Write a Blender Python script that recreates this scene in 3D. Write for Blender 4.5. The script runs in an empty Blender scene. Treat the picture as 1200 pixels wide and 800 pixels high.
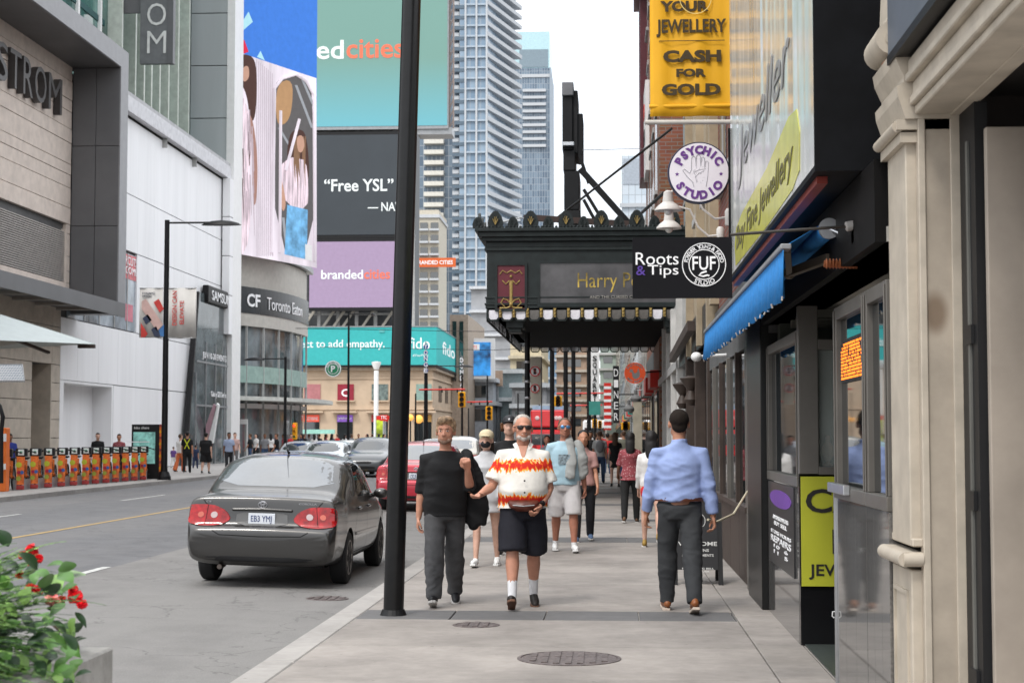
import bpy, bmesh, math, random
from mathutils import Vector, Matrix, noise
from mathutils.bvhtree import BVHTree
random.seed(7)
R = math.radians
scn = bpy.context.scene
col = scn.collection

# ---------------------------------------------------------------- camera
CAMH = 1.6
PITCH, YAW, FPX = math.atan(110/1900), math.atan(115/1900*math.cos(math.atan(110/1900))), 1900.0
cd = bpy.data.cameras.new('camera'); cam = bpy.data.objects.new('camera', cd); col.objects.link(cam)
cam.location = (0, 0, CAMH); cam.rotation_euler = (math.pi/2+PITCH, 0, YAW)
cd.sensor_width = 36; cd.lens = 36*FPX/1200; cd.clip_start = .1; cd.clip_end = 5000
cd.dof.use_dof = True; cd.dof.focus_distance = 15; cd.dof.aperture_fstop = 6.3
scn.camera = cam
# ---------------------------------------------------------------- world: hazy, nearly closed bright overcast
w = bpy.data.worlds.new('World'); scn.world = w; w.use_nodes = True
nt = w.node_tree; nt.nodes.clear()
sky = nt.nodes.new('ShaderNodeTexSky'); sky.sky_type = 'NISHITA'; sky.sun_disc = False
sky.sun_elevation = R(52); sky.sun_rotation = R(200); sky.air_density = 1.2; sky.dust_density = 3
b1 = nt.nodes.new('ShaderNodeBackground'); b1.inputs[1].default_value = .12
b2 = nt.nodes.new('ShaderNodeBackground'); b2.inputs[1].default_value = 1.3
tcw = nt.nodes.new('ShaderNodeTexCoord'); nzw = nt.nodes.new('ShaderNodeTexNoise'); nzw.inputs['Scale'].default_value = 2.2; nzw.inputs['Detail'].default_value = 6
crw = nt.nodes.new('ShaderNodeValToRGB'); crw.color_ramp.elements[0].position = .3; crw.color_ramp.elements[0].color = (.80, .86, .95, 1)
crw.color_ramp.elements[1].position = .62; crw.color_ramp.elements[1].color = (1, 1, 1, 1)
mxw = nt.nodes.new('ShaderNodeMixShader'); mxw.inputs[0].default_value = .8
ow = nt.nodes.new('ShaderNodeOutputWorld')
nt.links.new(tcw.outputs['Generated'], nzw.inputs['Vector']); nt.links.new(nzw.outputs['Fac'], crw.inputs['Fac'])
# overcast skies are about three times as bright overhead as at the horizon
sxw = nt.nodes.new('ShaderNodeSeparateXYZ'); mrw = nt.nodes.new('ShaderNodeMapRange'); mrw.inputs['From Min'].default_value = 0; mrw.inputs['From Max'].default_value = 1; mrw.inputs['To Min'].default_value = 1.; mrw.inputs['To Max'].default_value = 2.6
nt.links.new(tcw.outputs['Generated'], sxw.inputs[0]); nt.links.new(sxw.outputs['Z'], mrw.inputs['Value'])
vmw = nt.nodes.new('ShaderNodeVectorMath'); vmw.operation = 'SCALE'; nt.links.new(crw.outputs['Color'], vmw.inputs[0]); nt.links.new(mrw.outputs[0], vmw.inputs['Scale'])
nt.links.new(vmw.outputs[0], b2.inputs[0]); nt.links.new(sky.outputs[0], b1.inputs[0])
nt.links.new(b1.outputs[0], mxw.inputs[1]); nt.links.new(b2.outputs[0], mxw.inputs[2]); nt.links.new(mxw.outputs[0], ow.inputs[0])
sl = bpy.data.lights.new('sun', 'SUN'); sl.energy = 1.5; sl.angle = R(10); sl.color = (1, .96, .9)
so = bpy.data.objects.new('sun', sl); col.objects.link(so)
# direction the light comes from: behind the camera and high, a little from the street side
sd = Vector((-math.cos(R(52))*.42, -math.cos(R(52))*.9, math.sin(R(52))))
so.rotation_euler = sd.to_track_quat('Z', 'Y').to_euler()
sky.sun_rotation = math.atan2(sd.x, sd.y)
scn.view_settings.view_transform = 'Standard'; scn.view_settings.look = 'None'; scn.view_settings.exposure = .12; scn.view_settings.gamma = 1
scn.cycles.max_bounces = 6; scn.cycles.diffuse_bounces = 3; scn.cycles.glossy_bounces = 3; scn.cycles.transmission_bounces = 4
scn.cycles.caustics_reflective = False; scn.cycles.caustics_refractive = False

F_ = Vector((-math.sin(YAW)*math.cos(PITCH), math.cos(YAW)*math.cos(PITCH), math.sin(PITCH)))
R_ = Vector((math.cos(YAW), math.sin(YAW), 0)); U_ = R_.cross(F_)
def ray(u, v): return F_ + R_*((u-600)/FPX) + U_*((400-v)/FPX)
def at(u, v, Y): d = ray(u, v); return Vector((0, 0, CAMH)) + d*(Y/d.y)
def onx(u, v, X): d = ray(u, v); return Vector((0, 0, CAMH)) + d*(X/d.x)
def gnd(u, v, z=0.): d = ray(u, v); return Vector((0, 0, CAMH)) + d*((z-CAMH)/d.z)

# ---------------------------------------------------------------- objects helpers
def tag(o, label=None, cat=None, group=None, kind=None):
    if label: o['label'] = label
    if cat: o['category'] = cat
    if group: o['group'] = group
    if kind: o['kind'] = kind
    return o
def thing(name, label, cat, loc=(0, 0, 0), rz=0, group=None):
    o = bpy.data.objects.new(name, None); col.objects.link(o); o.location = loc; o.rotation_euler = (0, 0, rz); o.empty_display_size = .2
    o['_o'] = list(loc)
    return tag(o, label, cat, group)
def link(name, me, m=None, parent=None, label=None, kind=None):
    o = bpy.data.objects.new(name, me); col.objects.link(o)
    if m is not None and not me.materials: me.materials.append(m)
    if parent: o.parent = parent
    if label: o['label'] = label
    if kind: o['kind'] = kind
    return o
def origin_of(p):
    while p is not None and p.parent: p = p.parent
    return Vector(p['_o']) if p is not None and '_o' in p else Vector((0, 0, 0))
class MB:
    def __init__(s): s.b = bmesh.new()
    def quad(s, *pts):
        vs = [s.b.verts.new(p) for p in pts]; s.b.faces.new(vs); return s
    def box(s, x0, x1, y0, y1, z0, z1):
        r = bmesh.ops.create_cube(s.b, size=1)
        for v in r['verts']:
            v.co = Vector(((x0+x1)/2+v.co.x*(x1-x0), (y0+y1)/2+v.co.y*(y1-y0), (z0+z1)/2+v.co.z*(z1-z0)))
        return s
    def obox(s, c, size, mat):     # oriented box
        r = bmesh.ops.create_cube(s.b, size=1)
        for v in r['verts']:
            v.co = Vector(c)+mat@Vector((v.co.x*size[0], v.co.y*size[1], v.co.z*size[2]))
        return s
    def bar(s, p, q, wd, h=None):
        p, q = Vector(p), Vector(q); d = q-p; h = h or wd
        return s.obox((p+q)/2, (wd, h, d.length), d.to_track_quat('Z', 'Y').to_matrix())
    def tube(s, pts, rad, n=10, caps=True):
        pts = [Vector(p) for p in pts]
        if not isinstance(rad, (list, tuple)): rad = [rad]*len(pts)
        rings = []; prev = None
        for i, p in enumerate(pts):
            d = (pts[min(i+1, len(pts)-1)]-pts[max(i-1, 0)])
            if d.length < 1e-9: d = Vector((0, 0, 1))
            d.normalize()
            a = prev if prev is not None else (Vector((1, 0, 0)) if abs(d.x) < .8 else Vector((0, 1, 0)))
            x = (a-d*a.dot(d)).normalized(); prev = x; y = d.cross(x)
            r = rad[i]; rx, ry = r if isinstance(r, tuple) else (r, r)
            rings.append([s.b.verts.new(p+x*math.cos(2*math.pi*k/n)*rx+y*math.sin(2*math.pi*k/n)*ry) for k in range(n)])
        for i in range(len(rings)-1):
            for k in range(n):
                s.b.faces.new((rings[i][k], rings[i][(k+1) % n], rings[i+1][(k+1) % n], rings[i+1][k]))
        if caps:
            s.b.faces.new(rings[0][::-1]); s.b.faces.new(rings[-1])
        return s
    def rings(s, L, n=20):          # stack of horizontal ellipses (z, cx, cy, rx, ry)
        rr = []
        for (z, cx, cy, rx, ry) in L:
            rr.append([s.b.verts.new((cx+rx*math.cos(2*math.pi*k/n), cy+ry*math.sin(2*math.pi*k/n), z)) for k in range(n)])
        for i in range(len(rr)-1):
            for k in range(n): s.b.faces.new((rr[i][k], rr[i][(k+1) % n], rr[i+1][(k+1) % n], rr[i+1][k]))
        s.b.faces.new(rr[0][::-1]); s.b.faces.new(rr[-1]); return s
    def lathe(s, prof, c=(0, 0, 0), axis='z', n=24):   # prof list of (r, h)
        rr = []
        for (r, h) in prof:
            ring = []
            for k in range(n):
                a = 2*math.pi*k/n; x, y = r*math.cos(a), r*math.sin(a)
                p = (x, y, h) if axis == 'z' else ((h, x, y) if axis == 'x' else (y, h, x))
                ring.append(s.b.verts.new(Vector(c)+Vector(p)))
            rr.append(ring)
        for i in range(len(rr)-1):
            for k in range(n): s.b.faces.new((rr[i][k], rr[i][(k+1) % n], rr[i+1][(k+1) % n], rr[i+1][k]))
        s.b.faces.new(rr[0][::-1]); s.b.faces.new(rr[-1]); return s
    def ball(s, c, r, u=14, v=10, rot=None):
        r = r if isinstance(r, (tuple, list)) else (r, r, r)
        q = bmesh.ops.create_uvsphere(s.b, u_segments=u, v_segments=v, radius=1)
        for k in q['verts']:
            p = Vector((k.co.x*r[0], k.co.y*r[1], k.co.z*r[2]))
            if rot is not None: p = rot@p
            k.co = p+Vector(c)
        return s
    def limb(s, pts, rad, n=12, flat=False):    # round ended chain
        pts = [Vector(p) for p in pts]
        if not isinstance(rad, (list, tuple)): rad = [rad]*len(pts)
        f = lambda r: max(r) if isinstance(r, tuple) else r
        s.tube(pts, rad, n)
        s.ball(pts[0], f(rad[0])*.98 if not isinstance(rad[0], tuple) else (rad[0][0]*.9,)*3, n, 8)
        if not flat: s.ball(pts[-1], f(rad[-1])*.98 if not isinstance(rad[-1], tuple) else (min(rad[-1]),)*3, n, 8)
        return s
    def prism(s, pts, vec):         # planar polygon (3D points) extruded by vec
        vec = Vector(vec); a = [s.b.verts.new(Vector(p)) for p in pts]; b = [s.b.verts.new(Vector(p)+vec) for p in pts]
        s.b.faces.new(a[::-1]); s.b.faces.new(b); n = len(pts)
        for i in range(n): s.b.faces.new((a[i], a[(i+1) % n], b[(i+1) % n], b[i]))
        return s
    def mesh(s, name, m=None, bevel=0, smooth=False, off=None):
        bmesh.ops.recalc_face_normals(s.b, faces=s.b.faces)
        if bevel: bmesh.ops.bevel(s.b, geom=s.b.edges[:], offset=bevel, segments=1, affect='EDGES', clamp_overlap=True)
        me = bpy.data.meshes.new(name)
        if off is not None: bmesh.ops.translate(s.b, verts=s.b.verts, vec=-Vector(off))
        s.b.to_mesh(me); s.b.free()
        if m is not None: me.materials.append(m)
        if smooth: me.shade_smooth(); me.set_sharp_from_angle(angle=R(40))
        return me
    def build(s, name, m, parent=None, bevel=0, smooth=False, label=None, kind=None):
        return link(name, s.mesh(name, m, bevel, smooth, origin_of(parent)), None, parent, label, kind)
def clone(o, parent=None):
    c = o.copy(); col.objects.link(c); c.parent = parent
    for ch in list(KIDS(o)): clone(ch, c)
    return c
def KIDS(o): return [x for x in o.children]
def place(o, loc, rz=0, rx=0, ry=0, label=None, s=None):
    o.location = loc; o.rotation_euler = (rx, ry, rz)
    if label: o['label'] = label
    if s: o.scale = (s, s, s)
    return o
TMPS = bpy.data.scenes.new('workbench')
def evaluate(o, extra=()):
    for q in (o, *extra): TMPS.collection.objects.link(q)
    vl = TMPS.view_layers[0]; vl.update(); me = bpy.data.meshes.new_from_object(o.evaluated_get(vl.depsgraph)); return me

def text_mesh(s, bold=0., ext=.01, spacing=1., shear=0.):
    k = (s, bold, ext, spacing, shear)
    cu = bpy.data.curves.new('lettering', 'FONT'); cu.body = s; cu.size = 1; cu.offset = bold*.5; cu.extrude = ext; cu.space_character = spacing
    cu.shear = shear; cu.resolution_u = 3; cu.align_x = 'LEFT'
    o = bpy.data.objects.new('t', cu); me = evaluate(o)
    bpy.data.objects.remove(o); bpy.data.curves.remove(cu); return me
def text(s, m, parent, o, wd, h, xd=(1, 0, 0), yd=(0, 0, 1), depth=.01, bold=.0, name='lettering', center=True, spacing=1., shear=0.):
    """lettering fitted to a box of width wd and height h whose centre is o; xd reads along, yd goes up"""
    me = text_mesh(s, bold, .01, spacing, shear); me.name = name
    xs = [v.co.x for v in me.vertices]; ys = [v.co.y for v in me.vertices]
    x0, x1, y0, y1 = min(xs), max(xs), min(ys), max(ys)
    xd = Vector(xd).normalized(); yd = Vector(yd).normalized(); nd = xd.cross(yd)
    o = Vector(o)-origin_of(parent)
    sx = wd/(x1-x0) if wd else h/(y1-y0)
    sy = h/(y1-y0) if h else sx
    for v in me.vertices:
        c = v.co; v.co = o + xd*((c.x-(x0+x1)/2)*sx) + yd*((c.y-(y0+y1)/2)*sy) + nd*(c.z/.01*depth)
    return link(name, me, m, parent)
def arc_text(s, m, parent, c, r, h, a0, a1, flip=False, depth=.004, bold=.02):
    """letters on a circle in the XZ plane facing -Y; angles in degrees measured from +X, going from a0 to a1"""
    b = MB(); n = len(s)
    for i, ch in enumerate(s):
        if ch == ' ': continue
        a = R(a0+(a1-a0)*(i+.5)/n); me = text_mesh(ch, bold, .01)
        xs = [v.co.x for v in me.vertices]; y1 = .7
        rad = Vector((math.cos(a), 0, math.sin(a))); up = -rad if flip else rad; xd = Vector((up.z, 0, -up.x))
        off = len(b.b.verts); b.b.verts.ensure_lookup_table(); vs = []
        for v in me.vertices:
            vs.append(b.b.verts.new(Vector(c)+rad*r+xd*((v.co.x-(min(xs)+max(xs))/2)*h/y1)+up*((v.co.y-.35)*h/y1)+Vector((0, -1, 0))*(v.co.z/.01*depth)))
        for p in me.polygons:
            try: b.b.faces.new([vs[k] for k in p.vertices])
            except ValueError: pass
        bpy.data.meshes.remove(me)
    return b.build('lettering', m, parent)

# ---------------------------------------------------------------- materials
def M(name, c, rough=.6, metal=0., var=.10, ns=3., bump=0., bs=30., spec=.35, emit=0., coat=0., dark=None, stretch=None):
    m = bpy.data.materials.new(name); m.use_nodes = True; t = m.node_tree; n = t.nodes; p = n['Principled BSDF']
    p.inputs['Roughness'].default_value = rough; p.inputs['Metallic'].default_value = metal
    p.inputs['Specular IOR Level'].default_value = spec; p.inputs['Coat Weight'].default_value = coat; p.inputs['Coat Roughness'].default_value = .05
    tc = n.new('ShaderNodeTexCoord'); mp = n.new('ShaderNodeMapping'); t.links.new(tc.outputs['Object'], mp.inputs[0])
    if stretch: mp.inputs['Scale'].default_value = stretch
    nz = n.new('ShaderNodeTexNoise'); nz.inputs['Scale'].default_value = ns; nz.inputs['Detail'].default_value = 5; nz.inputs['Roughness'].default_value = .6
    t.links.new(mp.outputs[0], nz.inputs['Vector'])
    cr = n.new('ShaderNodeValToRGB'); e = cr.color_ramp.elements
    lo = dark or tuple(x*(1-var*1.6) for x in c); hi = tuple(min(1, x*(1+var)) for x in c)
    e[0].position = .32; e[0].color = (*lo, 1); e[1].position = .68; e[1].color = (*hi, 1)
    t.links.new(nz.outputs['Fac'], cr.inputs['Fac']); t.links.new(cr.outputs['Color'], p.inputs['Base Color'])
    if bump:
        n2 = n.new('ShaderNodeTexNoise'); n2.inputs['Scale'].default_value = bs; n2.inputs['Detail'].default_value = 6
        t.links.new(mp.outputs[0], n2.inputs['Vector']); bp = n.new('ShaderNodeBump'); bp.inputs['Strength'].default_value = bump; bp.inputs['Distance'].default_value = .02
        t.links.new(n2.outputs['Fac'], bp.inputs['Height']); t.links.new(bp.outputs['Normal'], p.inputs['Normal'])
    if emit:
        t.links.new(cr.outputs['Color'], p.inputs['Emission Color']); p.inputs['Emission Strength'].default_value = emit
    return m
def N(m): return m.node_tree.nodes, m.node_tree.links, m.node_tree.nodes['Principled BSDF']
mt = {}
def C(key, c, **k):
    if key not in mt: mt[key] = M(key, c, **k)
    return mt[key]
BLACKM = C('black painted metal', (.008, .008, .009), rough=.45, var=.2, spec=.25)
BLACKP = C('black plastic', (.013, .013, .014), rough=.5, spec=.25)
WHITE = C('white paint', (.78, .78, .77), rough=.5, var=.03)
TXTW = C('white lettering', (.85, .85, .86), rough=.5, var=.01)
TXTB = C('black lettering', (.02, .018, .016), rough=.5, var=.02)
GREYM = C('grey metal', (.30, .31, .32), rough=.4, metal=.3)
STEEL = C('brushed steel', (.55, .56, .58), rough=.3, metal=.9)
GLASS = C('dark window glass', (.012, .016, .018), rough=.03, spec=.9, var=.25, ns=.6)
GLASS.node_tree.nodes['Principled BSDF'].inputs['IOR'].default_value = 1.85
GLASSB = C('bluish tower glass', (.10, .16, .22), rough=.08, spec=.9, var=.5, ns=.35)
RED = C('red', (.62, .03, .02), rough=.45)
ORANGE = C('orange', (.80, .18, .03), rough=.45)
YELL = C('signal yellow', (.85, .42, .01), rough=.45, var=.05)
TEALG = C('teal green', (.06, .30, .26), rough=.5)
# ================================================================ GROUND
def asphalt(name, c, c2, bs=220):
    m = M(name, c, rough=.85, var=.10, ns=2.0, bump=.35, bs=bs, spec=.3); n, l, p = N(m)
    tc = n['Texture Coordinate']
    # aggregate speckle and worn, patched tone laid over the base colour
    v = n.new('ShaderNodeTexNoise'); v.inputs['Scale'].default_value = 90; v.inputs['Detail'].default_value = 3
    s = n.new('ShaderNodeTexNoise'); s.inputs['Scale'].default_value = .35; s.inputs['Detail'].default_value = 8; s.inputs['Roughness'].default_value = .7
    mp = n.new('ShaderNodeMapping'); mp.inputs['Scale'].default_value = (1, .12, 1)
    l.new(tc.outputs['Object'], v.inputs['Vector']); l.new(tc.outputs['Object'], mp.inputs[0]); l.new(mp.outputs[0], s.inputs['Vector'])
    r1 = n.new('ShaderNodeMapRange'); r1.inputs['From Min'].default_value = .3; r1.inputs['From Max'].default_value = .7; r1.inputs['To Min'].default_value = .86; r1.inputs['To Max'].default_value = 1.14
    l.new(v.outputs['Fac'], r1.inputs['Value'])
    mx = n.new('ShaderNodeMix'); mx.data_type = 'RGBA'; mx.inputs[7].default_value = (*c2, 1)
    r2 = n.new('ShaderNodeMapRange'); r2.inputs['From Min'].default_value = .42; r2.inputs['From Max'].default_value = .7
    l.new(s.outputs['Fac'], r2.inputs['Value']); l.new(r2.outputs[0], mx.inputs[0]); l.new(n['Color Ramp'].outputs['Color'], mx.inputs[6])
    m2 = n.new('ShaderNodeVectorMath'); m2.operation = 'SCALE'; l.new(mx.outputs[2], m2.inputs[0]); l.new(r1.outputs[0], m2.inputs['Scale'])
    # hairline cracks
    vo = n.new('ShaderNodeTexVoronoi'); vo.feature = 'DISTANCE_TO_EDGE'; vo.inputs['Scale'].default_value = .42
    nd = n.new('ShaderNodeTexNoise'); nd.inputs['Scale'].default_value = 1.6; nd.inputs['Detail'].default_value = 5
    ad = n.new('ShaderNodeVectorMath'); ad.operation = 'MULTIPLY_ADD'; ad.inputs[1].default_value = (1.5,)*3
    l.new(tc.outputs['Object'], nd.inputs['Vector']); l.new(nd.outputs['Color'], ad.inputs[0]); l.new(tc.outputs['Object'], ad.inputs[2]); l.new(ad.outputs[0], vo.inputs['Vector'])
    r3 = n.new('ShaderNodeMapRange'); r3.inputs['From Min'].default_value = .0; r3.inputs['From Max'].default_value = .008; r3.inputs['To Min'].default_value = .62
    l.new(vo.outputs['Distance'], r3.inputs['Value'])
    m3 = n.new('ShaderNodeVectorMath'); m3.operation = 'SCALE'; l.new(m2.outputs[0], m3.inputs[0]); l.new(r3.outputs[0], m3.inputs['Scale'])
    l.new(m3.outputs[0], p.inputs['Base Color']); return m
ASPH = asphalt('worn grey asphalt', (.14, .14, .145), (.175, .17, .168))
CONC_ROAD = asphalt('pale road concrete', (.185, .178, .172), (.225, .218, .208), 160)
def paving(name, c, stain=.8):
    m = M(name, c, rough=.8, var=.05, ns=9, bump=.12, bs=120, spec=.3); n, l, p = N(m); tc = n['Texture Coordinate']
    g = n.new('ShaderNodeNewGeometry')
    s = n.new('ShaderNodeTexNoise'); s.inputs['Scale'].default_value = .8; s.inputs['Detail'].default_value = 9; s.inputs['Roughness'].default_value = .68
    l.new(g.outputs['Position'], s.inputs['Vector'])
    r = n.new('ShaderNodeMapRange'); r.inputs['From Min'].default_value = .35; r.inputs['From Max'].default_value = .62; r.inputs['To Min'].default_value = stain; r.inputs['To Max'].default_value = 1.05
    l.new(s.outputs['Fac'], r.inputs['Value'])
    # gum spots
    vo = n.new('ShaderNodeTexVoronoi'); vo.inputs['Scale'].default_value = 3.6; l.new(g.outputs['Position'], vo.inputs['Vector'])
    r2 = n.new('ShaderNodeMapRange'); r2.inputs['From Min'].default_value = .035; r2.inputs['From Max'].default_value = .06; r2.inputs['To Min'].default_value = .7
    l.new(vo.outputs['Distance'], r2.inputs['Value'])
    oi = n.new('ShaderNodeObjectInfo'); r3 = n.new('ShaderNodeMapRange'); r3.inputs['To Min'].default_value = .93; r3.inputs['To Max'].default_value = 1.04; l.new(oi.outputs['Random'], r3.inputs['Value'])
    a = n.new('ShaderNodeMath'); a.operation = 'MULTIPLY'; l.new(r.outputs[0], a.inputs[0]); l.new(r2.outputs[0], a.inputs[1])
    b = n.new('ShaderNodeMath'); b.operation = 'MULTIPLY'; l.new(a.outputs[0], b.inputs[0]); l.new(r3.outputs[0], b.inputs[1])
    v = n.new('ShaderNodeVectorMath'); v.operation = 'SCALE'; l.new(n['Color Ramp'].outputs['Color'], v.inputs[0]); l.new(b.outputs[0], v.inputs['Scale'])
    l.new(v.outputs[0], p.inputs['Base Color']); return m
PAVE = paving('warm grey concrete paving', (.315, .286, .262), .68)
BAND = paving('dark granite band', (.135, .132, .132), .8)
KERBM = paving('concrete kerb', (.36, .34, .32), .8)
KX, LX, CX = -2.48, -15.9, -9.3
def road_z(x): return -.14+.020*(min(x, 0)-KX)*-1 if x > CX else -.14+.020*(x-LX)
g = MB(); g.quad((-900, -60, -.5), (900, -60, -.5), (900, 1500, -.5), (-900, 1500, -.5)); tag(g.build('ground', ASPH), kind='structure')
g = MB()
g.quad((KX, -20, road_z(KX)), (KX, 900, road_z(KX)), (-6.3, 900, road_z(-6.3)), (-6.3, -20, road_z(-6.3)))
road2 = g.build('parking_lane', CONC_ROAD); tag(road2, kind='structure')
g = MB()
g.quad((-6.3, -20, road_z(-6.3)), (-6.3, 900, road_z(-6.3)), (CX, 900, road_z(CX)), (CX, -20, road_z(CX)))
g.quad((CX, -20, road_z(CX)), (CX, 900, road_z(CX)), (LX, 900, -.14), (LX, -20, -.14))
road = g.build('road', ASPH); tag(road, kind='structure')
ymark = M('worn yellow road paint', (.42, .29, .12), rough=.7, var=.25, ns=14, bump=.2, bs=80)
wmark = M('worn white road paint', (.52, .52, .50), rough=.7, var=.25, ns=14, bump=.2, bs=80)
def mark(x, y0, y1, wd, m, name):
    g = MB(); z0, z1 = road_z(x-wd/2)+.005, road_z(x+wd/2)+.005
    g.quad((x-wd/2, y0, z0), (x+wd/2, y0, z1), (x+wd/2, y1, z1), (x-wd/2, y1, z0)); return link(name, g.mesh(name, m), None, road)
mark(-9.38, 5, 400, .12, ymark, 'yellow_centre_line')
for y0 in (18.4, 27.5, 36.6, 45.7): mark(-6.36, y0, y0+1.9, .11, wmark, 'lane_dash')
for y0 in (30, 41.2, 52.4, 63.6, 75): mark(-12.55, y0, y0+4, .11, wmark, 'lane_dash')
# right pavement: bed, kerb stones and slabs
g = MB(); g.box(KX+.2, 6, -20, 900, -.3, -.02); pv = g.build('pavement', KERBM); tag(pv, kind='structure')
g = MB(); g.box(KX, KX+.24, -1.49, 1.49, -.28, .0); kme = g.mesh('kerb_stone', KERBM, .012)
for i in range(30):
    o = link('kerb_stone', kme, None, pv); o.location = (0, 4+3*i, 0)
g = MB(); g.box(KX, KX+.24, 92.6, 900, -.28, 0); g.build('kerb', KERBM, pv)
def slab(x0, x1, y0, y1, m=None, name='paving_slab', par=None, z=0.):
    g = MB(); j = .006; g.box(x0+j, x1-j, y0+j, y1-j, -.05+z, z+random.uniform(-.0015, .0015)); return g.build(name, m or PAVE, par or pv, bevel=.004)
rows = [6, 7.6, 9.2, 10.8, 12.4, 14.2, 14.94, 15.5, 17.6, 19.8, 22.1, 24.5, 25.7, 27.6, 29.2, 30.5, 31.3, 33.4, 35.4, 37.2, 38.3, 40.4, 42.6, 45, 46, 49]
dark = {14.2: 1, 24.5: 1, 30.5: 1, 37.2: 1, 45: 1}
for a, b in zip(rows[:-1], rows[1:]):
    if a in dark:
        x = KX+.24
        while x < 1.09:
            x2 = min(1.10, x+.83)
            slab(x, x2, a, b, BAND, 'granite_block'); x = x2
    else: slab(KX+.24, 1.10, a, b)
for i in range(26):
    y0 = 6+1.74*i; slab(1.10, 1.47, y0, y0+1.74)
g = MB(); g.box(KX+.24, 6, 51.3, 900, -.05, 0); g.box(1.47, 6, 3, 51.24, -.05, -.003); g.build('far_paving', PAVE, pv)
g = MB()
for i in range(60): g.box(KX+.25, 1.4, 54+8*i, 55+8*i, -.01, .004)
g.build('far_granite_band', BAND, pv)
# manhole covers
RUST = M('worn cast iron', (.14, .115, .11), rough=.55, metal=.3, var=.3, ns=20, bump=.3, bs=60)
def manhole(x, y, r, lab, z=0.):
    t = thing('manhole_cover', lab, 'manhole cover', (x, y, z))
    MB().lathe([(r+.03, -.02), (r+.03, .004), (r+.005, .006), (r+.003, -.004)], (x, y, z), n=48).build('rim', RUST, t)
    MB().lathe([(r, -.02), (r, .003), (r*.98, .005)], (x, y, z), n=48).build('plate', RUST, t)
    g = MB(); n = int(2*r/.085)
    for i in range(-n//2, n//2+1):
        xx = i*.085; hh = math.sqrt(max(0, (r*.93)**2-xx*xx))
        if hh > .05: g.box(x+xx-.022, x+xx+.022, y-hh, y-.012, z+.004, z+.013).box(x+xx-.022, x+xx+.022, y+.012, y+hh, z+.004, z+.013)
    g.build('grip_rib', RUST, t); return t
p = gnd(667, 771); manhole(p.x, p.y, .345, 'large round ribbed iron manhole cover set in the pavement in the foreground')
p = gnd(558, 732); manhole(p.x, p.y, .17, 'small round iron cover in the pavement just before the dark granite band')
p = gnd(383, 701, road_z(-3)); manhole(p.x, p.y, .2, 'oval looking iron drain cover in the road near the kerb by the grey sedan', road_z(p.x))
# left pavement
g = MB(); g.box(-60, LX-.22, -20, 900, -.3, -.02); lp = g.build('far_pavement', KERBM); tag(lp, kind='structure')
g = MB(); g.box(LX-.25, LX, -1.49, 1.49, -.28, .0); kme = g.mesh('kerb_stone', KERBM, .012)
for i in range(26): o = link('kerb_stone', kme, None, lp); o.location = (0, 34+3*i, 0)
PAVE2 = paving('pale far paving', (.36, .34, .32), .85)
for i in range(14):
    for k, (x0, x1) in enumerate(((LX-2.4, LX-.25), (LX-4.7, LX-2.4), (-22.8, LX-4.7))):
        slab(x0, x1, 40+4*i, 44+4*i, PAVE2, 'paving_slab', lp)
g = MB(); g.box(-60, LX-.25, 96.2, 900, -.05, 0); g.box(LX-.25, LX, 110.6, 900, -.28, 0); g.build('far_paving', PAVE2, lp)

# ================================================================ FOREGROUND POLE
def tapered_pole(name, lab, cat, base, top, r0, r1, m=BLACKM, group=None):
    t = thing(name, lab, cat, base, group=group)
    MB().tube([base, top], [r0, r1], 20).build('shaft', m, t, smooth=True)
    return t
pb = gnd(461, 720); pt = at(484, -60, pb.y)
t = tapered_pole('utility_pole', 'thick glossy black pole rising from the pavement beside the man in black', 'pole', pb, pt, .092, .086, M('glossy black pole paint', (.004, .004, .0045), rough=.3, var=.3, ns=8, bump=.05, bs=30))
MB().tube([pb, pb+Vector((0, 0, .05))], [.12, .10], 20).build('base_collar', BLACKM, t)

# ================================================================ RIGHT: cream shopfront right at the camera
CREAM = M('aged cream paint', (.47, .415, .34), rough=.5, var=.10, ns=5, bump=.08, bs=18)
CREAMD = M('recess shaded cream paint', (.40, .345, .28), rough=.55, var=.10, ns=4, bump=.08, bs=18)  # same cream paint, with the shade of doorway and soffit put into its colour
n_, l_, p_ = N(CREAMD)   # a brown rubbed stain at head height
g_ = n_.new('ShaderNodeNewGeometry'); sp0 = at(1096, 367, 8.0); vs_ = n_.new('ShaderNodeVectorMath'); vs_.operation = 'SUBTRACT'; vs_.inputs[1].default_value = sp0; l_.new(g_.outputs['Position'], vs_.inputs[0])
vm_ = n_.new('ShaderNodeVectorMath'); vm_.operation = 'MULTIPLY'; vm_.inputs[1].default_value = (15, .5, 9); l_.new(vs_.outputs[0], vm_.inputs[0]); ln_ = n_.new('ShaderNodeVectorMath'); ln_.operation = 'LENGTH'; l_.new(vm_.outputs[0], ln_.inputs[0])
ra_ = n_.new('ShaderNodeMapRange'); ra_.interpolation_type = 'SMOOTHSTEP'; ra_.inputs['From Min'].default_value = .45; ra_.inputs['From Max'].default_value = 1.25; ra_.inputs['To Min'].default_value = .75; ra_.inputs['To Max'].default_value = 0; l_.new(ln_.outputs['Value'], ra_.inputs['Value'])
mi_ = n_.new('ShaderNodeMix'); mi_.data_type = 'RGBA'; mi_.inputs[7].default_value = (.15, .095, .055, 1); l_.new(ra_.outputs[0], mi_.inputs[0]); l_.new(n_['Color Ramp'].outputs['Color'], mi_.inputs[6]); l_.new(mi_.outputs[2], p_.inputs['Base Color'])
t = thing('cream_shopfront', 'cream painted classical shopfront with pilaster and open doorway at the right edge', 'shopfront', (1.7, 7, 0))
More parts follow.
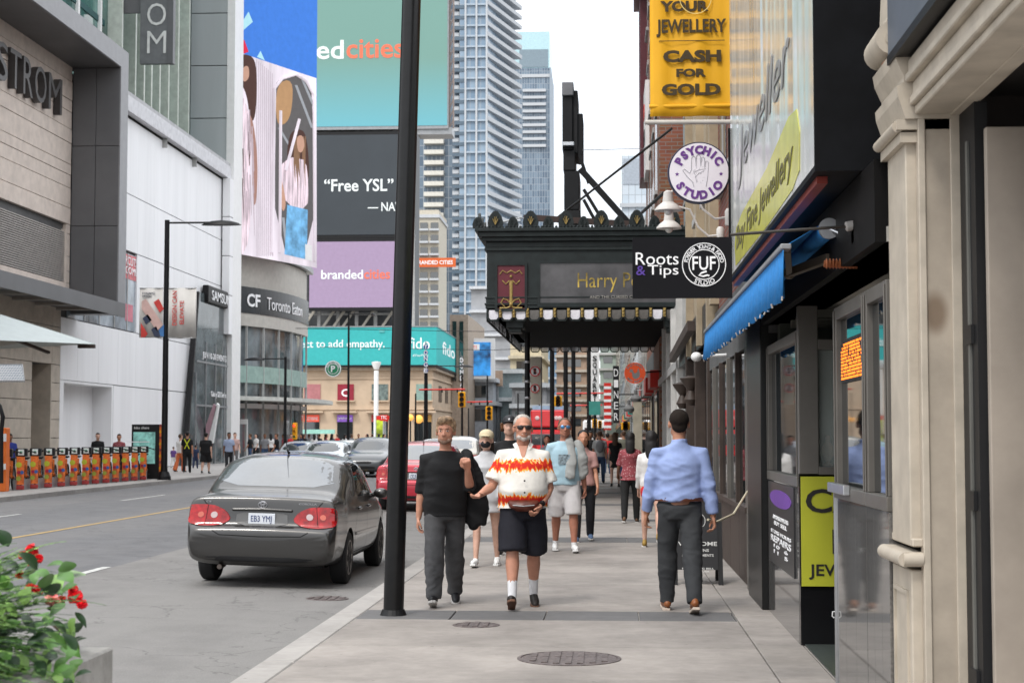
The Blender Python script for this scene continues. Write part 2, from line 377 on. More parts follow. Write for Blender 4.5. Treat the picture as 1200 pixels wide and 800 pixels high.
g = MB(); g.box(1.45, 1.8, 8.06, 8.56, 1.06, 3.05); g.box(1.452, 1.8, 8.02, 8.60, 1.06, 1.10); g.build('pilaster', CREAM, t, bevel=.006)
g = MB(); g.tube([(1.415, 8.0, 1.0), (1.415, 8.62, 1.0)], .036, 16).tube([(1.405, 8.012, 1.0), (1.50, 8.012, 1.0)], .034, 14); g.box(1.41, 1.50, 8.01, 8.61, .965, 1.035); g.build('ring_moulding', CREAM, t, smooth=True)
g = MB(); g.box(1.45, 1.8, 8.05, 8.57, 0, .945); g.build('pedestal', CREAM, t, bevel=.006)
g = MB(); g.box(1.438, 1.452, 8.12, 8.50, .10, .12).box(1.438, 1.452, 8.12, 8.50, .82, .84).box(1.438, 1.452, 8.12, 8.14, .12, .82).box(1.438, 1.452, 8.48, 8.50, .12, .82); g.build('panel_moulding', CREAM, t)
g = MB(); g.box(1.42, 1.8, 8.02, 8.60, 3.04, 3.09); g.tube([(1.41, 8.02, 3.12), (1.41, 8.60, 3.12)], .03, 12); g.box(1.40, 1.8, 8.0, 8.62, 3.10, 3.15); g.build('neck_moulding', CREAM, t, smooth=True)
prof = [(1.44, 3.15), (1.425, 3.20), (1.405, 3.26), (1.40, 3.31), (1.435, 3.33), (1.435, 3.36), (1.40, 3.44), (1.39, 3.50), (1.8, 3.50), (1.8, 3.15)]
g = MB(); g.prism([(x, 7.98, z) for x, z in prof], (0, .66, 0)); g.build('capital', CREAM, t)
g = MB(); g.tube([(1.43, 8.25, 3.62), (1.43, 8.64, 3.62)], .085, 20); g.tube([(1.43, 8.24, 3.62), (1.43, 8.65, 3.62)], .04, 16); g.build('scroll', CREAM, t, smooth=True)
g = MB(); g.prism([(1.39, 8.3, 3.66), (1.42, 8.3, 3.75), (1.43, 8.3, 3.95), (1.39, 8.3, 4.2), (1.8, 8.3, 4.2), (1.8, 8.3, 3.5), (1.43, 8.3, 3.5)], (0, .28, 0)); g.build('bracket', CREAM, t)
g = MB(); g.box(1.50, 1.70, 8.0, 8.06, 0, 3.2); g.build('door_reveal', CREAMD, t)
g = MB(); g.box(1.655, 1.705, 7.985, 8.0, 0, 3.2); g.box(1.50, 1.535, 7.985, 8.0, 0, 3.2); g.build('architrave', CREAM, t, bevel=.004)
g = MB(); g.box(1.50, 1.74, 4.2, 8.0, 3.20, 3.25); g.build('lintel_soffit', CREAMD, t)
for k, (x, z0, z1) in enumerate(((1.485, 3.17, 3.215), (1.46, 3.215, 3.26), (1.475, 3.26, 3.33), (1.44, 3.33, 3.37), (1.455, 3.37, 3.44))):
    g = MB(); g.box(x, 1.74, 4.2, 7.98, z0, z1); g.build('lintel_moulding', CREAM, t, bevel=.006)
g = MB(); g.box(1.655, 1.72, 4.2, 7.98, 3.165, 3.2); g.build('inner_bead', CREAM, t, bevel=.004)
MB().box(1.70, 1.76, 7.66, 7.985, 0, 3.165).build('black_jamb', BLACKP, t)
MB().box(1.69, 1.70, 7.78, 7.82, 0, 3.0).build('seal_strip', C('grey weather seal', (.12, .12, .11)), t)
for z in (.42, 1.25, 2.03): MB().box(1.682, 1.699, 7.72, 7.84, z, z+.09).build('hinge', BLACKP, t)
g = MB(); g.box(1.735, 1.93, 7.58, 7.63, .02, 3.03); d = g.build('door_leaf', M('beige door paint', (.36, .31, .26), rough=.5, var=.12, ns=2), t, bevel=.004)
g = MB(); g.box(1.905, 1.93, 7.565, 7.58, .02, 2.5); g.build('edge_trim', CREAM, d)
g = MB(); g.box(1.80, 1.95, 6.9, 7.02, 0, 3.3); g.build('inner_post', C('white jamb', (.6, .56, .5), rough=.4), t)
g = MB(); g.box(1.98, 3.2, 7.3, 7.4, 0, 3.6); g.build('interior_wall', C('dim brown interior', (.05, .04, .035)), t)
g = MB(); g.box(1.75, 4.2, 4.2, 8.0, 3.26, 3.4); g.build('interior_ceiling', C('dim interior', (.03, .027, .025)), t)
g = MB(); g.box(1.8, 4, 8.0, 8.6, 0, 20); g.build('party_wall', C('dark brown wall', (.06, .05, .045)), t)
FAS = M('slate blue fascia paint', (.10, .115, .14), rough=.45, var=.08)
g = MB(); g.box(1.39, 1.8, 3.8, 8.16, 3.50, 5.5); f = g.build('fascia_box', FAS, t)
MB().box(1.385, 1.8, 3.8, 8.165, 3.455, 3.50).build('fascia_trim', BLACKM, f)
MB().box(1.8, 4, 3.8, 8.2, 5.4, 20).build('upper_wall', C('dark brown wall', (.06, .05, .045)), t)
MB().tube([(1.40, 8.35, 3.505), (1.44, 8.05, 3.51)], .012, 8).build('copper_pipe', C('copper', (.5, .22, .12), metal=.8, rough=.4), t)

t.location.x += .012
# ================================================================ RIGHT: jewellery shop
GRAN = M('polished grey granite', (.13, .125, .12), rough=.05, var=.25, ns=60, spec=.9)
GRAN.node_tree.nodes['Principled BSDF'].inputs['IOR'].default_value = 1.85
FRM = M('dull aluminium frame', (.135, .125, .112), rough=.4, metal=.2, var=.08, ns=4)
t = js = thing('jewellery_shop', 'jewellery shop with polished granite base, grey window frames and recessed doorway', 'shop', (2, 11.5, 0))
def bayA(y0, y1, pn):
    n = 3
    for i in range(n):
        a, b = y0+(y1-y0)*i/n, y0+(y1-y0)*(i+1)/n
        MB().box(1.45, 1.52, a+.002, b-.002, 0, 1.2).build('granite_panel', GRAN, t)
    MB().box(1.44, 1.55, y0, y1, 1.202, 1.28).build('window_sill', FRM, t, bevel=.004)
    f = MB(); f.box(1.45, 1.53, y0, y0+.09, 1.28, 2.42).box(1.45, 1.53, y1-.09, y1, 1.28, 2.42).box(1.45, 1.53, y0+.09, y1-.09, 2.34, 2.42)
    f.box(1.44, 1.45, y0+.02, y0+.04, 1.28, 2.40).box(1.44, 1.45, y1-.04, y1-.02, 1.28, 2.40)
    fo = f.build('window_frame', FRM, t, bevel=.004)
    MB().box(1.485, 1.495, y0+.09, y1-.09, 1.28, 2.34).build('pane', GLASS, fo)
bayA(8.6, 9.35, 0); bayA(9.36, 10.6, 1); bayA(12.70, 15.1, 2)
MB().box(1.40, 1.44, 9.9, 10.62, 1.24, 1.30).build('window_ledge', STEEL, t, bevel=.004)
# metal corner bead, door pull
MB().box(1.438, 1.46, 10.6, 10.62, 0, 1.24).build('corner_bead', STEEL, t)
MB().tube([(1.44, 10.62, .47), (1.425, 10.62, .47), (1.423, 10.62, .44), (1.435, 10.62, .43)], .004, 8).build('hook', C('white enamel', (.7, .7, .7)), t)
# return wall facing the street's near end
MB().box(1.452, 2.6, 12.62, 12.70, 0, .45).build('black_plinth', C('gloss black panel', (.008, .008, .009), rough=.15), t)
MB().box(1.452, 2.6, 12.64, 12.70, .45, 1.30).build('return_panel', C('gloss black panel', (.008,)*3), t)
YG = M('yellow green sign vinyl', (.42, .43, .03), rough=.5, var=.04)
sg = thing('cash_sign', 'yellow green sign in the recessed doorway reading CASH FOR JEWELLERY', 'sign', (1.85, 12.6, .45))
MB().box(1.46, 2.30, 12.60, 12.62, .45, 1.285).build('board', YG, sg)
for s, z, wd, h in (('CASH', 1.10, .76, .185), ('FOR', .79, .36, .19), ('JEWELLERY', .56, .72, .115)):
    text(s, TXTB, sg, (1.875, 12.598, z), wd, h, bold=.03, depth=.003)
f = MB(); f.box(1.45, 1.60, 12.60, 12.70, 1.305, 2.6).box(1.60, 2.6, 12.60, 12.70, 1.30, 1.36).box(1.60, 2.6, 12.60, 12.70, 2.26, 2.34).box(2.2, 2.26, 12.60, 12.70, 1.36, 2.26)
fo = f.build('return_window_frame', FRM, t, bevel=.004)
CLEAR = M('thin clear glass', (.5, .55, .52), rough=.02); N(CLEAR)[2].inputs['Transmission Weight'].default_value = .0
N(CLEAR)[2].inputs['Alpha'].default_value = .28
MB().box(1.60, 2.2, 12.645, 12.655, 1.36, 2.26).build('pane', CLEAR, fo)
# interior of the shop
MB().box(2.6, 2.7, 8.6, 15.2, 0, 3.2).build('inner_wall', C('dim shop wall', (.10, .09, .08)), t)
MB().box(1.55, 2.6, 14.9, 15.1, 0, 3.2).build('back_wall', C('dim green wall', (.10, .11, .09)), t)
MB().box(1.46, 2.6, 8.6, 15.1, 2.62, 2.7).build('ceiling', C('off white ceiling', (.42, .40, .36)), t)
for i in range(4): MB().box(1.6, 2.5, 13.2+.4*i, 13.26+.4*i, 2.55, 2.615).build('ceiling_beam', C('ceiling batten', (.25, .24, .2)), t)
MB().box(1.53, 2.6, 8.64, 8.70, 0, 2.6).build('side_wall', C('dim shop wall', (.1, .09, .08)), t)
MB().box(1.48, 2.6, 10.62, 12.6, .0, .012).build('threshold', M('dark green terrazzo', (.05, .06, .055), rough=.4, var=.2, ns=30), t)
for x, y, z, r, c in ((1.72, 13.0, 1.42, .05, (.5, .28, .16)), (1.85, 13.1, 1.42, .06, (.1, .08, .3)), (1.97, 13.0, 1.42, .045, (.6, .5, .3)), (2.08, 13.1, 1.42, .06, (.35, .12, .08))):
    b = thing('display_bust', 'necklace display bust in the jeweller\'s side window, '+{.05: 'tan', .06: 'with a dark stand', .045: 'small and cream'}[r]+(' nearest the post' if x < 1.8 else ' further in' if x > 2 else ''), 'bust', (x, y, z-.06))
    MB().lathe([(r*.8, -.06), (r*.3, -.03), (r, .03), (r*.9, .09), (r*.35, .13), (r*.38, .18)], (x, y, z), n=14).build('torso', C('bust%d' % int(x*100), c), b, smooth=True)
    MB().lathe([(r*.55, .10), (r*.6, .105), (r*.5, .11)], (x, y, z), n=14).build('necklace', C('gold', (.8, .55, .15), metal=.9, rough=.25), b)
# black opening-hours poster on the far granite bay
ps = thing('poster', 'black poster with a purple ellipse and small white lettering on the granite base', 'poster', (1.44, 13.9, .5))
MB().box(1.436, 1.449, 12.9, 14.9, .48, 1.19).build('sheet', C('poster black', (.02, .02, .022), rough=.3), ps)
g = MB(); g.prism([(1.431, 13.9+.85*math.cos(a*math.pi/16), 1.06+.075*math.sin(a*math.pi/16)) for a in range(32)], (.005, 0, 0)); g.build('ellipse', C('purple ink', (.16, .06, .32)), ps)
for s, z, wd, h in (('DIAMONDS & WATCHES', .89, 1.2, .035), ('BUY SELL', .84, 1.0, .035), ('STORE HOURS', .76, 1.6, .03), ('REPAIRS', .70, 1.6, .055), ('10  6', .64, 1.1, .03), ('11  5', .59, 1.1, .03)):
    text(s, TXTW, ps, (1.434, 13.9, z), wd, h, (0, -1, 0), (0, 0, 1), .002)
# running LED text board inside the near window
LEDM = M('amber led', (1, .22, .02), emit=1.6, var=.02)
lb = thing('led_message_board', 'amber LED message board glowing behind the jeweller\'s near window', 'display', (1.5, 9.6, 2.0))
MB().box(1.470, 1.484, 9.42, 10.42, 1.93, 2.20).build('case', BLACKP, lb)
g = MB()
for i in range(46):
    for k in range(11):
        if random.random() < .62: g.box(1.466, 1.470, 9.45+.0208*i, 9.463+.0208*i, 1.95+.021*k, 1.963+.021*k)
tag(g.build('led_dots', LEDM, lb), kind='stuff')
# box sign over the shop, with the curved reflective face
bs = thing('illuminated_box_sign', 'huge black framed light box sign over the jeweller with a shiny white and yellow face', 'sign', (1.3, 12, 3))
BX, BY0, BY1, BZ0, BZ1 = 1.165, 9.05, 15.6, 3.07, 4.57
BLK = M('black sign cabinet', (.005, .0055, .007), rough=.6, var=.3, ns=3, spec=.12)
MB().box(BX+.012, 1.72, BY0, BY1, BZ0, 5.9).build('cabinet', BLK, bs)
def sign_face():
    m = M('printed reflective sign face', (.64, .65, .62), rough=.14, var=.10, ns=2.2, spec=1.0); n, l, p = N(m)
    tc = n['Texture Coordinate']; mp = n.new('ShaderNodeMapping'); mp.inputs['Scale'].default_value = (1, 1.6, .25)
    wv = n.new('ShaderNodeTexNoise'); wv.inputs['Scale'].default_value = 1.2; wv.inputs['Detail'].default_value = 1.5; l.new(tc.outputs['Object'], mp.inputs[0])
    l.new(mp.outputs[0], wv.inputs['Vector']); b = n.new('ShaderNodeBump'); b.inputs['Strength'].default_value = .8; b.inputs['Distance'].default_value = .05
    l.new(wv.outputs['Fac'], b.inputs['Height']); l.new(b.outputs['Normal'], p.inputs['Normal']); return m
FACE = sign_face()
fr = MB(); e = .035
fr.box(BX-.02, BX+.012, BY0, BY1, BZ0, BZ0+e).box(BX-.02, BX+.012, BY1-e, BY1, BZ0+e, 4.55).box(BX-.02, BX+.012, BY0, BY0+e, BZ0+e, 5.9)
fr.build('frame', BLK, bs)
MB().quad((BX, BY0+e, BZ0+e), (BX, BY1-e, BZ0+e), (BX, BY1-e, 5.9), (BX, BY0+e, 5.9)).build('face_panel', FACE, bs)
YB = M('yellow band print', (.62, .60, .06), rough=.2, var=.12, spec=.9)
pts = [(9.9, 3.45), (10.05, 3.62), (10.5, 3.66), (12, 3.57), (14.2, 3.55), (14.9, 3.50), (15.1, 3.36), (15.0, 3.16), (12, 3.14), (10.3, 3.16), (9.95, 3.22)]
MB().prism([(BX-.004, y, z) for y, z in pts], (.003, 0, 0)).build('yellow_banner_print', YB, bs)
text('Buy Fine Jewellery', C('olive lettering', (.12, .11, .04)), bs, (BX-.006, 12.55, 3.36), 4.6, .26, (0, -1, 0), (0, 0, 1), .002, bold=.02, shear=.2)
text('Jeweller', C('grey lettering', (.24, .24, .25), rough=.3), bs, (BX-.006, 12.5, 4.05), 4.2, .50, (0, -1, 0), (0, 0, 1), .002, shear=.25)
MB().box(1.40, 1.75, 8.62, BY1, 2.62, 3.06).build('lower_fascia', C('black underside', (.006, .0055, .0055), spec=.1), t)
g = MB(); g.box(1.18, 1.24, BY0+.2, BY1, 3.03, 3.07); g.build('bottom_rail', C('dull red rail', (.22, .03, .02), rough=.5), bs)
# retractable awning with blue valance
BLUE = M('bright blue canvas', (.02, .19, .50), rough=.9, var=.10, ns=20, bump=.2, bs=60)
aw = thing('awning', 'retracted awning with scalloped bright blue valance over the shop windows', 'awning', (1.1, 14, 2.5))
AY0, AY1, AX = 10.2, 18.6, 1.09
g = MB(); n = 168; zt, zb = 2.76, 2.47; vs = []
for i in range(n+1):
    y = AY0+(AY1-AY0)*i/n; ph = i/12.*2*math.pi; xo = .012*math.sin(i*1.9)+.010*math.sin(i*.7)
    sc = -.030*abs(math.sin(i/12.*math.pi))
    vs.append([g.b.verts.new((AX, y, zt)), g.b.verts.new((AX-.003+xo*.4, y, (zt+zb)/2)), g.b.verts.new((AX-.008+xo, y, zb+sc))])
for i in range(n):
    for k in range(2): g.b.faces.new((vs[i][k], vs[i+1][k], vs[i+1][k+1], vs[i][k+1]))
val = g.build('valance', BLUE, aw, smooth=True)
so_ = val.modifiers.new('s', 'SOLIDIFY'); so_.thickness = .004
g = MB()
for i in range(0, n+1, 6):
    y = AY0+(AY1-AY0)*i/n; g.tube([(AX-.012+.012*math.sin(i*1.9), y, zb-.002), (AX-.012, y+.005, zb-.028)], .006, 6)
g.build('tassel_trim', C('dirty white trim', (.5, .47, .42)), aw)
MB().box(AX-.02, AX+.05, AY0, AY1, 2.765, 2.80).build('front_bar', GREYM, aw, bevel=.006)
g = MB(); g.tube([(1.36, AY0-.05, 2.88), (1.36, AY1, 2.88)], .055, 16); g.build('roller', BLUE, aw, smooth=True)
MB().quad((AX+.03, AY0+.02, 2.80), (1.34, AY0+.02, 2.93), (1.34, AY1, 2.93), (AX+.03, AY1, 2.80)).build('canopy_cloth', BLUE, aw).modifiers.new('s', 'SOLIDIFY').thickness = .004
for y in (10.35, 13.8, 17.6):
    a = MB(); a.bar((AX+.04, y, 2.78), (1.24, y+.9, 2.72), .04, .05).bar((1.24, y+.9, 2.72), (1.40, y+.05, 2.73), .045, .055); a.ball((1.24, y+.9, 2.72), .045); a.build('folding_arm', C('arm bronze', (.16, .13, .10), metal=.4, rough=.45), aw)
g = MB(); g.lathe([(.065, 0), (.065, .03), (.03, .04), (.028, .06)], (1.36, AY0-.11, 2.88), 'y', 20); g.build('end_cap', STEEL, aw)
MB().tube([(1.36, AY0-.1, 2.88), (1.42, AY0-.22, 2.83), (1.48, AY0-.3, 2.84)], .01, 8).build('crank_loop', STEEL, aw)
g = MB(); g.tube([(1.30, 9.9, 2.64), (1.5, 9.9, 2.63)], .022, 10)
for i in range(9): g.lathe([(.024, 0), (.034, .006), (.024, .012)], (1.31+.02*i, 9.9, 2.64), 'x', 12)
g.build('coil_spring', C('rusty spring', (.35, .12, .05), rough=.5, metal=.5), aw)
# camera-side junction box + rod carrying the black blade sign
t2 = rt = thing('hanging_blade_sign', 'black rectangular hanging sign reading Roots & Tips with a round studio emblem', 'sign', (.4, 9.4, 2.4))
SY = 9.4; a0 = at(741, 279, SY); a1 = at(858, 349, SY)
MB().box(a0.x, a1.x, SY-.02, SY+.02, a1.z, a0.z).build('board', C('matte black sign board', (.010, .010, .012), rough=.7, spec=.1), rt)
MB().tube([at(856, 275, SY), at(1012, 264, SY)], .009, 10).build('rod', C('dark steel rod', (.05, .045, .04), metal=.5, rough=.4), rt)
g = MB(); g.box(1.40, 1.52, SY-.05, SY+.06, 2.70, 2.84); g.tube([(1.36, SY, 2.80), (1.46, SY, 2.82)], .03, 12); g.tube([(1.46, SY, 2.84), (1.46, SY, 2.90)], .02, 8); g.build('wall_bracket', C('grey cast bracket', (.38, .36, .34), rough=.6), rt, bevel=.006)
def bx(u, v, y=None): return at(u, v, (y or SY)-.022)
c = bx(770, 303); sc = SY/FPX
text('Roots', TXTW, rt, bx(770, 303), 50*sc, 14.5*sc, bold=.0, depth=.002)
text('Tips', TXTW, rt, bx(777, 318), 36*sc, 15*sc, bold=.0, depth=.002)
text('&', C('violet lettering', (.10, .05, .32)), rt, bx(751, 317), 11*sc, 11*sc, bold=.01, depth=.002)
c = bx(825, 310)
def ring(r0, r1, cc, m, par, n=48, dy=-.003):
    g = MB(); A = []; B = []
    for k in range(n):
        a = 2*math.pi*k/n; A.append(g.b.verts.new(Vector(cc)+Vector((r0*math.cos(a), dy, r0*math.sin(a))))); B.append(g.b.verts.new(Vector(cc)+Vector((r1*math.cos(a), dy, r1*math.sin(a)))))
    for k in range(n): g.b.faces.new((A[k], A[(k+1) % n], B[(k+1) % n], B[k]))
    return g.build('emblem_ring', m, par)
ring(25.6*sc, 24.6*sc, c, TXTW, rt); ring(18*sc, 17*sc, c, TXTW, rt)
arc_text('FOREVER YOUNG & FADED', TXTW, rt, c, 21.3*sc, 4.6*sc, 172, 8, bold=.03, depth=.002)
arc_text('STUDIO', TXTW, rt, c, 21.3*sc, 5*sc, 238, 302, flip=True, bold=.03, depth=.002)
text('FUF', TXTW, rt, c+Vector((0, 0, .008)), 27*sc, 16*sc, bold=.02, depth=.002)
g = MB(); g.tube([c+Vector((x*sc, 0, z*sc)) for x, z in ((3, -8), (-3, -10), (-6, -12.5), (-1, -14), (4, -12.5), (6, -13.5))], .006, 6); g.build('emblem_flourish', TXTW, rt)
# yellow cash for gold banner
YB2 = M('golden yellow vinyl', (.78, .40, .012), rough=.6, var=.04, ns=2, bump=.1, bs=4)
yb = thing('hanging_banner', 'golden yellow vertical banner reading YOUR JEWELLERY CASH FOR GOLD hung from white poles', 'banner', (1, 17.2, 4.9))
BY = 17.2; sc = BY/FPX
g = MB(); g.b = bmesh.new(); A0 = at(762, 137, BY); A1 = at(859.5, -150, BY); nx, nz = 20, 24; V = []
for i in range(nx+1):
    rowv = []
    for k in range(nz+1):
        x = A0.x+(A1.x-A0.x)*i/nx; z = A0.z+(A1.z-A0.z)*k/nz
        rowv.append(g.b.verts.new((x, BY+.012*math.sin(x*14+z*.7)+.006*math.sin(x*31), z)))
    V.append(rowv)
for i in range(nx):
    for k in range(nz): g.b.faces.new((V[i][k], V[i+1][k], V[i+1][k+1], V[i][k+1]))
o = g.build('cloth', YB2, yb, smooth=True); o.modifiers.new('s', 'SOLIDIFY').thickness = .006
MB().tube([(A0.x-.01, BY, A0.z+.11), (A1.x+.01, BY, A0.z+.11)], .022, 12).build('hem_rod', YB2, yb, smooth=True)
MB().tube([at(756, 143.5, BY), at(862, 143, BY)], .026, 12).build('lower_pole', C('weathered white pole', (.55, .52, .47), rough=.5), yb, smooth=True)
MB().tube([(A0.x-.06, BY, A1.z+.1), (1.5, BY, A1.z+.1)], .026, 12).build('upper_pole', C('weathered white pole', (.5,)*3), yb)
YT = C('brown black print', (.05, .032, .01), rough=.55, var=.02)
for s, u, v, wd, h in (('CASH FOR', 811, -75, 78, 22), ('GOLD &', 811, -35, 62, 18), ('YOUR', 802, 7.5, 57, 13), ('JEWELLERY', 810, 33, 82, 21), ('CASH', 811, 66, 68, 14.5), ('FOR', 810, 85.5, 35, 10), ('GOLD', 810, 105, 69, 14)):
    text(s, YT, yb, at(u, v, BY-.028), wd*sc, h*sc, bold=.10 if s != 'JEWELLERY' else .06, depth=.003)
MB().box(*[x for x in (at(772, 49, BY).x, at(849, 49, BY).x, BY-.03, BY-.026, at(772, 49.6, BY).z, at(772, 48.8, BY).z)]).build('rule_line', YT, yb)
c = at(815, -2, BY-.03); ring(19*sc, 18*sc, c, C('pale gold print', (.8, .6, .2)), yb)
# psychic studio disc
PV = C('purple lettering', (.13, .04, .22), rough=.4)
pc = thing('round_sign', 'round white Psychic Studio sign with purple lettering and an open palm drawing', 'sign', at(818.5, 204, 16.2))
PY = 16.2; sc = PY/FPX; c = at(818.5, 204, PY)
MB().lathe([(36*sc, -.09), (36.6*sc, -.05), (36*sc, 0)], c, 'y', 56).build('rim', C('dark navy rim', (.02, .02, .05), rough=.4), pc, smooth=True)
MB().lathe([(34.4*sc, -.105), (34.6*sc, -.02)], c, 'y', 56).build('face', C('milky white acrylic', (.72, .68, .72), rough=.3, var=.02), pc)
cf = c+Vector((0, -.107, 0))
arc_text('PSYCHIC', PV, pc, cf, 26.5*sc, 9*sc, 160, 20, bold=.12); arc_text('STUDIO', PV, pc, cf, 26.5*sc, 9*sc, 205, 335, flip=True, bold=.12)
def star(cc, r):
    g = MB(); g.prism([Vector(cc)+Vector((math.cos(R(90+36*k))*(r if k % 2 == 0 else r*.45), 0, math.sin(R(90+36*k))*(r if k % 2 == 0 else r*.45))) for k in range(10)], (0, .002, 0)); g.build('star', PV, pc)
star(cf+Vector((-25.5*sc, 0, -2*sc)), 2.6*sc); star(cf+Vector((25.5*sc, 0, -2*sc)), 2.6*sc)
LN = C('grey ink line', (.32, .31, .34))
hand = [(-6, -16), (-8, -10), (-14, -4), (-19, 3), (-17, 5), (-11, 0), (-9, 4), (-8.5, 18), (-6, 20), (-4, 18), (-3.5, 8), (-3, 20), (-.5, 22), (1.5, 20), (2, 8), (3, 18), (5, 19), (6.5, 17), (6.5, 6), (8, 14), (10, 14), (11, 12), (10, -4), (9, -10), (8, -16)]
MB().tube([cf+Vector((x*sc, 0, (z-1)*sc)) for x, z in hand], .35*sc, 6).build('palm_outline', LN, pc)
g = MB()
for L in (((-5, -6), (0, -1), (6, 2)), ((-6, 0), (0, 3), (8, 4)), ((-7, 2), (-4, -4), (-3, -12))): g.tube([cf+Vector((x*sc, 0, z*sc)) for x, z in L], .25*sc, 5)
for k in range(30): x, z = random.uniform(-7, 9), random.uniform(-13, 17); g.ball(cf+Vector((x*sc, 0, z*sc)), .35*sc, 6, 4)
g.build('palm_lines', LN, pc)
MB().tube([c+Vector((.3, -.05, -.1)), (1.5, PY, c.z-.1)], .018, 8).build('mounting_arm', GREYM, pc)
# dome lamps on goosenecks
LMP = C('weathered white enamel', (.58, .56, .53), rough=.4)
def goose(u, v, y, lab):
    c = at(u, v, y); s = .16; t = thing('sign_lamp', lab, 'lamp', c, group=None)
    MB().lathe([(s, 0), (s*.98, .02), (s*.75, .06), (s*.42, .10), (s*.33, .22), (.02, .24)], c, n=24).build('shade', LMP, t, smooth=True)
    MB().ball(c+Vector((0, 0, -.005)), .05).build('bulb', C('lamp glass', (.7, .7, .66), rough=.2), t, smooth=True)
    d = 1.42-c.x
    MB().tube([c+Vector((0, 0, .2)), c+Vector((d*.18, 0, .28)), c+Vector((d*.4, 0, .24)), c+Vector((d*.55, 0, .02)), c+Vector((d*.75, 0, -.1)), c+Vector((d, 0, -.08))], .014, 8).build('gooseneck', LMP, t, smooth=True)
    MB().lathe([(.045, -.12), (.05, -.1), (.05, .05), (.03, .08)], c+Vector((d-.02, 0, -.06)), n=14).build('junction_pot', LMP, t, smooth=True); return t
goose(783, 247, 19.0, 'white enamel gooseneck lamp directly under the round psychic sign')
goose(784, 268, 20.5, 'lower white enamel gooseneck lamp just above the black blade sign')
# ================================================================ RIGHT ROW
def brickmat(name, c1, c2, mortar, sc=1.0):
    m = M(name, c1, rough=.85, var=.12, ns=1.2, bump=.1, bs=20); n, l, p = N(m)
    g = n.new('ShaderNodeNewGeometry'); s = n.new('ShaderNodeSeparateXYZ'); l.new(g.outputs['Position'], s.inputs[0])
    a = n.new('ShaderNodeMath'); l.new(s.outputs['X'], a.inputs[0]); l.new(s.outputs['Y'], a.inputs[1])
    cb = n.new('ShaderNodeCombineXYZ'); l.new(a.outputs[0], cb.inputs['X']); l.new(s.outputs['Z'], cb.inputs['Y'])
    b = n.new('ShaderNodeTexBrick'); b.inputs['Scale'].default_value = 1; b.inputs['Brick Width'].default_value = .23*sc; b.inputs['Row Height'].default_value = .075*sc; b.inputs['Mortar Size'].default_value = .008*sc
    b.inputs['Color1'].default_value = (*c1, 1); b.inputs['Color2'].default_value = (*c2, 1); b.inputs['Mortar'].default_value = (*mortar, 1)
    l.new(cb.outputs[0], b.inputs['Vector'])
    mx = n.new('ShaderNodeMix'); mx.data_type = 'RGBA'; mx.blend_type = 'MULTIPLY'; mx.inputs[0].default_value = .45
    l.new(b.outputs['Color'], mx.inputs[6]); l.new(n['Noise Texture'].outputs['Color'], mx.inputs[7]); l.new(mx.outputs[2], p.inputs['Base Color']); return m
BR1 = brickmat('red brown brick', (.24, .07, .045), (.17, .05, .035), (.2, .17, .15))
BR2 = brickmat('orange brick', (.38, .15, .08), (.28, .10, .06), (.3, .26, .22), 1.5)
TAN = M('tan limestone', (.36, .29, .20), rough=.8, var=.15, ns=2, bump=.15)
MAR = M('maroon painted cornice', (.10, .022, .03), rough=.5)
DKG = M('dark grey stone cladding', (.09, .09, .09), rough=.5, var=.2)
LTG = M('light grey render', (.40, .40, .39), rough=.7, var=.1)
PBL = M('pale blue panel', (.38, .47, .50), rough=.6)
BRN = M('brown painted wood', (.05, .035, .028), rough=.55, var=.15, ns=6)
BLK2 = M('near black shopfront', (.006, .006, .006), rough=.35, var=.2)
def prow(name, lab, y0, y1, z0, z1, m, x=1.47, wins=None, wm=None, cat='building', wx=.05, trim=None):
    t = thing(name, lab, cat, (x+3, (y0+y1)/2, 0))
    MB().box(x, x+9, y0, y1, z0, z1).build('wall', m, t)
    if wins:
        for (wy0, wy1, wz0, wz1) in wins:
            o = MB().box(x-.01, x+.02, wy0, wy1, wz0, wz1).build('window', wm or GLASS, t)
            MB().box(x-wx-.04, x+.02, wy0-.1, wy1+.1, wz0-.12, wz0).build('sill', trim or LTG, o)
            MB().box(x-wx, x+.02, wy0-.1, wy1+.1, wz1, wz1+.18).build('lintel', trim or LTG, o)
            MB().box(x-.02, x+.0, (wy0+wy1)/2-.04, (wy0+wy1)/2+.04, wz0, wz1).build('mullion', trim or LTG, o)
    return t
t = prow('brick_building', 'red brown brick building above the jeweller and blue awning', 15.7, 22.6, 3.0, 21, BR1, 1.50,
     [(16.3+2.2*i, 17.4+2.2*i, 4.9+3.6*k, 7.3+3.6*k) for i in range(3) for k in range(4)])
for y in (15.8, 18.2, 22.3): MB().box(1.38, 1.5, y, y+.35, 3.4, 20.5).build('pier', M('ox red pier %d' % y, (.25, .05, .04), rough=.6) if y < 22 else TAN, t)
t = prow('stone_building', 'tan stone fronted building behind the round psychic sign', 22.8, 29.2, 3.0, 20, TAN, 1.48,
     [(23.6+2.4*i, 24.9+2.4*i, 5.2+3.6*k, 7.4+3.6*k) for i in range(2) for k in range(4)])
for y in (22.8, 25.4, 28.8): MB().box(1.36, 1.48, y, y+.3, 3.0, 19.5).build('pier', TAN, t)
t = prow('grey_building', 'narrow dark grey clad building between the tan stone and brick fronts', 29.3, 37, 3.4, 19, DKG, 2.15,
     [(30.2+2.4*i, 31.4+2.4*i, 5.2+3.6*k, 7.4+3.6*k) for i in range(3) for k in range(3)])
for y in (29.4, 33): MB().box(2.04, 2.15, y, y+.35, 3.4, 18.5).build('pier', TAN, t)
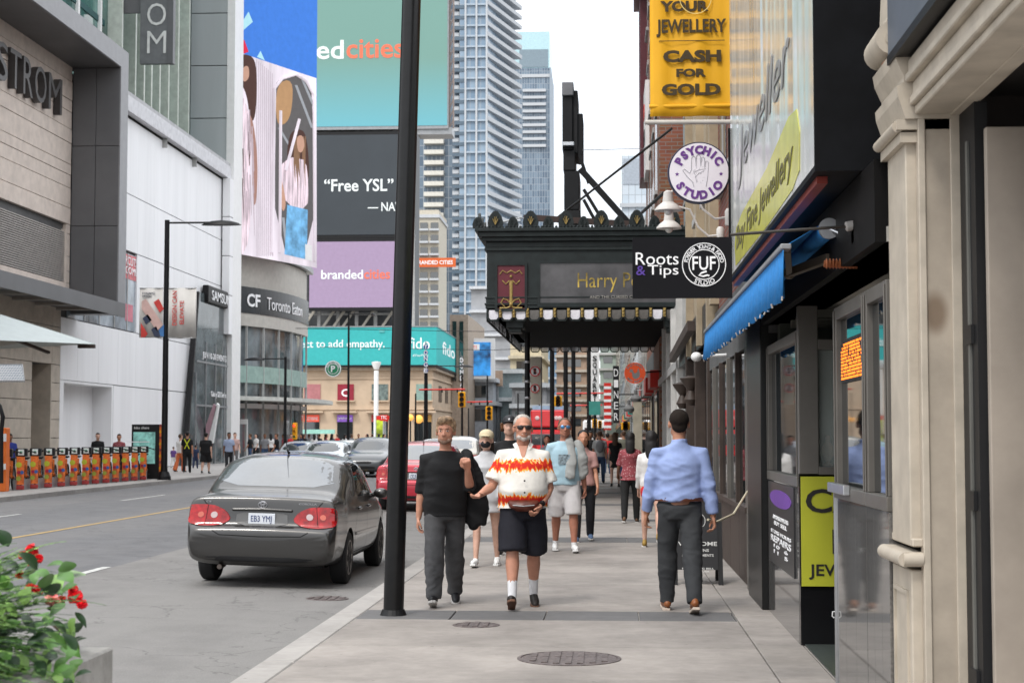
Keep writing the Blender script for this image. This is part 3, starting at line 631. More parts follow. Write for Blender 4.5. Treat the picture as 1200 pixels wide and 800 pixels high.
t = prow('panelled_building', 'pale blue panelled building front with white drainpipe beside the brick tower', 37.2, 46.5, 3.4, 16.5, PBL, 2.13,
     [(38.2+2.8*i, 39.8+2.8*i, 8+3.6*k, 10.4+3.6*k) for i in range(3) for k in range(2)])
MB().tube([(2.0, 38.0, 6.6), (2.0, 38.0, 17)], .07, 10).build('drainpipe', WHITE, t)
MB().tube([(1.95, 39.5, 6.6), (1.95, 39.5, 16)], .07, 10).build('drainpipe', C('navy downpipe', (.02, .03, .10)), t)
t = prow('brick_tower', 'weathered orange brick building with maroon corner strip beyond the marquee', 47, 64, 0, 24, BR2, 1.46,
     [(49+3.4*i, 50.8+3.4*i, 9+3.8*k, 11.4+3.8*k) for i in range(4) for k in range(3)])
MB().box(1.2, 1.9, 61.5, 64.3, 11.4, 24).build('corner_strip', MAR, t)
MB().box(1.32, 1.9, 58.5, 61.4, 11.2, 14.5).build('white_hoarding', WHITE, t)
MB().box(1.0, 2.4, 60.8, 64.6, 18.6, 19.1).build('cornice', MAR, t)
for k, (z, wd, s) in enumerate(((13.6, 1.0, 'RED'), (12.6, 1.2, 'OPEN'))): text(s, RED if k == 0 else TXTB, t, (1.30, 60, z), wd, .5, (0, -1, 0), (0, 0, 1), .01)
# ground floor fronts of the row
t = thing('dark_shopfront', 'black and brown shopfront under the blue valance with tall dark windows', 'shop', (2, 19, 0))
MB().box(1.47, 1.6, 15.1, 24.2, 2.55, 3.3).build('fascia', DKG, t)
MB().box(1.39, 1.6, 15.13, 16.6, 0, 2.72).build('black_pillar', BLK2, t, bevel=.008)
MB().box(1.43, 1.6, 16.62, 17.25, 0, 2.6).build('door_frame', FRM, t)
g = MB()
for i in range(22): g.box(1.424, 1.43, 16.8, 16.92, .45+.09*i, .495+.09*i)
tag(g.build('red_white_strip', C('faded red strip', (.45, .12, .12)), t), kind='stuff')
for i in range(5):
    y0 = 17.3+1.36*i
    MB().box(1.46, 1.6, y0, y0+1.34, 0, .78).build('brown_panel', BRN, t, bevel=.006)
    MB().box(1.47, 1.5, y0+.06, y0+1.3, .84, 2.5).build('window', GLASS, t)
    MB().box(1.43, 1.56, y0, y0+.09, .78, 2.55).build('mullion', BRN if i % 2 else FRM, t, bevel=.006)
MB().box(1.42, 1.6, 17.28, 24.1, .78, .84).build('sill', BRN, t)
MB().box(1.44, 1.62, 24.1, 24.4, 0, 3.2).build('end_pier', BRN, t)
t = thing('dark_entrance', 'deep black recessed entrance with carved brown post beyond the blue shirted man', 'shop entrance', (2, 28, 0))
MB().box(1.72, 1.9, 24.4, 34, 0, 3.6).build('back_panel', BLK2, t)
MB().box(1.44, 1.9, 24.4, 34, 3.0, 3.6).build('header', BLK2, t)
for y in (27.2, 30.4): MB().box(1.42, 1.6, y, y+.4, 0, 3.1).build('post', BRN, t, bevel=.01)
for y in (27.4, 30.6): MB().lathe([(.06, 2.1), (.12, 2.2), (.05, 2.35), (.16, 2.5), (.19, 2.56), (.05, 2.6)], (1.36, y, 0), n=14).build('carved_bracket', BRN, t, smooth=True)
MB().bar((1.30, 26, 3.35), (1.30, 34, 3.2), .12, .16).build('sloping_beam', BRN, t)
t = thing('grey_shopfront', 'light grey shopfront with posters beneath the far side of the marquee', 'shop', (2, 40, 0))
MB().box(1.52, 2.2, 34, 46.8, 0, 4.6).build('wall', LTG, t)
for y in (34.1, 37.3, 40.4, 43.5): MB().box(1.40, 1.55, y, y+.42, 0, 4.5).build('post', C('off white post', (.50, .49, .47)), t, bevel=.01)
for i, y in enumerate((34.7, 37.9, 41.0)):
    o = MB().box(1.50, 1.53, y, y+2.5, .5, 2.9).build('poster_case', FRM, t); MB().box(1.495, 1.50, y+.12, y+2.38, .62, 2.78).build('poster', M('faded poster %d' % i, ((.42, .36, .30), (.35, .30, .28), (.5, .42, .34))[i], rough=.4, var=.5, ns=1.6), o)
MB().box(1.38, 1.55, 34, 46.8, 3.0, 3.18).build('string_course', LTG, t)
cm = thing('security_camera', 'white dome security camera at the end of the blue valance', 'camera', at(819, 418, 20.5))
c = at(816, 418, 20.5); MB().ball(c, (.07, .09, .06)).build('housing', WHITE, cm, smooth=True); MB().tube([c, (1.5, 20.6, c.z+.03)], .02, 8).build('arm', WHITE, cm)
rp = thing('rope', 'thin pale rope looped from the blue shirted man toward the shopfront', 'rope', (1.2, 17, .9))
MB().tube([(1.42, 17.0, 1.02), (1.25, 16.7, .80), (1.05, 16.3, .74), (.95, 16, .78)], .012, 8).build('cord', C('pale rope', (.5, .45, .33)), rp)
# farther ground and upper fronts
FR = [('stone_shop', 'brown stone shopfront just past the grey posters', 47.1, 53, 4.4, M('brown stone', (.22, .12, .08), rough=.7), .03),
      ('glass_shop', 'dark glass shopfront with orange brown frame further along the right pavement', 53.2, 63.8, 4.4, DKG, .03),
      ('pale_building', 'pale concrete building beyond the round chicken sign', 64.2, 84, 10.5, M('pale concrete', (.42, .41, .38)), 0),
      ('green_glass_building', 'greenish glass building with vertical diner sign far along the right pavement', 84.2, 118, 11.5, M('greenish glass wall', (.14, .19, .19), rough=.15), 0),
      ('brown_building', 'low brown building far along the right side of the street', 118.2, 160, 12, M('far brown wall', (.28, .18, .12)), 0),
      ('slate_building', 'slate grey building closing the right side of the distant street', 160.2, 240, 14, M('slate wall', (.22, .25, .27)), 0),
      ('cream_building', 'far cream building on the right where the street narrows', 240.2, 420, 22, M('cream wall', (.5, .46, .36)), 0)]
for nm, lb, y0, y1, h, m, dx in FR:
    wl = []
    st = 3.2 if y1 < 100 else (6 if y1 < 200 else 14)
    y = y0+.8
    while y+st*.6 < y1:
        for k in range(1, int(h/3.4)): wl.append((y, y+st*.6, .8+3.4*k, 2.8+3.4*k))
        y += st
    t = prow(nm, lb, y0, y1, 0, h, m, 1.46-dx, wl)
    y = y0+.5
    i = 0
    while y+3 < y1:
        MB().box(1.40-dx, 1.5, y, y+2.4, .4, 2.9).build('shop_window', GLASS, t); MB().box(1.2-dx, 1.5, y-.2, y+2.6, 3.0, 3.5).build('shop_sign_band', (RED, LTG, BRN, TEALG, YELL, BLACKP)[i % 6], t)
        y += 3.2 if y1 < 100 else 8; i += 1
# stone column with dome lamps
t = thing('stone_column', 'pale stone column standing out from the right hand shopfronts', 'column', (.95, 66, 0))
c = at(747, 490, 62); MB().box(c.x-.17, c.x+.17, 61.8, 62.2, 0, at(747, 466, 62).z).build('shaft', C('stone shaft', (.42, .38, .30)), t); MB().box(c.x-.24, c.x+.24, 61.7, 62.3, at(747, 467, 62).z, at(747, 464, 62).z).build('cap', LTG, t)
for u, v, lb in ((745, 467, 'upper'), (737, 479, 'lower')):
    c = at(u, v, 58); l = thing('dome_lamp', lb+' grey dome street lamp below the round orange chicken sign', 'lamp', c)
    MB().lathe([(.17, -.1), (.2, 0), (.16, .08), (.06, .14), (.05, .3), (.01, .34)], c, n=18).build('shade', C('lamp grey', (.16, .16, .16)), l, smooth=True); MB().tube([c+Vector((0, 0, .3)), (1.42, 58, c.z+.32)], .02, 8).build('arm', GREYM, l)
# round orange chicken sign
t = thing('chicken_sign', 'round orange red sign with a white rooster beneath the theatre marquee', 'sign', at(744, 437, 46))
c = at(744, 437, 45.5); sc = 45.5/FPX
MB().lathe([(12.2*sc, -.05), (12.4*sc, 0), (12.2*sc, .05)], c, 'y', 40).build('disc', C('orange red acrylic', (.85, .11, .03), rough=.3, var=.03, emit=.35), t)  # emission added to brighten the disc in the marquee's shade
cf = c+Vector((0, -.055, 0)); g = MB()
rp_ = [(-6, 3), (-5, 5), (-2.5, 4), (-1.5, 1), (0, -.5), (2.5, 1), (3, 4), (4.5, 6), (5, 2), (6, -1), (5, -5), (2, -7), (-1, -7), (-3, -4), (-3.5, 0), (-4.5, 1), (-6.5, 1)]
g.prism([cf+Vector((x*sc, 0, y*sc)) for x, y in rp_], (0, .004, 0)); g.build('rooster_emblem', TXTW, t)
arc_text('FRIED CHICKEN', TXTW, t, cf, 10*sc, 2.6*sc, 150, 30, bold=.05); arc_text('MARY BROWNS', TXTW, t, cf, 10*sc, 2.6*sc, 215, 325, flip=True, bold=.05)
MB().tube([c, (1.43, 45.5, c.z+.05)], .02, 8).build('arm', BLACKM, t)
for (u, v, Y, s, m, lb) in ((697, 478, 60, (.42, .5), TEALG, 'small dark green street name sign'), (722, 462, 74, (.28, 2.6), BLACKP, 'black vertical diner blade sign over the right pavement'), (712, 476, 90, (.4, 2.6), RED, 'red and white striped vertical sign far along the right pavement'), (764, 455, 56, (.5, .5), RED, 'small square red hanging sign right of the chicken sign')):
    c = at(u, v, Y); t = thing('blade_sign', lb, 'sign', c)
    bd = MB().box(c.x-s[0]/2, c.x+s[0]/2, Y-.05, Y+.05, c.z-s[1]/2, c.z+s[1]/2).build('board', m, t)
    if u == 722:
        for i, ch in enumerate('DINER'): text(ch, TXTW, t, (c.x, Y-.06, c.z+s[1]*.38-.5*i), .2, .34, depth=.01)
    if u == 712:
        for i in range(7): MB().box(c.x-s[0]/2, c.x+s[0]/2, Y-.07, Y-.052, c.z-1.2+.36*i, c.z-1.05+.36*i).build('white_stripe', TXTW, t)
    if u == 696: MB().lathe([(.12, -.02), (.12, 0)], (c.x, Y-.05, c.z), 'y', 16).build('emblem', C('pale green', (.3, .5, .4)), t)
    MB().tube([c, (1.42, Y, c.z)] if u > 700 else [(c.x, Y+.1, 0), (c.x, Y+.1, c.z+s[1]/2)], .03, 8).build('bracket' if u > 700 else 'post', BLACKM, t)
# ================================================================ MARQUEE
MG = M('blackish green cast iron', (.011, .017, .017), rough=.5, var=.3, ns=4, bump=.08, bs=20)
MGD = M('shaded black iron underside', (.003, .0035, .004), rough=.8, spec=.05)  # darker copy of the iron: underside shade put into colour against ground bounce
GOLD = M('old gold leaf', (.36, .25, .08), rough=.4, metal=.3, var=.2, ns=20)
t = mq = thing('theatre_marquee', 'ornate black iron theatre marquee canopy reaching over the pavement', 'marquee', (-.4, 46, 4.2))
MX0, MX1, MY0, MY1 = -2.93, 2.12, 38.5, 53.0
MB().box(MX0, MX1, MY0, MY1, 4.62, 6.0).build('body', MG, t)
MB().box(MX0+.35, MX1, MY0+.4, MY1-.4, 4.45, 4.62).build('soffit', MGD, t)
for k, (e, z0, z1) in enumerate(((.05, 6.0, 6.08), (.02, 6.08, 6.22), (.12, 6.22, 6.32), (.20, 6.32, 6.44), (.27, 6.44, 6.52))):
    MB().box(MX0-e, MX1, MY0-e, MY1+e, z0, z1).build('cornice_moulding', MG, t, bevel=.01)
for k, (e, z0, z1) in enumerate(((.03, 4.62, 4.70), (.05, 4.70, 4.75), (.02, 4.75, 4.86), (.04, 4.86, 4.9))): MB().box(MX0-e, MX1, MY0-e, MY1+e, z0, z1).build('base_moulding', MG, t, bevel=.008)
def antefix(wd, h):
    g = MB(); pts = [(-wd*.5, 0), (-wd*.55, h*.35), (-wd*.42, h*.7), (-wd*.18, h*.95), (0, h), (wd*.18, h*.95), (wd*.42, h*.7), (wd*.55, h*.35), (wd*.5, 0)]
    g.prism([(x, 0, z) for x, z in pts], (0, .06, 0))
    for a in (-50, -25, 0, 25, 50): g.bar((0, -.01, h*.15), (math.sin(R(a))*wd*.38, -.02, h*.15+math.cos(R(a))*h*.62), wd*.07, .03)
    return g.mesh('antefix', MG)
big, small = antefix(.34, .42), antefix(.24, .28)
fan = MB()
for a in (-45, -15, 15, 45): fan.bar((0, -.035, .08), (math.sin(R(a))*.09, -.04, .08+math.cos(R(a))*.2), .018, .012)
fanm = fan.mesh('gilt_fan', GOLD)
def put(me, x, y, z, rz=0, nm='antefix', par=None):
    o = link(nm, me, None, par or mq); o.location = Vector((x, y, z))-origin_of(par or mq); o.rotation_euler.z = rz; return o
x = MX0-.2; k = 0
while x < MX1:
    a = put(big if k % 2 else small, x, MY0-.2, 6.52)
    if k % 2: f = link('gilt_fan', fanm, None, a)
    x += .42; k += 1
y = MY0+.2; k = 1
while y < MY1:
    put(big if k % 2 else small, MX0-.22, y, 6.52, -math.pi/2); y += .42; k += 1
g = MB()
for i in range(60): g.ball((MX0-.2+.085*i, MY0-.22, 6.54), .035, 8, 6)
tag(g.build('bead_row', MG, t), kind='stuff')
# panel with gilt figure
def mp(u, v, d=0): p = at(u, v, MY0); return Vector((p.x, MY0-.02-d, p.z))
a, b = mp(583, 362), mp(615, 311)
pn = MB().box(a.x, b.x, MY0-.03, MY0+.01, a.z, b.z).build('ornament_panel', C('maroon panel', (.12, .02, .03), rough=.5), t)
f = MB(); e = .06
for (x0, x1, z0, z1) in ((a.x-e, a.x, a.z-e, b.z+e), (b.x, b.x+e, a.z-e, b.z+e), (a.x, b.x, a.z-e, a.z), (a.x, b.x, b.z, b.z+e)): f.box(x0, x1, MY0-.06, MY0+.01, z0, z1)
f.build('panel_frame', MG, t)
g = MB(); s = MY0/FPX; cc = mp(599, 337, .02)
P_ = lambda x, z: cc+Vector((x*s, 0, z*s))
g.limb([P_(0, -20), P_(0, -12), P_(0, 0), P_(0, 8)], [(2.6*s, .01), (1.6*s, .01), (1.8*s, .01), (2.4*s, .01)], 8); g.ball(P_(0, 13), 1.7*s)
g.limb([P_(-2, 8), P_(-6, 4), P_(-10, 8)], [.8*s]*3, 6); g.limb([P_(2, 8), P_(6, 4), P_(10, 8)], [.8*s]*3, 6)
for sx in (-1, 1):
    g.limb([P_(0, -20), P_(4*sx, -15), P_(9*sx, -13), P_(12*sx, -18), P_(8*sx, -22)], [.8*s]*5, 6); g.limb([P_(0, -22), P_(5*sx, -24), P_(13*sx, -24)], [.8*s]*3, 6)
    g.limb([P_(0, 20), P_(5*sx, 17), P_(10*sx, 20), P_(13*sx, 16)], [.7*s]*4, 6)
g.build('gilt_figure', GOLD, pn)
a, b = mp(633, 357), mp(745, 308)
pm = M('dim cloudy poster', (.06, .057, .06), rough=.3, var=.45, ns=1.3, spec=.7)
pn = MB().box(a.x, 1.6, MY0-.03, MY0+.01, a.z, b.z).build('poster_box', pm, t)
f = MB()
for (x0, x1, z0, z1) in ((a.x-e, a.x, a.z-e, b.z+e), (1.6, 1.6+e, a.z-e, b.z+e), (a.x, 1.6, a.z-e, a.z), (a.x, 1.6, b.z, b.z+e)): f.box(x0, x1, MY0-.06, MY0+.01, z0, z1)
f.build('poster_frame', MG, t)
text('Harry Potter', C('tarnished gold lettering', (.42, .30, .06), rough=.4, var=.5, ns=3), pn, mp(729, 331, .02), 104*s, 23*s, bold=-.01, depth=.004)
text('AND THE CURSED CHILD', C('pale poster lettering', (.35, .33, .3)), pn, mp(722, 348, .02), 62*s, 3.5*s, depth=.004)
# hanging glass tabs between gilt dividers
TABG = M('pearly glass tab', (.80, .78, .88), rough=.15, var=.25, ns=3)
TABD = M('dark glass tab', (.14, .13, .12), rough=.2, var=.4, ns=3)
TABF = M('clear pearly glass tab', (.80, .80, .84), rough=.2, var=.2, ns=2); N(TABF)[2].inputs['Alpha'].default_value = .45
def tabmesh(m):
    g = MB(); g.prism([(-.11, 0, .22), (-.11, 0, .05), (-.07, 0, .0), (.07, 0, .0), (.11, 0, .05), (.11, 0, .22)], (0, .02, 0)); return g.mesh('glass_tab', m)
def rimmesh():
    g = MB(); pts = [(-.135, 0, .24), (-.135, 0, .03), (-.09, 0, -.03), (.09, 0, -.03), (.135, 0, .03), (.135, 0, .24)]; g.tube(pts, .022, 6); return g.mesh('tab_rim', MG)
tf = tabmesh(TABF)
tg, td, rm = tabmesh(TABG), tabmesh(TABD), rimmesh()
dv = MB(); dv.box(-.03, .03, -.04, 0, .05, .26); dv.ball((0, -.04, .12), .03, 8, 6); dv.ball((0, -.04, .2), .03, 8, 6); dvm = dv.mesh('gilt_divider', GOLD)
def tabs(x0, x1, y, pr, rz=0, n=None, gd=True):
    n = n or int(abs(x1-x0)/.325)
    for i in range(n):
        x = x0+.325*(i+.5)
        if rz == 0: px, py = x, y
        else: px, py = y, x
        o = put((tg if gd else tf) if random.random() < pr(i/n) else td, px, py, 4.36, rz, 'glass_tab'); link('tab_rim', rm, None, o)
        if gd: put(dvm, px+(.1625 if rz == 0 else 0), py+(.1625 if rz else 0), 4.36, rz, 'gilt_divider')
tabs(MX0, MX1, MY0-.01, lambda q: .85 if q < .5 else .15)  # mostly pale on the left: sky showing through glass is put into colour
tabs(MX0, MX1, MY1, lambda q: 1., gd=False)
tabs(MY0+.1, MY1, MX0, lambda q: .7, -math.pi/2, gd=False)
for x in (MX0+.45, 1.3):
    g = MB(); g.box(x, x+.42, MY0+.15, MY0+.9, 4.16, 4.46).box(x+.05, x+.37, MY0+.2, MY0+.8, 4.06, 4.16)
    g.build('corner_bracket', MG, t, bevel=.015)
# blade sign standing on the marquee, seen end-on, with struts and tie rods
t = thing('vertical_blade_sign', 'tall black vertical theatre sign seen edge on above the marquee', 'sign', (-1, 44, 6.5))
def bp(u, v, Y=44.): return at(u, v, Y)
def bbox(u0, u1, v0, v1, Y0, Y1, nm, m):
    a, b = bp(u0, v1, Y0), bp(u1, v0, Y0); return MB().box(a.x, b.x, Y0, Y1, a.z, b.z).build(nm, m, t, bevel=.02)
bbox(658.5, 672, 96, 112, 43.7, 45.9, 'cap', C('grey sign cap', (.16, .16, .17)))
bbox(659, 671, 112, 176, 43.8, 45.8, 'upper_case', BLACKM); bbox(671, 677, 106, 180, 43.9, 45.7, 'edge_strip', BLACKP)
bbox(659, 673, 166, 171, 43.6, 43.8, 'lamp_housing', STEEL); bbox(660, 674, 176, 200, 43.8, 45.8, 'middle_case', BLACKP)
bbox(676, 683, 133, 182, 44.0, 45.6, 'outrigger', BLACKM); bbox(661, 679, 200, 246, 43.8, 45.8, 'lower_case', BLACKM); bbox(663, 680, 246, 262, 43.8, 45.8, 'foot', BLACKP)
g = MB(); g.bar(bp(680, 198), bp(737, 262), .16, .16); g.build('strut', BLACKM, t)
for a, b in (((684, 222), (706, 258)), ((684, 234), (697, 258)), ((676, 172), (690, 215))): MB().bar(bp(*a), bp(*b), .09, .09).build('strut', BLACKM, t)
g = MB(); g.bar(bp(618, 255, 43), bp(737, 262.5, 43), .11, .16); g.bar(bp(616, 252, 43), bp(616, 262, 43), .12, .12); g.build('base_beam', C('dark brown beam', (.05, .03, .025)), t)
for a, b, r in (((644, 262), (787, 151), .03), ((738, 262), (778, 226), .04)): MB().tube([bp(*a), at(b[0], b[1], 36)], r, 8).build('tie_rod', C('dark steel rod', (.05,)*3), t)
MB().tube([bp(683, 176), at(760, 174, 60)], .012, 6).build('stay_wire', GREYM, t)
g = MB(); g.tube([bp(590, 260, 41), bp(610, 255, 41), bp(625, 259, 41)], .02, 6); g.build('conduit', GREYM, t)
# ================================================================ LEFT: department store
SW = M('white metal panel', (.80, .80, .81), rough=.45, var=.04, ns=1.2, stretch=(1, 1, .08))
STN = M('beige limestone board', (.68, .59, .52), rough=.75, var=.08, ns=2.5)
STN2 = M('grey beige stone course', (.48, .42, .35), rough=.75, var=.10, ns=2)
FG = M('dark grey metal frame', (.135, .135, .14), rough=.45, metal=.2, var=.06, ns=.8)
FGL = M('grey metal frame face', (.26, .26, .27), rough=.45, metal=.2, var=.05)
TGL = M('teal tinted glazing', (.05, .15, .13), rough=.06, var=.6, ns=.3, spec=.9)
SILV = M('silver cladding', (.42, .45, .46), rough=.4, metal=.2, var=.04, ns=.8, stretch=(1, 1, .1))
t = ds = thing('department_store', 'large department store with grey portal frame, beige boards, louvres and white panelled flank', 'building', (-24, 75, 0))
for (a_, b_, c_, d_, e_) in ((30, 63.5, -.1, 17, -22.86), (65.9, 67.4, -.1, 17, -22.86), (74.3, 96, -.1, 17, -22.86), (63.5, 65.9, 4.5, 17, -22.86), (67.4, 74.3, 3.9, 17, -22.86), (63.5, 65.9, -.1, 4.5, -23.66), (67.4, 74.3, -.1, 3.9, -23.66)): MB().box(-45, e_, a_, b_, c_, d_).build('core_wall', C('dark joint backing', (.10, .10, .10)), t)
# stone ground storey Y 40..67 with a dark recess
zs = [0, .75, 1.5, 2.25, 3.0, 3.75, 4.5, 5.25, 6.05, 6.9]
def course(y0, y1, z0, z1, m, nm, x=-22.7, dp=.16): MB().box(x-dp, x, y0+.01, y1-.01, z0+.012, z1-.012).build(nm, m, t, bevel=.008)
for i, (a, b) in enumerate(zip(zs[:-1], zs[1:])):
    for y0, y1 in ((40, 46), (46, 52), (52, 58), (58, 63.6), (65.9, 66.9)): course(y0, y1, a, b, STN2, 'stone_course')
    if b > 4.5: course(63.6, 65.9, a, b, STN2, 'stone_course')
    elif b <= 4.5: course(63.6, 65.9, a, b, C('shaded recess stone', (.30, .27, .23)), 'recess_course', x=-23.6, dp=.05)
MB().box(-23.6, -22.7, 65.8, 65.9, 0, 4.5).build('recess_side', STN2, t)
# boards above
z = 7.2; k = 0; rnd = [.78, .5, .62, .95, .40, .7, .85, .55, .45, .9, .6, .72, .5, .8, .65, .9, .5]
while z < 16.9:
    h = min(rnd[k % len(rnd)], 17.2-z)
    if not (7.6 < z+.01 < 10.1): course(44, 67.9, z, z+h, STN, 'stone_board', -22.70+random.uniform(-.01, .01))
    else: course(67.4, 67.9, z, z+h, STN, 'stone_board')
    z += h; k += 1
# louvre
for i in range(27):
    z = 7.75+.088*i; MB().box(-22.86, -22.70, 44, 67.2, z, z+.045).build('louvre_slat', C('louvre slat', (.45, .42, .39)), t)
MB().box(-22.86, -22.66, 67.2, 67.35, 7.65, 10.2).build('louvre_frame', STN, t); MB().box(-22.9, -22.84, 44, 67.2, 7.7, 10.15).build('louvre_back', BLACKP, t)
# portal frame
xf = -20.66
MB().box(-22.9, xf, 30, 69, 17.15, 17.25).build('frame_soffit', FG, t); MB().box(xf-.02, xf+.04, 30, 69, 17.18, 18.0).build('frame_face', FGL, t)
MB().box(-45, xf, 30, 69, 17.25, 17.95).build('frame_beam', FG, t)
for i in range(2):
    for (z0, z1) in ((7.0, 10.4), (10.42, 13.8), (13.82, 17.13)):
        MB().box(-22.7+1.02*i+.01, -22.7+1.02*(i+1)-.01, 67.95, 68.1, z0, z1).build('frame_panel', FG, t, bevel=.008)
MB().box(-22.7, xf, 68.05, 69.0, 6.7, 17.2).build('frame_leg', FG, t); MB().box(xf-.02, xf+.04, 67.95, 69.0, 6.6, 17.18).build('frame_face', FGL, t)
MB().box(-22.9, xf, 40, 69, 6.85, 7.15).build('canopy_slab', FG, t); MB().box(xf-.02, xf+.05, 40, 69, 6.62, 7.2).build('frame_face', FG, t)
for i in range(9): MB().box(-22.6, xf-.1, 46+2.5*i, 46.25+2.5*i, 6.72, 6.85).build('soffit_rib', C('pale soffit rib', (.30, .27, .24)), t)
# letters NORDSTROM
L = 'NORDSTROM'; y = 68.0-.7
LT = C('charcoal letters', (.07, .065, .065), rough=.4)
wds = [1.5, 1.5, 1.25, 1.35, 1.3, 1.35, 1.2, 1.5, 1.85]
y0 = 65.9
for ch, wd in list(zip(L, wds))[::-1]:
    text(ch, LT, t, (-22.55, y0-wd/2, 15.42), wd*.86, 1.45, (0, 1, 0), (0, 0, 1), .14, name='letter', bold=.0); y0 -= wd+.06
# white flank
ys = [69.1+2.9*i for i in range(10)]; rws = [0, 3.9, 6.5, 10.3, 13.0, 16.6]
for a, b in zip(ys[:-1], ys[1:]):
    for z0, z1 in zip(rws[:-1], rws[1:]):
        if z0 == 6.5 and b < 78: continue
        if z0 == 0 and a < 77: continue
        MB().box(-22.84, -22.7, a+.008, b-.008, z0+.02, z1-.02).build('white_panel', SW, t, bevel=.006)
MB().box(-22.84, -22.7, 66.92, 67.4, 0, 3.9).build('white_panel', SW, t); MB().box(-22.84, -22.7, 74.3, 78.0-.2, .02, 3.88).build('white_panel', SW, t); MB().box(-22.84, -22.7, 66.92, 69.09, 3.92, 6.5).build('white_panel', SW, t)
MB().box(-23.6, -22.72, 74.1, 74.29, 0, 3.9).build('recess_wall', SW, t); MB().box(-23.65, -23.6, 67.4, 74.1, 0, 3.9).build('recess_back', SW, t)
MB().box(-23.6, -22.72, 67.4, 74.1, 3.8, 3.9).build('recess_head', SW, t); MB().box(-23.6, -23.57, 69.8, 69.86, 0, 2.7).build('door_joint', GREYM, t)
MB().box(-22.84, -22.78, 68, 78.3, 6.55, 10.2).build('display_window', C('display window glass', (.30, .34, .38), rough=.08, var=.5, ns=.5), t)
for y in (70.1, 72.2, 74.4, 76.4): MB().box(-22.78, -22.74, y, y+.08, 6.55, 10.2).build('mullion', LTG, t)
pp = MB().box(-22.775, -22.76, 74.5, 78.2, 9.0, 10.15).build('window_poster', M('red and white poster', (.62, .12, .14), rough=.4, var=.3), t)
text('SUPERCUTS', TXTW, pp, (-22.75, 76.3, 9.85), 3.3, .4, (0, 1, 0)); text('WELCOME', TXTW, pp, (-22.75, 76.3, 9.4), 3.3, .35, (0, 1, 0))
MB().box(-22.775, -22.76, 76.2, 77.4, 7.0, 7.8).build('window_sticker', C('pink sticker', (.6, .2, .25)), t)
MB().box(-22.7, -22.35, 69.1, 96, 16.7, 17.45).build('roof_fascia', C('pale coping', (.6, .6, .62)), t, bevel=.02); MB().box(-23.3, -22.4, 69.1, 96, 17.45, 17.65).build('coping', C('grey coping', (.42, .42, .43)), t)
for y in (82, 88): MB().box(-22.7, -22.45, y, y+.03, 16.2, 16.7).build('bracket', LTG, t)
rb = MB().box(-22.69, -22.6, 69.3, 69.7, 12.2, 16.4).build('red_banner_edge', C('raspberry red', (.55, .04, .10)), t)
# glazed upper storeys with pale fins
MB().box(-45, -25.2, 40, 95.4, 17, 46).build('glazing', TGL, t)
for i, y in enumerate((58, 61.5, 64.8, 68.5, 72.2, 75.6, 79.0)): MB().box(-25.2, -25.05, y, y+.25, 17.2, 46).build('glazing_mullion', WHITE, t)
for y in (80.6, 83, 84.6, 86, 87.6, 89.4, 91.4, 93.8):
    MB().box(-25.2, -24.45, y, y+.22, 17.3, 46).build('vertical_fin', C('pale green fin', (.52, .56, .50), rough=.4), t, bevel=.01)
for z in (22, 27, 32): MB().box(-25.21, -25.15, 40, 80, z, z+.3).build('spandrel', C('dark teal spandrel', (.02, .08, .08)), t)
# silver pier
z = 4.6
MB().box(-25.0, -22.45, 96.0, 99, 0, 46).build('pier_core', GREYM, t)
while z < 44:
    MB().box(-24.85, -22.65, 95.8, 96.0, z+.02, z+3.13).build('silver_panel', SILV, t, bevel=.01); z += 3.16
MB().box(-22.66, -22.2, 95.75, 98, 0, 46).build('white_edge', WHITE, t)
for k in range(4): MB().box(-22.62, -22.18, 94.8, 95.7, 7.5+2.3*k, 9.76+2.3*k).build('corner_panel', SW, t, bevel=.01)
ds.scale = (1, .983, 1); ds.location.y = 75*.983
# vertical blade with letters
vb = thing('store_blade_sign', 'tall grey vertical store sign with pale capital letters O and M high on the left', 'sign', (-22.2, 80, 20))
a, b = at(165, 76, 80), at(204, 76, 80); b.z = 46; MB().box(a.x, b.x-.3, 79.8, 80.1, a.z, b.z).build('board', C('blade grey', (.15, .155, .16), rough=.5), vb)
MB().box(b.x-.3, b.x, 79.75, 80.15, a.z, b.z).build('side_edge', FG, vb); MB().box(a.x-.9, a.x, 79.9, 80.05, at(165, 16, 80).z, at(165, -1, 80).z).build('fixing_bracket', FG, vb)
sc = 80/FPX
for i, ch in enumerate('MORTSDRON'): text(ch, C('pale letter', (.68, .68, .66)), vb, at(183.5, 49.5-32.5*i, 79.78), 23*sc, 27*sc, name='letter', bold=-.01)
# phone shop glazing leaning out of the white flank
sm = thing('phone_shop_front', 'dark glass phone shop front with slanted edge set in the white flank', 'shop', (-22.5, 90, 0))
def lp3(u, v, X=-22.6): return onx(u, v, X)
pts = [lp3(233, 340), lp3(262, 352), lp3(262, 528), lp3(205, 537)]
MB().prism([lp3(230, 342), lp3(261, 350), (-22.6, 95.6, 0), (-22.6, 84.4, 0)], (.12, 0, 0)).build('glass_wall', M('reflective shop glass', (.10, .12, .125), rough=.07, var=.6, ns=.5), sm)
MB().bar(lp3(231, 342, -22.4), (-22.4, 84.4, 0), .25, .2).build('slanted_edge', BLACKP, sm)
for q in (86.8, 89, 91.2, 93.4): MB().box(-22.48, -22.42, q, q+.08, 0, 6.8 if q > 88 else 5).build('mullion', GREYM, sm)
for z in (3.2, 5.6): MB().box(-22.48, -22.43, 87, 95.5, z, z+.1).build('transom', GREYM, sm)
a, b = lp3(231, 336, -22.2), lp3(262, 352, -22.2)
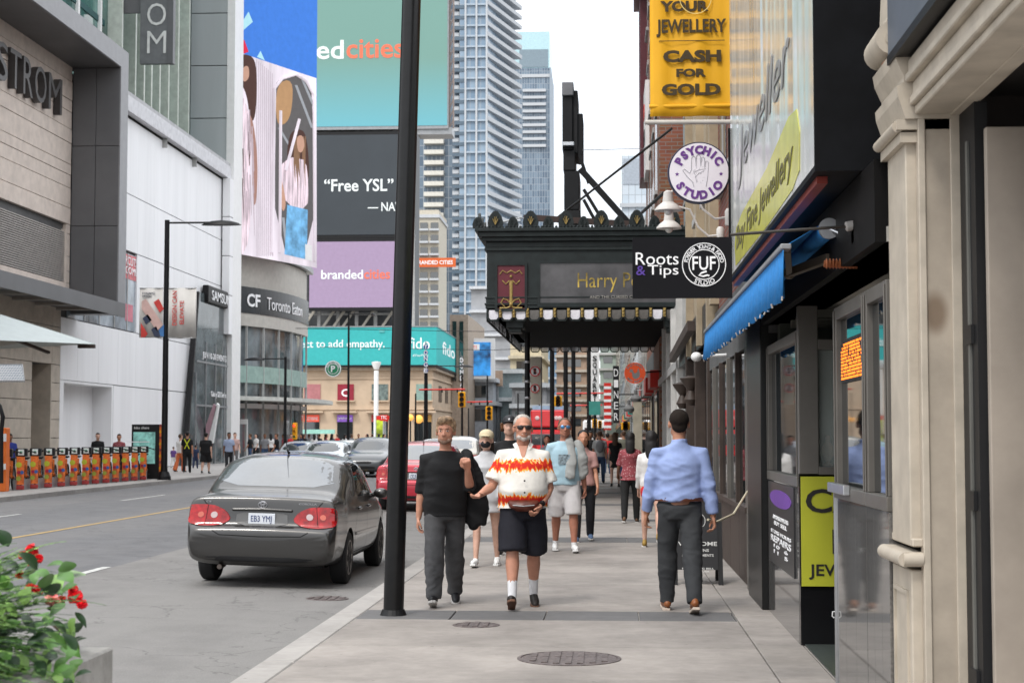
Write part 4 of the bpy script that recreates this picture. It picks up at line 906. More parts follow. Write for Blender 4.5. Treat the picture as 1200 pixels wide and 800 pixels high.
o = MB().box(-22.6, -22.25, 88.6, 94.8, 9.0, 9.95).build('sign_box', BLACKM, sm, bevel=.05); text('SAMSUNG', TXTW, sm, (-22.22, 91.9, 9.45), 5.2, .55, (0, 1, 0), bold=.01)
text('JUN 10-20 EVENTS', TXTW, sm, (-22.44, 91.0, 6.0), 5.5, .45, (0, 1, 0)); text('Galaxy S23 Series', TXTW, sm, (-22.44, 92, 3.9), 3.6, .4, (0, 1, 0))
lean = thing('leaning_phone_display', 'giant slanted pink and white phone shaped display by the shop entrance', 'display', at(240, 524, 90))
a, b, c_, d_ = at(233, 519, 89), at(247, 519, 89), at(256, 472, 89), at(251, 470, 89)
MB().prism([at(234, 519, 89), at(243, 519, 89), at(254, 476, 89), at(250, 473, 89)], (0, .3, 0)).build('slab', C('pinkish panel', (.45, .28, .32), rough=.2), lean)
MB().prism([at(243, 519, 89), at(249, 519, 89), at(256, 474, 89), at(254, 472, 89)], (0, .35, 0)).build('white_edge', WHITE, lean)
for (u, v, lab) in ((252, 266, 0),): pass
# ================================================================ shopping centre drum
t = dr = thing('shopping_centre', 'curved shopping centre corner with black sign band and glass front', 'building', (-25, 108, 0))
DCX, DCY, DA, DB = -25.3, 109.5, 4.25, 11.5
def arcpts(e=0, a0=-92, a1=12, n=30): return [(DCX+(DA+e)*math.cos(R(a0+(a1-a0)*i/n)), DCY+(DB+e)*math.sin(R(a0+(a1-a0)*i/n))) for i in range(n+1)]
def drum(e, z0, z1, m, nm, par=None, a0=-92, a1=12, n=30):
    g = MB(); P = arcpts(e, a0, a1, n); Q = arcpts(e-.3, a0, a1, n)
    for i in range(n): g.prism([(*P[i], z0), (*P[i+1], z0), (*P[i+1], z1), (*P[i], z1)], (Q[i][0]-P[i][0], Q[i][1]-P[i][1], 0)) if False else g.quad((*P[i], z0), (*P[i+1], z0), (*P[i+1], z1), (*P[i], z1))
    for i in range(n):
        g.quad((*P[i], z0), (*P[i+1], z0), (*Q[i+1], z0), (*Q[i], z0)); g.quad((*P[i], z1), (*P[i+1], z1), (*Q[i+1], z1), (*Q[i], z1))
    bmesh.ops.remove_doubles(g.b, verts=g.b.verts, dist=.001)
    return g.build(nm, m, par or t, smooth=False)
CONC = M('pale curved concrete', (.46, .44, .40), rough=.7, var=.06)
drum(0, 10.85, 12.9, CONC, 'upper_wall'); drum(.15, 9.25, 10.9, M('black sign band', (.02, .022, .026), rough=.25), 'sign_band'); drum(.1, 8.45, 9.25, CONC, 'lower_band')
drum(-.2, 0, 8.5, M('corner glass', (.16, .18, .19), rough=.05, var=.6, ns=.35, spec=.9), 'glass_wall')
drum(.05, 4.9, 5.95, C('pale green spandrel', (.30, .42, .38), rough=.25), 'green_spandrel'); drum(.0, 3.3, 3.6, WHITE, 'transom_ring')
for a in range(-92, 13, 13):
    p = (DCX+(DA)*math.cos(R(a)), DCY+DB*math.sin(R(a))); MB().box(p[0]-.06, p[0]+.06, p[1]-.06, p[1]+.06, 0, 8.5).build('mullion', LTG, t)
g = MB(); n = 30; P = arcpts(1.8, -92, 25, n); g.b.faces.new([g.b.verts.new((*p, 3.75)) for p in P]+[g.b.verts.new((-25.3, 109.5, 3.75))]); r = bmesh.ops.extrude_face_region(g.b, geom=g.b.faces[:]); bmesh.ops.translate(g.b, verts=[v for v in r['geom'] if isinstance(v, bmesh.types.BMVert)], vec=(0, 0, .25)); g.build('entrance_canopy', C('canopy white', (.55, .56, .52)), t)
for a in (-85, -45, -12):
    p = (DCX+(DA-.6)*math.cos(R(a)), DCY+(DB-.6)*math.sin(R(a))); MB().tube([(p[0], p[1], 0), (p[0], p[1], 3.8)], .35, 16).build('column', CONC, t, smooth=True)
for k, a in enumerate((-80, -62)):
    p = Vector((DCX+(DA+.05)*math.cos(R(a)), DCY+(DB+.05)*math.sin(R(a)), 0)); f = MB().box(p.x-.9, p.x+.9, p.y-.1, p.y+.05, 2.3, 2.6).build('door_header', WHITE, t)
    for dx in (-.9, 0, .85): MB().box(p.x+dx, p.x+dx+.06, p.y-.1, p.y, 0, 2.3).build('door_post', WHITE, t)
# sign lettering following the curve
def curved(s, m, par, z, h, a_c, span, e=.17, bold=.0):
    g = MB(); me = text_mesh(s, bold, .02); xs = [v.co.x for v in me.vertices]; ys_ = [v.co.y for v in me.vertices]; x0, x1, y0, y1 = min(xs), max(xs), min(ys_), max(ys_)
    for v in me.vertices:
        a = R(a_c+span*((v.co.x-x0)/(x1-x0)-.5)); zz = z+h*((v.co.y-y0)/(y1-y0)-.5); ex = e+v.co.z*2
        v.co = Vector((DCX+(DA+ex)*math.cos(a), DCY+(DB+ex)*math.sin(a), zz))-origin_of(par)
    return link('lettering', me, m, par)
curved('CF', TXTW, t, 10.08, .82, -49, 9.5, bold=.05); curved('Toronto Eaton', TXTW, t, 10.02, .78, -21, 36, bold=-.01)
MB().prism([(*p, 12.95) for p in arcpts(.35, -92, 20, 20)]+[(-25.3, 112, 12.95)], (0, 0, .35)).build('roof_ledge', GREYM, t)
# giant angled LED screen with a fashion picture (flat print, plain stand-in figures)
scr = thing('fashion_led_screen', 'giant angled LED screen showing a blue field over two women in pale blouses', 'screen', (-21, 101, 13))
S0 = at(271, 295, 97.3); S1 = at(369.5, 313, 104.2); S0.z = S1.z = 13.25
sx = (S1-S0); SWd = sx.length; sx.normalize(); sn = sx.cross(Vector((0, 0, 1)))
MB().prism([S0, S1, S1+Vector((0, 0, 26)), S0+Vector((0, 0, 26))], -sn*.6).build('cabinet', WHITE, scr)
def emis(key, c, s=.9): return C(key, tuple(q*.62 for q in c), rough=.6, emit=s*.75, var=.04, spec=.1)
def sp(a, z, d=.02): return S0+sx*(a*SWd)+Vector((0, 0, z))+sn*d
def sprint(pts, m, nm, d):
    if nm in ('dark_hair', 'face', 'blouse', 'arm', 'wicker_lamp', 'mirror'):
        for _ in range(1 if nm in ('jeans', 'mirror', 'blouse') else 2): pts = [((a[0]*(1-f)+b[0]*f), (a[1]*(1-f)+b[1]*f)) for a, b in zip(pts, pts[1:]+pts[:1]) for f in (.25, .75)]
    return MB().prism([sp(a, z, d) for a, z in pts], -sn*.01).build(nm, m, scr)
SH = 20.
def pa(u, v):       # photo position -> position on the slanted screen
    d_ = ray(u, v); o = Vector((0, 0, CAMH)); k = (S0-o).dot(sn)/d_.dot(sn); q = o+d_*k-S0; return (q.dot(sx)/SWd, q.z)
def P2(*L): return [pa(u, v) for u, v in L]
B0 = emis('screen blue', (.06, .22, .72), .9); sprint([(0, 0), (1, 0), (1, 26), (0, 26)], B0, 'blue_field', .012)
WP = M('screen pinkish white', (.50, .45, .49), rough=.6, emit=.8, var=.22, ns=.5, stretch=(1, 1, .15)); sprint(P2((271, 296), (371, 314), (370.5, 92), (272, 59)), WP, 'photo_field', .02)
sprint(P2((272, 45), (291, 14), (296, 26), (272, 47)), emis('pale cyan', (.45, .78, .85)), 'cyan_bar', .02); sprint(P2((273, 59), (286, 47), (291, 61), (286, 63)), emis('screen red', (.75, .03, .08)), 'red_bar', .022); sprint(P2((301, 67), (305, 60), (310, 71)), emis('pale cyan', (.45, .78, .85)), 'cyan_bar', .022)
HR = emis('dark hair print', (.10, .05, .04), .6); SK = emis('skin print', (.62, .36, .26), .8); BLO = M('striped blouse print', (.52, .42, .46), rough=.6, emit=.75, var=.4, ns=2.5, stretch=(3, 3, .2)); JN = M('blue jeans print', (.10, .27, .45), rough=.5, emit=.7, var=.3, ns=1.5)
sprint(P2((272, 66), (285, 63), (299, 68), (301, 100), (299, 138), (293, 145), (289, 110), (280, 95), (272, 100)), HR, 'dark_hair', .03)
sprint(P2((283, 80), (291, 76), (292, 92), (284, 98)), SK, 'face', .034)
sprint(P2((272, 100), (280, 104), (291, 130), (296, 160), (291, 210), (294, 250), (288, 298), (272, 296)), BLO, 'blouse', .032)
sprint(P2((291, 130), (297, 145), (302, 190), (300, 240), (296, 240), (295, 175)), emis('brown arm', (.45, .25, .2), .7), 'arm', .033)
sprint(P2((322, 100), (328, 92), (338, 88), (346, 88), (358, 96), (367, 112), (368, 300), (322, 292)), emis('mirror interior print', (.16, .15, .15), .5), 'mirror', .024)
sprint(P2((323, 98), (343, 92), (342, 128), (336, 145), (323, 148)), emis('wicker print', (.55, .32, .16), .7), 'wicker_lamp', .028)
for L in (((318, 296), (321, 104), (330, 92), (346, 87)), ((346, 87), (358, 95), (367, 112), (368, 306)), ((328, 130), (327, 296)), ((334, 200), (350, 140))):
    MB().tube([sp(*pa(*q), .05) for q in L], .11, 6).build('mirror_frame', WP, scr)
sprint(P2((340, 155), (350, 151), (358, 156), (362, 190), (361, 215), (352, 225), (345, 222), (337, 190), (336, 175)), HR, 'dark_hair', .036)
sprint(P2((347, 160), (354, 158), (357, 170), (353, 180), (348, 177)), SK, 'face', .040)
sprint(P2((327, 195), (340, 184), (348, 186), (358, 188), (361, 215), (360, 246), (336, 242), (330, 215)), BLO, 'blouse', .038)
sprint(P2((326, 205), (331, 215), (335, 240), (331, 250), (328, 235)), SK, 'arm', .044)
sprint(P2((336, 240), (360, 246), (359, 304), (333, 298)), JN, 'jeans', .042)
for q_ in range(26):
    u_ = random.uniform(274, 296); v_ = random.uniform(120, 230); sprint(P2((u_, v_), (u_+1.2, v_), (u_+2.5, v_+random.uniform(30, 60)), (u_+1.6, v_+40)), (HR if q_ % 5 == 0 else emis('fold shade', (.62, .50, .55), .6)), 'blouse_fold', .0335+.0001*q_)
for q_ in range(12):
    u_ = random.uniform(343, 357); sprint(P2((u_, 160), (u_+1, 160), (u_+random.uniform(-4, 4), random.uniform(200, 226)), (u_-1, 190)), emis('hair streak', (.30, .17, .10), .6), 'hair_strand', .0375+.00012*q_)
for q_ in range(9): u_ = 300+q_*2.3; sprint(P2((u_, 70+q_*2), (u_+.8, 70+q_*2), (u_+1.4, 300), (u_+.5, 300)), emis('curtain shade', (.66, .56, .62), .6), 'curtain_fold', .0225+.0002*q_)
for a_ in ((325, 150, 340, 175), (345, 100, 364, 150), (330, 255, 334, 290), (352, 92, 366, 125)): sprint(P2((a_[0], a_[1]), (a_[0]+3, a_[1]), (a_[2]+3, a_[3]), (a_[2], a_[3])), emis('mirror glint', (.45, .47, .5), .5), 'mirror_glint', .030)
sprint(P2((357, 286), (365, 288), (365, 306), (357, 304)), emis('white', (.8, .8, .8), .8), 'white_tag', .045)
# ================================================================ square corner with stacked screens
t = sq = thing('stone_corner_building', 'tan stone corner building with a teal wrap around screen across the crossing', 'building', (-30, 176, 0))
SY_ = 170.
LIM = M('warm limestone', (.52, .40, .29), rough=.8, var=.08, ns=.6)
def sqx(u, Y=SY_): return at(u, 400, Y).x
def sqz(v, Y=SY_): return at(430, v, Y).z
XR = sqx(507)
MB().box(-60, XR, SY_, SY_+60, 0, sqz(432)).build('wall', LIM, t); MB().box(-60.1, XR+.4, SY_-.5, SY_+60, sqz(434), sqz(429)).build('cornice', C('stone cornice', (.45, .36, .27)), t)
for z in (sqz(480), sqz(444)): MB().box(-60, XR+.15, SY_-.12, SY_+60, z, z+.2).build('string_course', LIM, t)
WG = C('grey green pane', (.16, .20, .19), rough=.1, var=.4)
for u0, u1, m in ((357, 376, C('pink film', (.42, .17, .18))), (396, 415, C('burgundy film', (.28, .02, .04))), (436, 455, WG), (488, 506, C('green pane', (.25, .36, .32), rough=.2)), (318, 337, WG)):
    o = MB().box(sqx(u0), sqx(u1), SY_-.1, SY_+.05, sqz(469), sqz(450)).build('upper_window', m, t); MB().box(sqx(u0)-.15, sqx(u1)+.15, SY_-.3, SY_, sqz(470.5), sqz(469)).build('sill', LIM, o)
    if u0 == 396: text('C', TXTW, o, (sqx(405), SY_-.12, sqz(460)), .8, .8, bold=.05)
for u0, u1, m, c in ((357, 375, C('red band', (.75, .10, .06), emit=.3), 'red'), (396, 414, C('purple band', (.22, .10, .45), emit=.3), 'p'), (436, 455, C('dark red band', (.4, .05, .05)), ''), (486, 506, C('bronze band', (.5, .28, .08)), '')):
    o = MB().box(sqx(u0), sqx(u1), SY_-.1, SY_+.05, 0, sqz(486)).build('shop_window', GLASS, t); MB().box(sqx(u0), sqx(u1), SY_-.15, SY_-.02, sqz(494), sqz(486)).build('shop_fascia', m, o)
    MB().box(sqx(u0)-.5, sqx(u1)+.5, SY_-.8, SY_-.1, sqz(483.5), sqz(481.5)).build('window_hood', LIM, o)
    if c: text('SCOTIABANK' if c == 'red' else 'yahoo', TXTW, o, (sqx((u0+u1)/2), SY_-.18, sqz(490)), 1.4, .35)
for k, y in enumerate((176, 183, 190, 197, 204, 211, 218)): MB().box(XR-.05, XR+.06, y, y+3, sqz(469), sqz(450)).build('side_window', GLASS, t)
MB().box(-60, XR-.1, SY_+1.5, SY_+50, sqz(432), 60).build('dark_tower_core', M('dark screen support wall', (.09, .09, .10), var=.3), t) if False else None
MB().box(sqx(505), sqx(529), 190, 215, 0, 15.8).build('rear_block', M('brown stone rear', (.35, .28, .22), var=.15), t)
for k in range(2): MB().box(sqx(509+9*k), sqx(514+9*k), 189.8, 190, 8, 15).build('rear_window', GLASS, t)
ts = thing('teal_screen', 'teal wrap around LED screen reading ect to add empathy and fido', 'screen', (-25, 170, 10))
TS = emis('teal screen', (.06, .46, .46), .75)
MB().box(-60, XR+.5, SY_-.9, SY_-.3, sqz(428), sqz(384)).build('front_panel', TS, ts); MB().box(XR+.1, XR+.5, SY_-.3, SY_+26, sqz(428), sqz(384)).build('side_panel', TS, ts)
MB().box(-60, XR+.6, SY_-1, SY_+26, sqz(430.5), sqz(428)).build('bottom_frame', BLACKP, ts); MB().box(-60, XR+.6, SY_-1, SY_+26, sqz(384), sqz(382.8)).build('top_frame', GREYM, ts)
ET = emis('screen white', (.85, .9, .9), .9)
s7 = SY_/FPX
text('ect to add empathy.', ET, ts, (sqx(403), SY_-.93, sqz(404.5)), 100*s7, 12*s7, bold=.02); text('fido', ET, ts, (sqx(492.5), SY_-.93, sqz(403)), 25*s7, 14*s7, bold=.02); text('#YourMove', ET, ts, (sqx(494), SY_-.93, sqz(417)), 18*s7, 3*s7)
text('fido', ET, ts, (XR+.53, SY_+12, sqz(404)), 14, 1.4, (0, 1, 0), bold=.02)
MB().box(sqx(446), sqx(452), SY_-1.0, SY_-.92, sqz(390), sqz(387)).build('dim_patch', C('dim patch', (.1, .4, .4)), ts)
tr = thing('screen_tower', 'steel framed tower carrying the stacked screens over the crossing', 'structure', (-28, 176, 13))
MB().box(-60, sqx(486, 174), 174, 178, sqz(384), 64).build('dark_backing', C('dim backing', (.10, .105, .11)), tr)
g_ = lambda u, v, Y=SY_: at(u, v, Y)
for u in range(352, 486, 22): MB().bar(g_(u, 384, 172), g_(u, -160, 172), .35, .35).build('post', LTG, tr)
for v in (383, 368, 362, 281, 277, 155, 150): MB().bar((-60, 172, sqz(v, 172)), (sqx(486, 172), 172, sqz(v, 172)), .22, .22).build('beam', LTG, tr)
for u in (355, 378, 401, 424, 447):
    for (va, vb) in ((384, 362), (283, 274), (158, 147)): MB().bar(g_(u, va, 171.6), g_(u+15, vb, 171.6), .25, .25).build('brace', C('beige steel', (.45, .42, .36)), tr); 
for (va, vb) in ((384, 362), (283, 274), (158, 147)): MB().bar(g_(405, vb, 171.5), g_(390, va, 171.5), .25, .25).build('brace', C('beige steel', (.45, .42, .36)), tr)
def screen(nm, lab, u0, u1, v0, v1, m, fm=BLACKP):
    s = thing(nm, lab, 'screen', (sqx((u0+u1)/2), SY_, sqz(v1))); e = .35
    MB().box(sqx(u0)-e*.3, sqx(u1)+e*.3, SY_+.02, SY_+.6, sqz(v1)-e, sqz(v0)+e).build('cabinet', fm, s); MB().box(sqx(u0), sqx(u1), SY_-.03, SY_+.02, sqz(v1), sqz(v0)).build('display', m, s); return s
PM = M('mauve screen', (.21, .155, .235), rough=.6, emit=.8, var=.03)
s = screen('mauve_screen', 'mauve LED screen reading brandedcities', 362, 466, 283, 360, PM)
text('branded', ET, s, (sqx(400.5), SY_-.06, sqz(321.5)), 50*s7, 11*s7, bold=.03); text('cities', emis('coral', (.85, .20, .12), .9), s, (sqx(441.5), SY_-.06, sqz(321.5)), 31*s7, 11*s7, bold=.03)
s = screen('charcoal_screen', 'charcoal LED screen with the white quote Free YSL by NAV', 340, 471, 158, 275, M('charcoal screen', (.03, .036, .042), rough=.6, emit=.6, var=.1, ns=.1))
text('“Free YSL”', ET, s, (sqx(419.5), SY_-.06, sqz(217)), 83*s7, 15*s7, bold=.03); text('— NAV', ET, s, (sqx(450), SY_-.06, sqz(242.5)), 40*s7, 10.5*s7, bold=.02)
GS = M('green blue gradient screen', (.12, .30, .26), rough=.5, emit=.8, var=.05); n, l, p = N(GS)
g2 = n.new('ShaderNodeNewGeometry'); s2 = n.new('ShaderNodeSeparateXYZ'); r2 = n.new('ShaderNodeMapRange'); r2.inputs['From Min'].default_value = sqz(148); r2.inputs['From Max'].default_value = sqz(50)
c2 = n.new('ShaderNodeValToRGB'); c2.color_ramp.elements[0].color = (.085, .25, .29, 1); c2.color_ramp.elements[1].color = (.10, .19, .165, 1); c2.color_ramp.elements[1].position = .8
l.new(g2.outputs['Position'], s2.inputs[0]); l.new(s2.outputs['Z'], r2.inputs['Value']); l.new(r2.outputs[0], c2.inputs['Fac']); l.new(c2.outputs[0], p.inputs['Base Color']); l.new(c2.outputs[0], p.inputs['Emission Color'])
s = screen('green_screen', 'largest topmost LED screen, green fading to blue, reading brandedcities', 300, 523.5, -60, 148, GS, GREYM)
text('branded', ET, s, (sqx(344), SY_-.06, sqz(58)), 116*s7, 23*s7, bold=.03); text('cities', emis('coral', (.85, .20, .12), .9), s, (sqx(438), SY_-.06, sqz(57.5)), 69*s7, 23*s7, bold=.03)
g = MB(); x0, x1 = sqx(525.5), sqx(530)
for k in range(22):
    z = sqz(150)+k*1.1; g.bar((x0, 170.8, z), (x1, 170.8, z+1), .12, .12)
g.bar((x0, 170.8, sqz(150)), (x0, 170.8, 60), .15).bar((x1, 170.8, sqz(150)), (x1, 170.8, 60), .15); g.build('edge_truss', C('edge truss', (.25, .2, .18)), s)
MB().box(sqx(488), sqx(529), 170.2, 173, sqz(158), sqz(150)).build('under_catwalk', GREYM, s)
# ================================================================ TOWERS
def tower_mat(name, c1, c2, fl, mw, spec=.6, rough=.2):
    """curtain wall: glazing bays with slim mullions, in world metres"""
    m = M(name, c1, rough=rough, var=.1, spec=spec); n, l, p = N(m)
    g = n.new('ShaderNodeNewGeometry'); s = n.new('ShaderNodeSeparateXYZ'); l.new(g.outputs['Position'], s.inputs[0])
    a = n.new('ShaderNodeMath'); l.new(s.outputs['X'], a.inputs[0]); l.new(s.outputs['Y'], a.inputs[1]); cb = n.new('ShaderNodeCombineXYZ'); l.new(a.outputs[0], cb.inputs['X']); l.new(s.outputs['Z'], cb.inputs['Y'])
    b = n.new('ShaderNodeTexBrick'); b.offset = 0; b.inputs['Scale'].default_value = 1; b.inputs['Brick Width'].default_value = mw; b.inputs['Row Height'].default_value = fl; b.inputs['Mortar Size'].default_value = .09; b.inputs['Bias'].default_value = -.1
    b.inputs['Color1'].default_value = (*c1, 1); b.inputs['Color2'].default_value = (*c2, 1); b.inputs['Mortar'].default_value = (.30, .33, .36, 1)
    l.new(cb.outputs[0], b.inputs['Vector']); l.new(b.outputs['Color'], p.inputs['Base Color']); return m
TW = tower_mat('pale blue curtain wall', (.15, .23, .32), (.27, .36, .45), 3.0, 1.5)
TW2 = tower_mat('darker blue curtain wall', (.08, .12, .17), (.17, .23, .29), 3.0, 1.2)
WS = M('white balcony slab', (.46, .48, .50), rough=.6, var=.06)
def slabrow(nm, me, par, n, z0, dz, o0=(0, 0)):
    for i in range(n):
        o = link(nm, me, None, par); o.location = Vector((o0[0], o0[1], z0+dz*i))-origin_of(par)
t = thing('balcony_tower', 'very tall pale blue residential tower with slanting stacked balconies', 'tower', (-40, 470, 0))
TX = lambda u, Y: at(u, 300, Y).x
a, b, c_ = Vector((TX(538, 450), 450, 0)), Vector((TX(570, 450), 450, 0)), Vector((TX(600, 478), 478, 0))
MB().prism([a, b, c_, Vector((c_.x-5, 500, 0)), Vector((a.x, 500, 0))], (0, 0, 150)).build('curtain_wall', TW, t)
l2 = Vector((TX(487, 456), 456, 0)); MB().prism([l2, Vector((a.x, 456, 0)), Vector((a.x, 490, 0)), Vector((l2.x, 490, 0))], (0, 0, 150)).build('rear_wing', TW2, t)
dd = (c_-b).normalized(); nn = dd.cross(Vector((0, 0, 1)))
g = MB(); g.prism([b-dd*0, c_+dd*2+nn*-1, c_+dd*2+nn*2.6, b+nn*1.2+dd*10, b+nn*.4], (0, 0, 1.15)); me = g.mesh('balcony', WS); slabrow('balcony', me, t, 48, 3, 3.0)
g = MB(); g.box(TX(545, 449.7), TX(570, 449.7), 449.4, 450, 0, .5); me = g.mesh('spandrel_band', C('blue white spandrel', (.36, .43, .50))); slabrow('spandrel_band', me, t, 48, 2.6, 3.0)
g = MB(); g.box(TX(531, 453), TX(538.5, 453), 450.5, 456, 0, 1.1); me = g.mesh('side_balcony', WS); slabrow('side_balcony', me, t, 48, 3, 3.0)
g = MB(); g.box(TX(531, 453), TX(545, 453), 449.8, 450.6, 0, .9); me = g.mesh('recess_band', C('dark recess glass', (.10, .14, .18), rough=.1));  # low dark band repeated at every floor
for i in range(48):
    o = link('recess_window', me, None, t); o.location = Vector((0, 0, 1.8+3*i))-origin_of(t); o.scale.x = 1
g = MB(); g.box(TX(497, 455), TX(520, 455), 453.6, 456, 0, 1.2); me = g.mesh('wing_balcony', C('beige balcony', (.62, .60, .54))); slabrow('wing_balcony', me, t, 48, 3.2, 3.0)
for u in (545, 558, 570): MB().box(TX(u, 449.3)-.25, TX(u, 449.3)+.25, 449.2, 450, 0, 150).build('corner_mullion', WS, t)
t = thing('glass_crown_tower', 'slimmer farther tower with flat glass crown and white balconies', 'tower', (-38, 780, 0))
y_ = 760; X0, X1 = TX(600, y_)-6, TX(645, y_)
zt = at(620, 37, y_).z; z2 = at(620, 80, y_).z
MB().box(X0, X1, y_, y_+40, 0, z2).build('curtain_wall', TW2, t); MB().box(X0, X1-.3, y_+.5, y_+40, z2, zt).build('glass_crown', M('pale crown glass', (.42, .60, .64), rough=.2), t)
MB().box(X0+9.5, X1-1, y_+.2, y_+.5, z2+.5, z2+9).build('crown_screen', C('dark crown panel', (.2, .26, .3)), t)
g = MB(); g.box(X1-13, X1-2, y_-1.6, y_, 0, 1.3); me = g.mesh('balcony', WS); slabrow('balcony', me, t, 9, z2-38, 3.3); slabrow('balcony', me, t, 14, 20, 3.3)
g = MB(); g.box(X0, X0+10, y_-1.6, y_, 0, 1.3); me = g.mesh('balcony', WS); slabrow('balcony', me, t, 30, 10, 3.3)
MB().box(X0, X1+.4, y_-.5, y_+1, z2-4.5, z2-3).build('roof_band', WS, t); MB().box(X1-.2, X1+.4, y_-1, y_+40, 0, z2).build('edge_strip', C('mid grey edge', (.3, .35, .4)), t)
t = thing('beige_apartment_block', 'beige apartment block with dark windows left of the tall tower', 'apartment block', (-46, 402, 0))
y_ = 400; X0, X1 = TX(478, y_), TX(514, y_); zt = at(500, 246, y_).z
BG = M('beige render', (.50, .46, .38), rough=.8); MB().box(X0, X1, y_, y_+20, 0, zt).build('wall', BG, t)
wme = MB().box(0, 1.9, y_-.3, y_, 0, 1.6).mesh('window', GLASS); lme = MB().box(-.2, 2.1, y_-1.2, y_, -.5, 0).mesh('balcony', WS)
for i in range(3):
    for k in range(13):
        o = link('window', wme, None, t); o.location = Vector((X0+.5+2.6*i, 0, 10+3.1*k+zt-52))-origin_of(t); q = link('balcony', lme, None, o)
MB().box(X0-.3, X1+.3, y_-.5, y_+20, zt-2, zt-1.2).build('roof_band', WS, t)
ob = thing('orange_rooftop_banner', 'orange banner strip reading BRANDED CITIES on the beige block', 'banner', (-45, 398, 40)); a, b = at(484, 313, 398), at(534, 302, 398)
MB().box(a.x, b.x, 398, 398.3, a.z, b.z).build('strip', emis('orange strip', (.75, .16, .05), .4), ob); text('BRANDED CITIES', TXTW, ob, ((a.x+b.x)/2, 397.9, (a.z+b.z)/2), 9.2, 1.0, bold=.03)
t = thing('distant_office_tower', 'small pale office tower just visible left of the brick building', 'tower', (4, 500, 0))
y_ = 500; a, b = at(729, 260, y_), at(775, 182, y_); MB().box(a.x, b.x, y_, y_+20, 0, b.z).build('wall', tower_mat('distant pale wall', (.45, .52, .58), (.55, .6, .65), 3.3, 2.), t); MB().box(a.x+.5, b.x, y_-.2, y_, b.z-9, b.z-1).build('plant_screen', C('grey screen', (.36, .4, .45)), t)
g = MB(); g.box(a.x-.8, b.x, y_-1, y_, 0, 1.2); me = g.mesh('balcony', WS); slabrow('balcony', me, t, 16, 12, 4)
for k in (0, 1): MB().box(at(742, 260, 90+k).x-.3, 4, 90, 92, 10, at(742, 200, 90).z).build('tan_gable', TAN, t) if False else None
# mid distance blocks seen between the stone corner and the marquee
def block(nm, lab, u0, u1, v, Y, dep, m, bands=0, bm=None, win=None):
    t = thing(nm, lab, 'building', (TX((u0+u1)/2, Y), Y, 0)); z = at((u0+u1)/2, v, Y).z; x0, x1 = TX(u0, Y), TX(u1, Y)
    MB().box(x0, x1, Y, Y+dep, 0, z).build('wall', m, t)
    for k in range(bands):
        zz = z-.6-(z-3)*k/bands; MB().box(x0-.3, x1+.5, Y-.7, Y+dep+.3, zz, zz+.5).build('floor_band', bm or WS, t)
        if win:
            nw = max(1, int((x1-x0)/win))
            for i in range(nw):
                xx = x0+(x1-x0)*(i+.2)/nw; MB().box(xx, xx+(x1-x0)/nw*.55, Y-.08, Y, zz-1.9, zz-.4).build('window', GLASS, t)
    return t
block('grey_terrace_building', 'grey office block with broad projecting floor bands beneath the tall tower', 552, 604, 335, 300, 30, M('ribbed grey wall', (.30, .31, .33), var=.15, ns=.3), 6, C('pale floor band', (.5, .52, .55)))
block('cream_gable_building', 'cream building with small windows behind the marquee corner', 598, 634, 388, 260, 30, M('cream far wall', (.55, .48, .34)), 4, C('cream band', (.5, .44, .32)), 3)
block('pale_stone_house', 'pale grey stone house beyond the teal screen', 521, 547, 402, 235, 20, M('pale grey stone', (.45, .44, .42)), 2, LTG, 2.5)
block('far_grey_building', 'small grey building left of the sunglasses man, under the screen', 545, 578, 442, 200, 20, M('mid grey wall', (.36, .38, .41)), 2, WS, 3)
block('glass_corner_building', 'greenish glass corner building below the marquee corner', 583, 612, 432, 210, 30, M('grey green glass', (.22, .28, .29), rough=.15), 2, C('white band', (.6, .62, .62)))
block('white_canopy_building', 'low building with white roof edge beyond the crossing', 600, 640, 448, 190, 20, M('grey shop wall', (.28, .28, .29)), 2, WS, 2)
block('brown_stone_office', 'brown and cream office block seen under the marquee', 652, 690, 398, 330, 40, M('brown office wall', (.38, .27, .2)), 6, C('cream far band', (.5, .45, .38)), 5)
block('pale_far_tower', 'pale tower seen under the marquee between posts', 626, 654, 400, 420, 40, TW, 5, WS)
block('far_green_block', 'narrow greenish block in the centre of the distant street', 703, 722, 395, 380, 30, M('far green wall', (.30, .36, .32)), 6, LTG, 4)
block('street_end_building', 'hazy grey building closing the far end of the street', 655, 735, 468, 620, 30, M('street end wall', (.36, .38, .40)), 2, LTG, 5)
# second LED billboard
s = thing('roadside_led_billboard', 'blue LED billboard in a white frame beyond the stone corner building', 'screen', (-17, 199, 9)); Y = 198.
a, b = at(541, 440, Y), at(575, 401, Y)
MB().box(a.x-.2, b.x+.5, Y+.05, Y+.8, a.z-.4, b.z+.5).build('white_frame', WHITE, s)
LB = M('blue swirl screen', (.02, .14, .34), rough=.5, emit=.9, var=.9, ns=.55, dark=(.01, .02, .05)); MB().box(a.x, b.x, Y-.05, Y+.05, a.z, b.z).build('display', LB, s)
o = MB().box(a.x, a.x+2.2, Y-.1, Y-.05, b.z-1.0, b.z-.2).build('white_caption', ET, s); text('EVENTS', emis('caption red', (.8, .05, .05)), o, (a.x+1.1, Y-.12, b.z-.6), 1.6, .4)
bw = thing('brown_billboard', 'blank brown billboard right of the blue screen', 'billboard', (-14, 205, 7)); a, b = at(577, 452, 205), at(589, 434, 205)
MB().box(a.x, b.x, 205, 205.4, a.z, b.z).build('panel', C('faded brown print', (.42, .30, .22)), bw); MB().box(a.x-.1, b.x+.1, 205.1, 205.5, a.z-.15, a.z).build('walkway', GREYM, bw); MB().tube([((a.x+b.x)/2, 205.3, 0), ((a.x+b.x)/2, 205.3, a.z)], .15, 8).build('post', GREYM, bw)
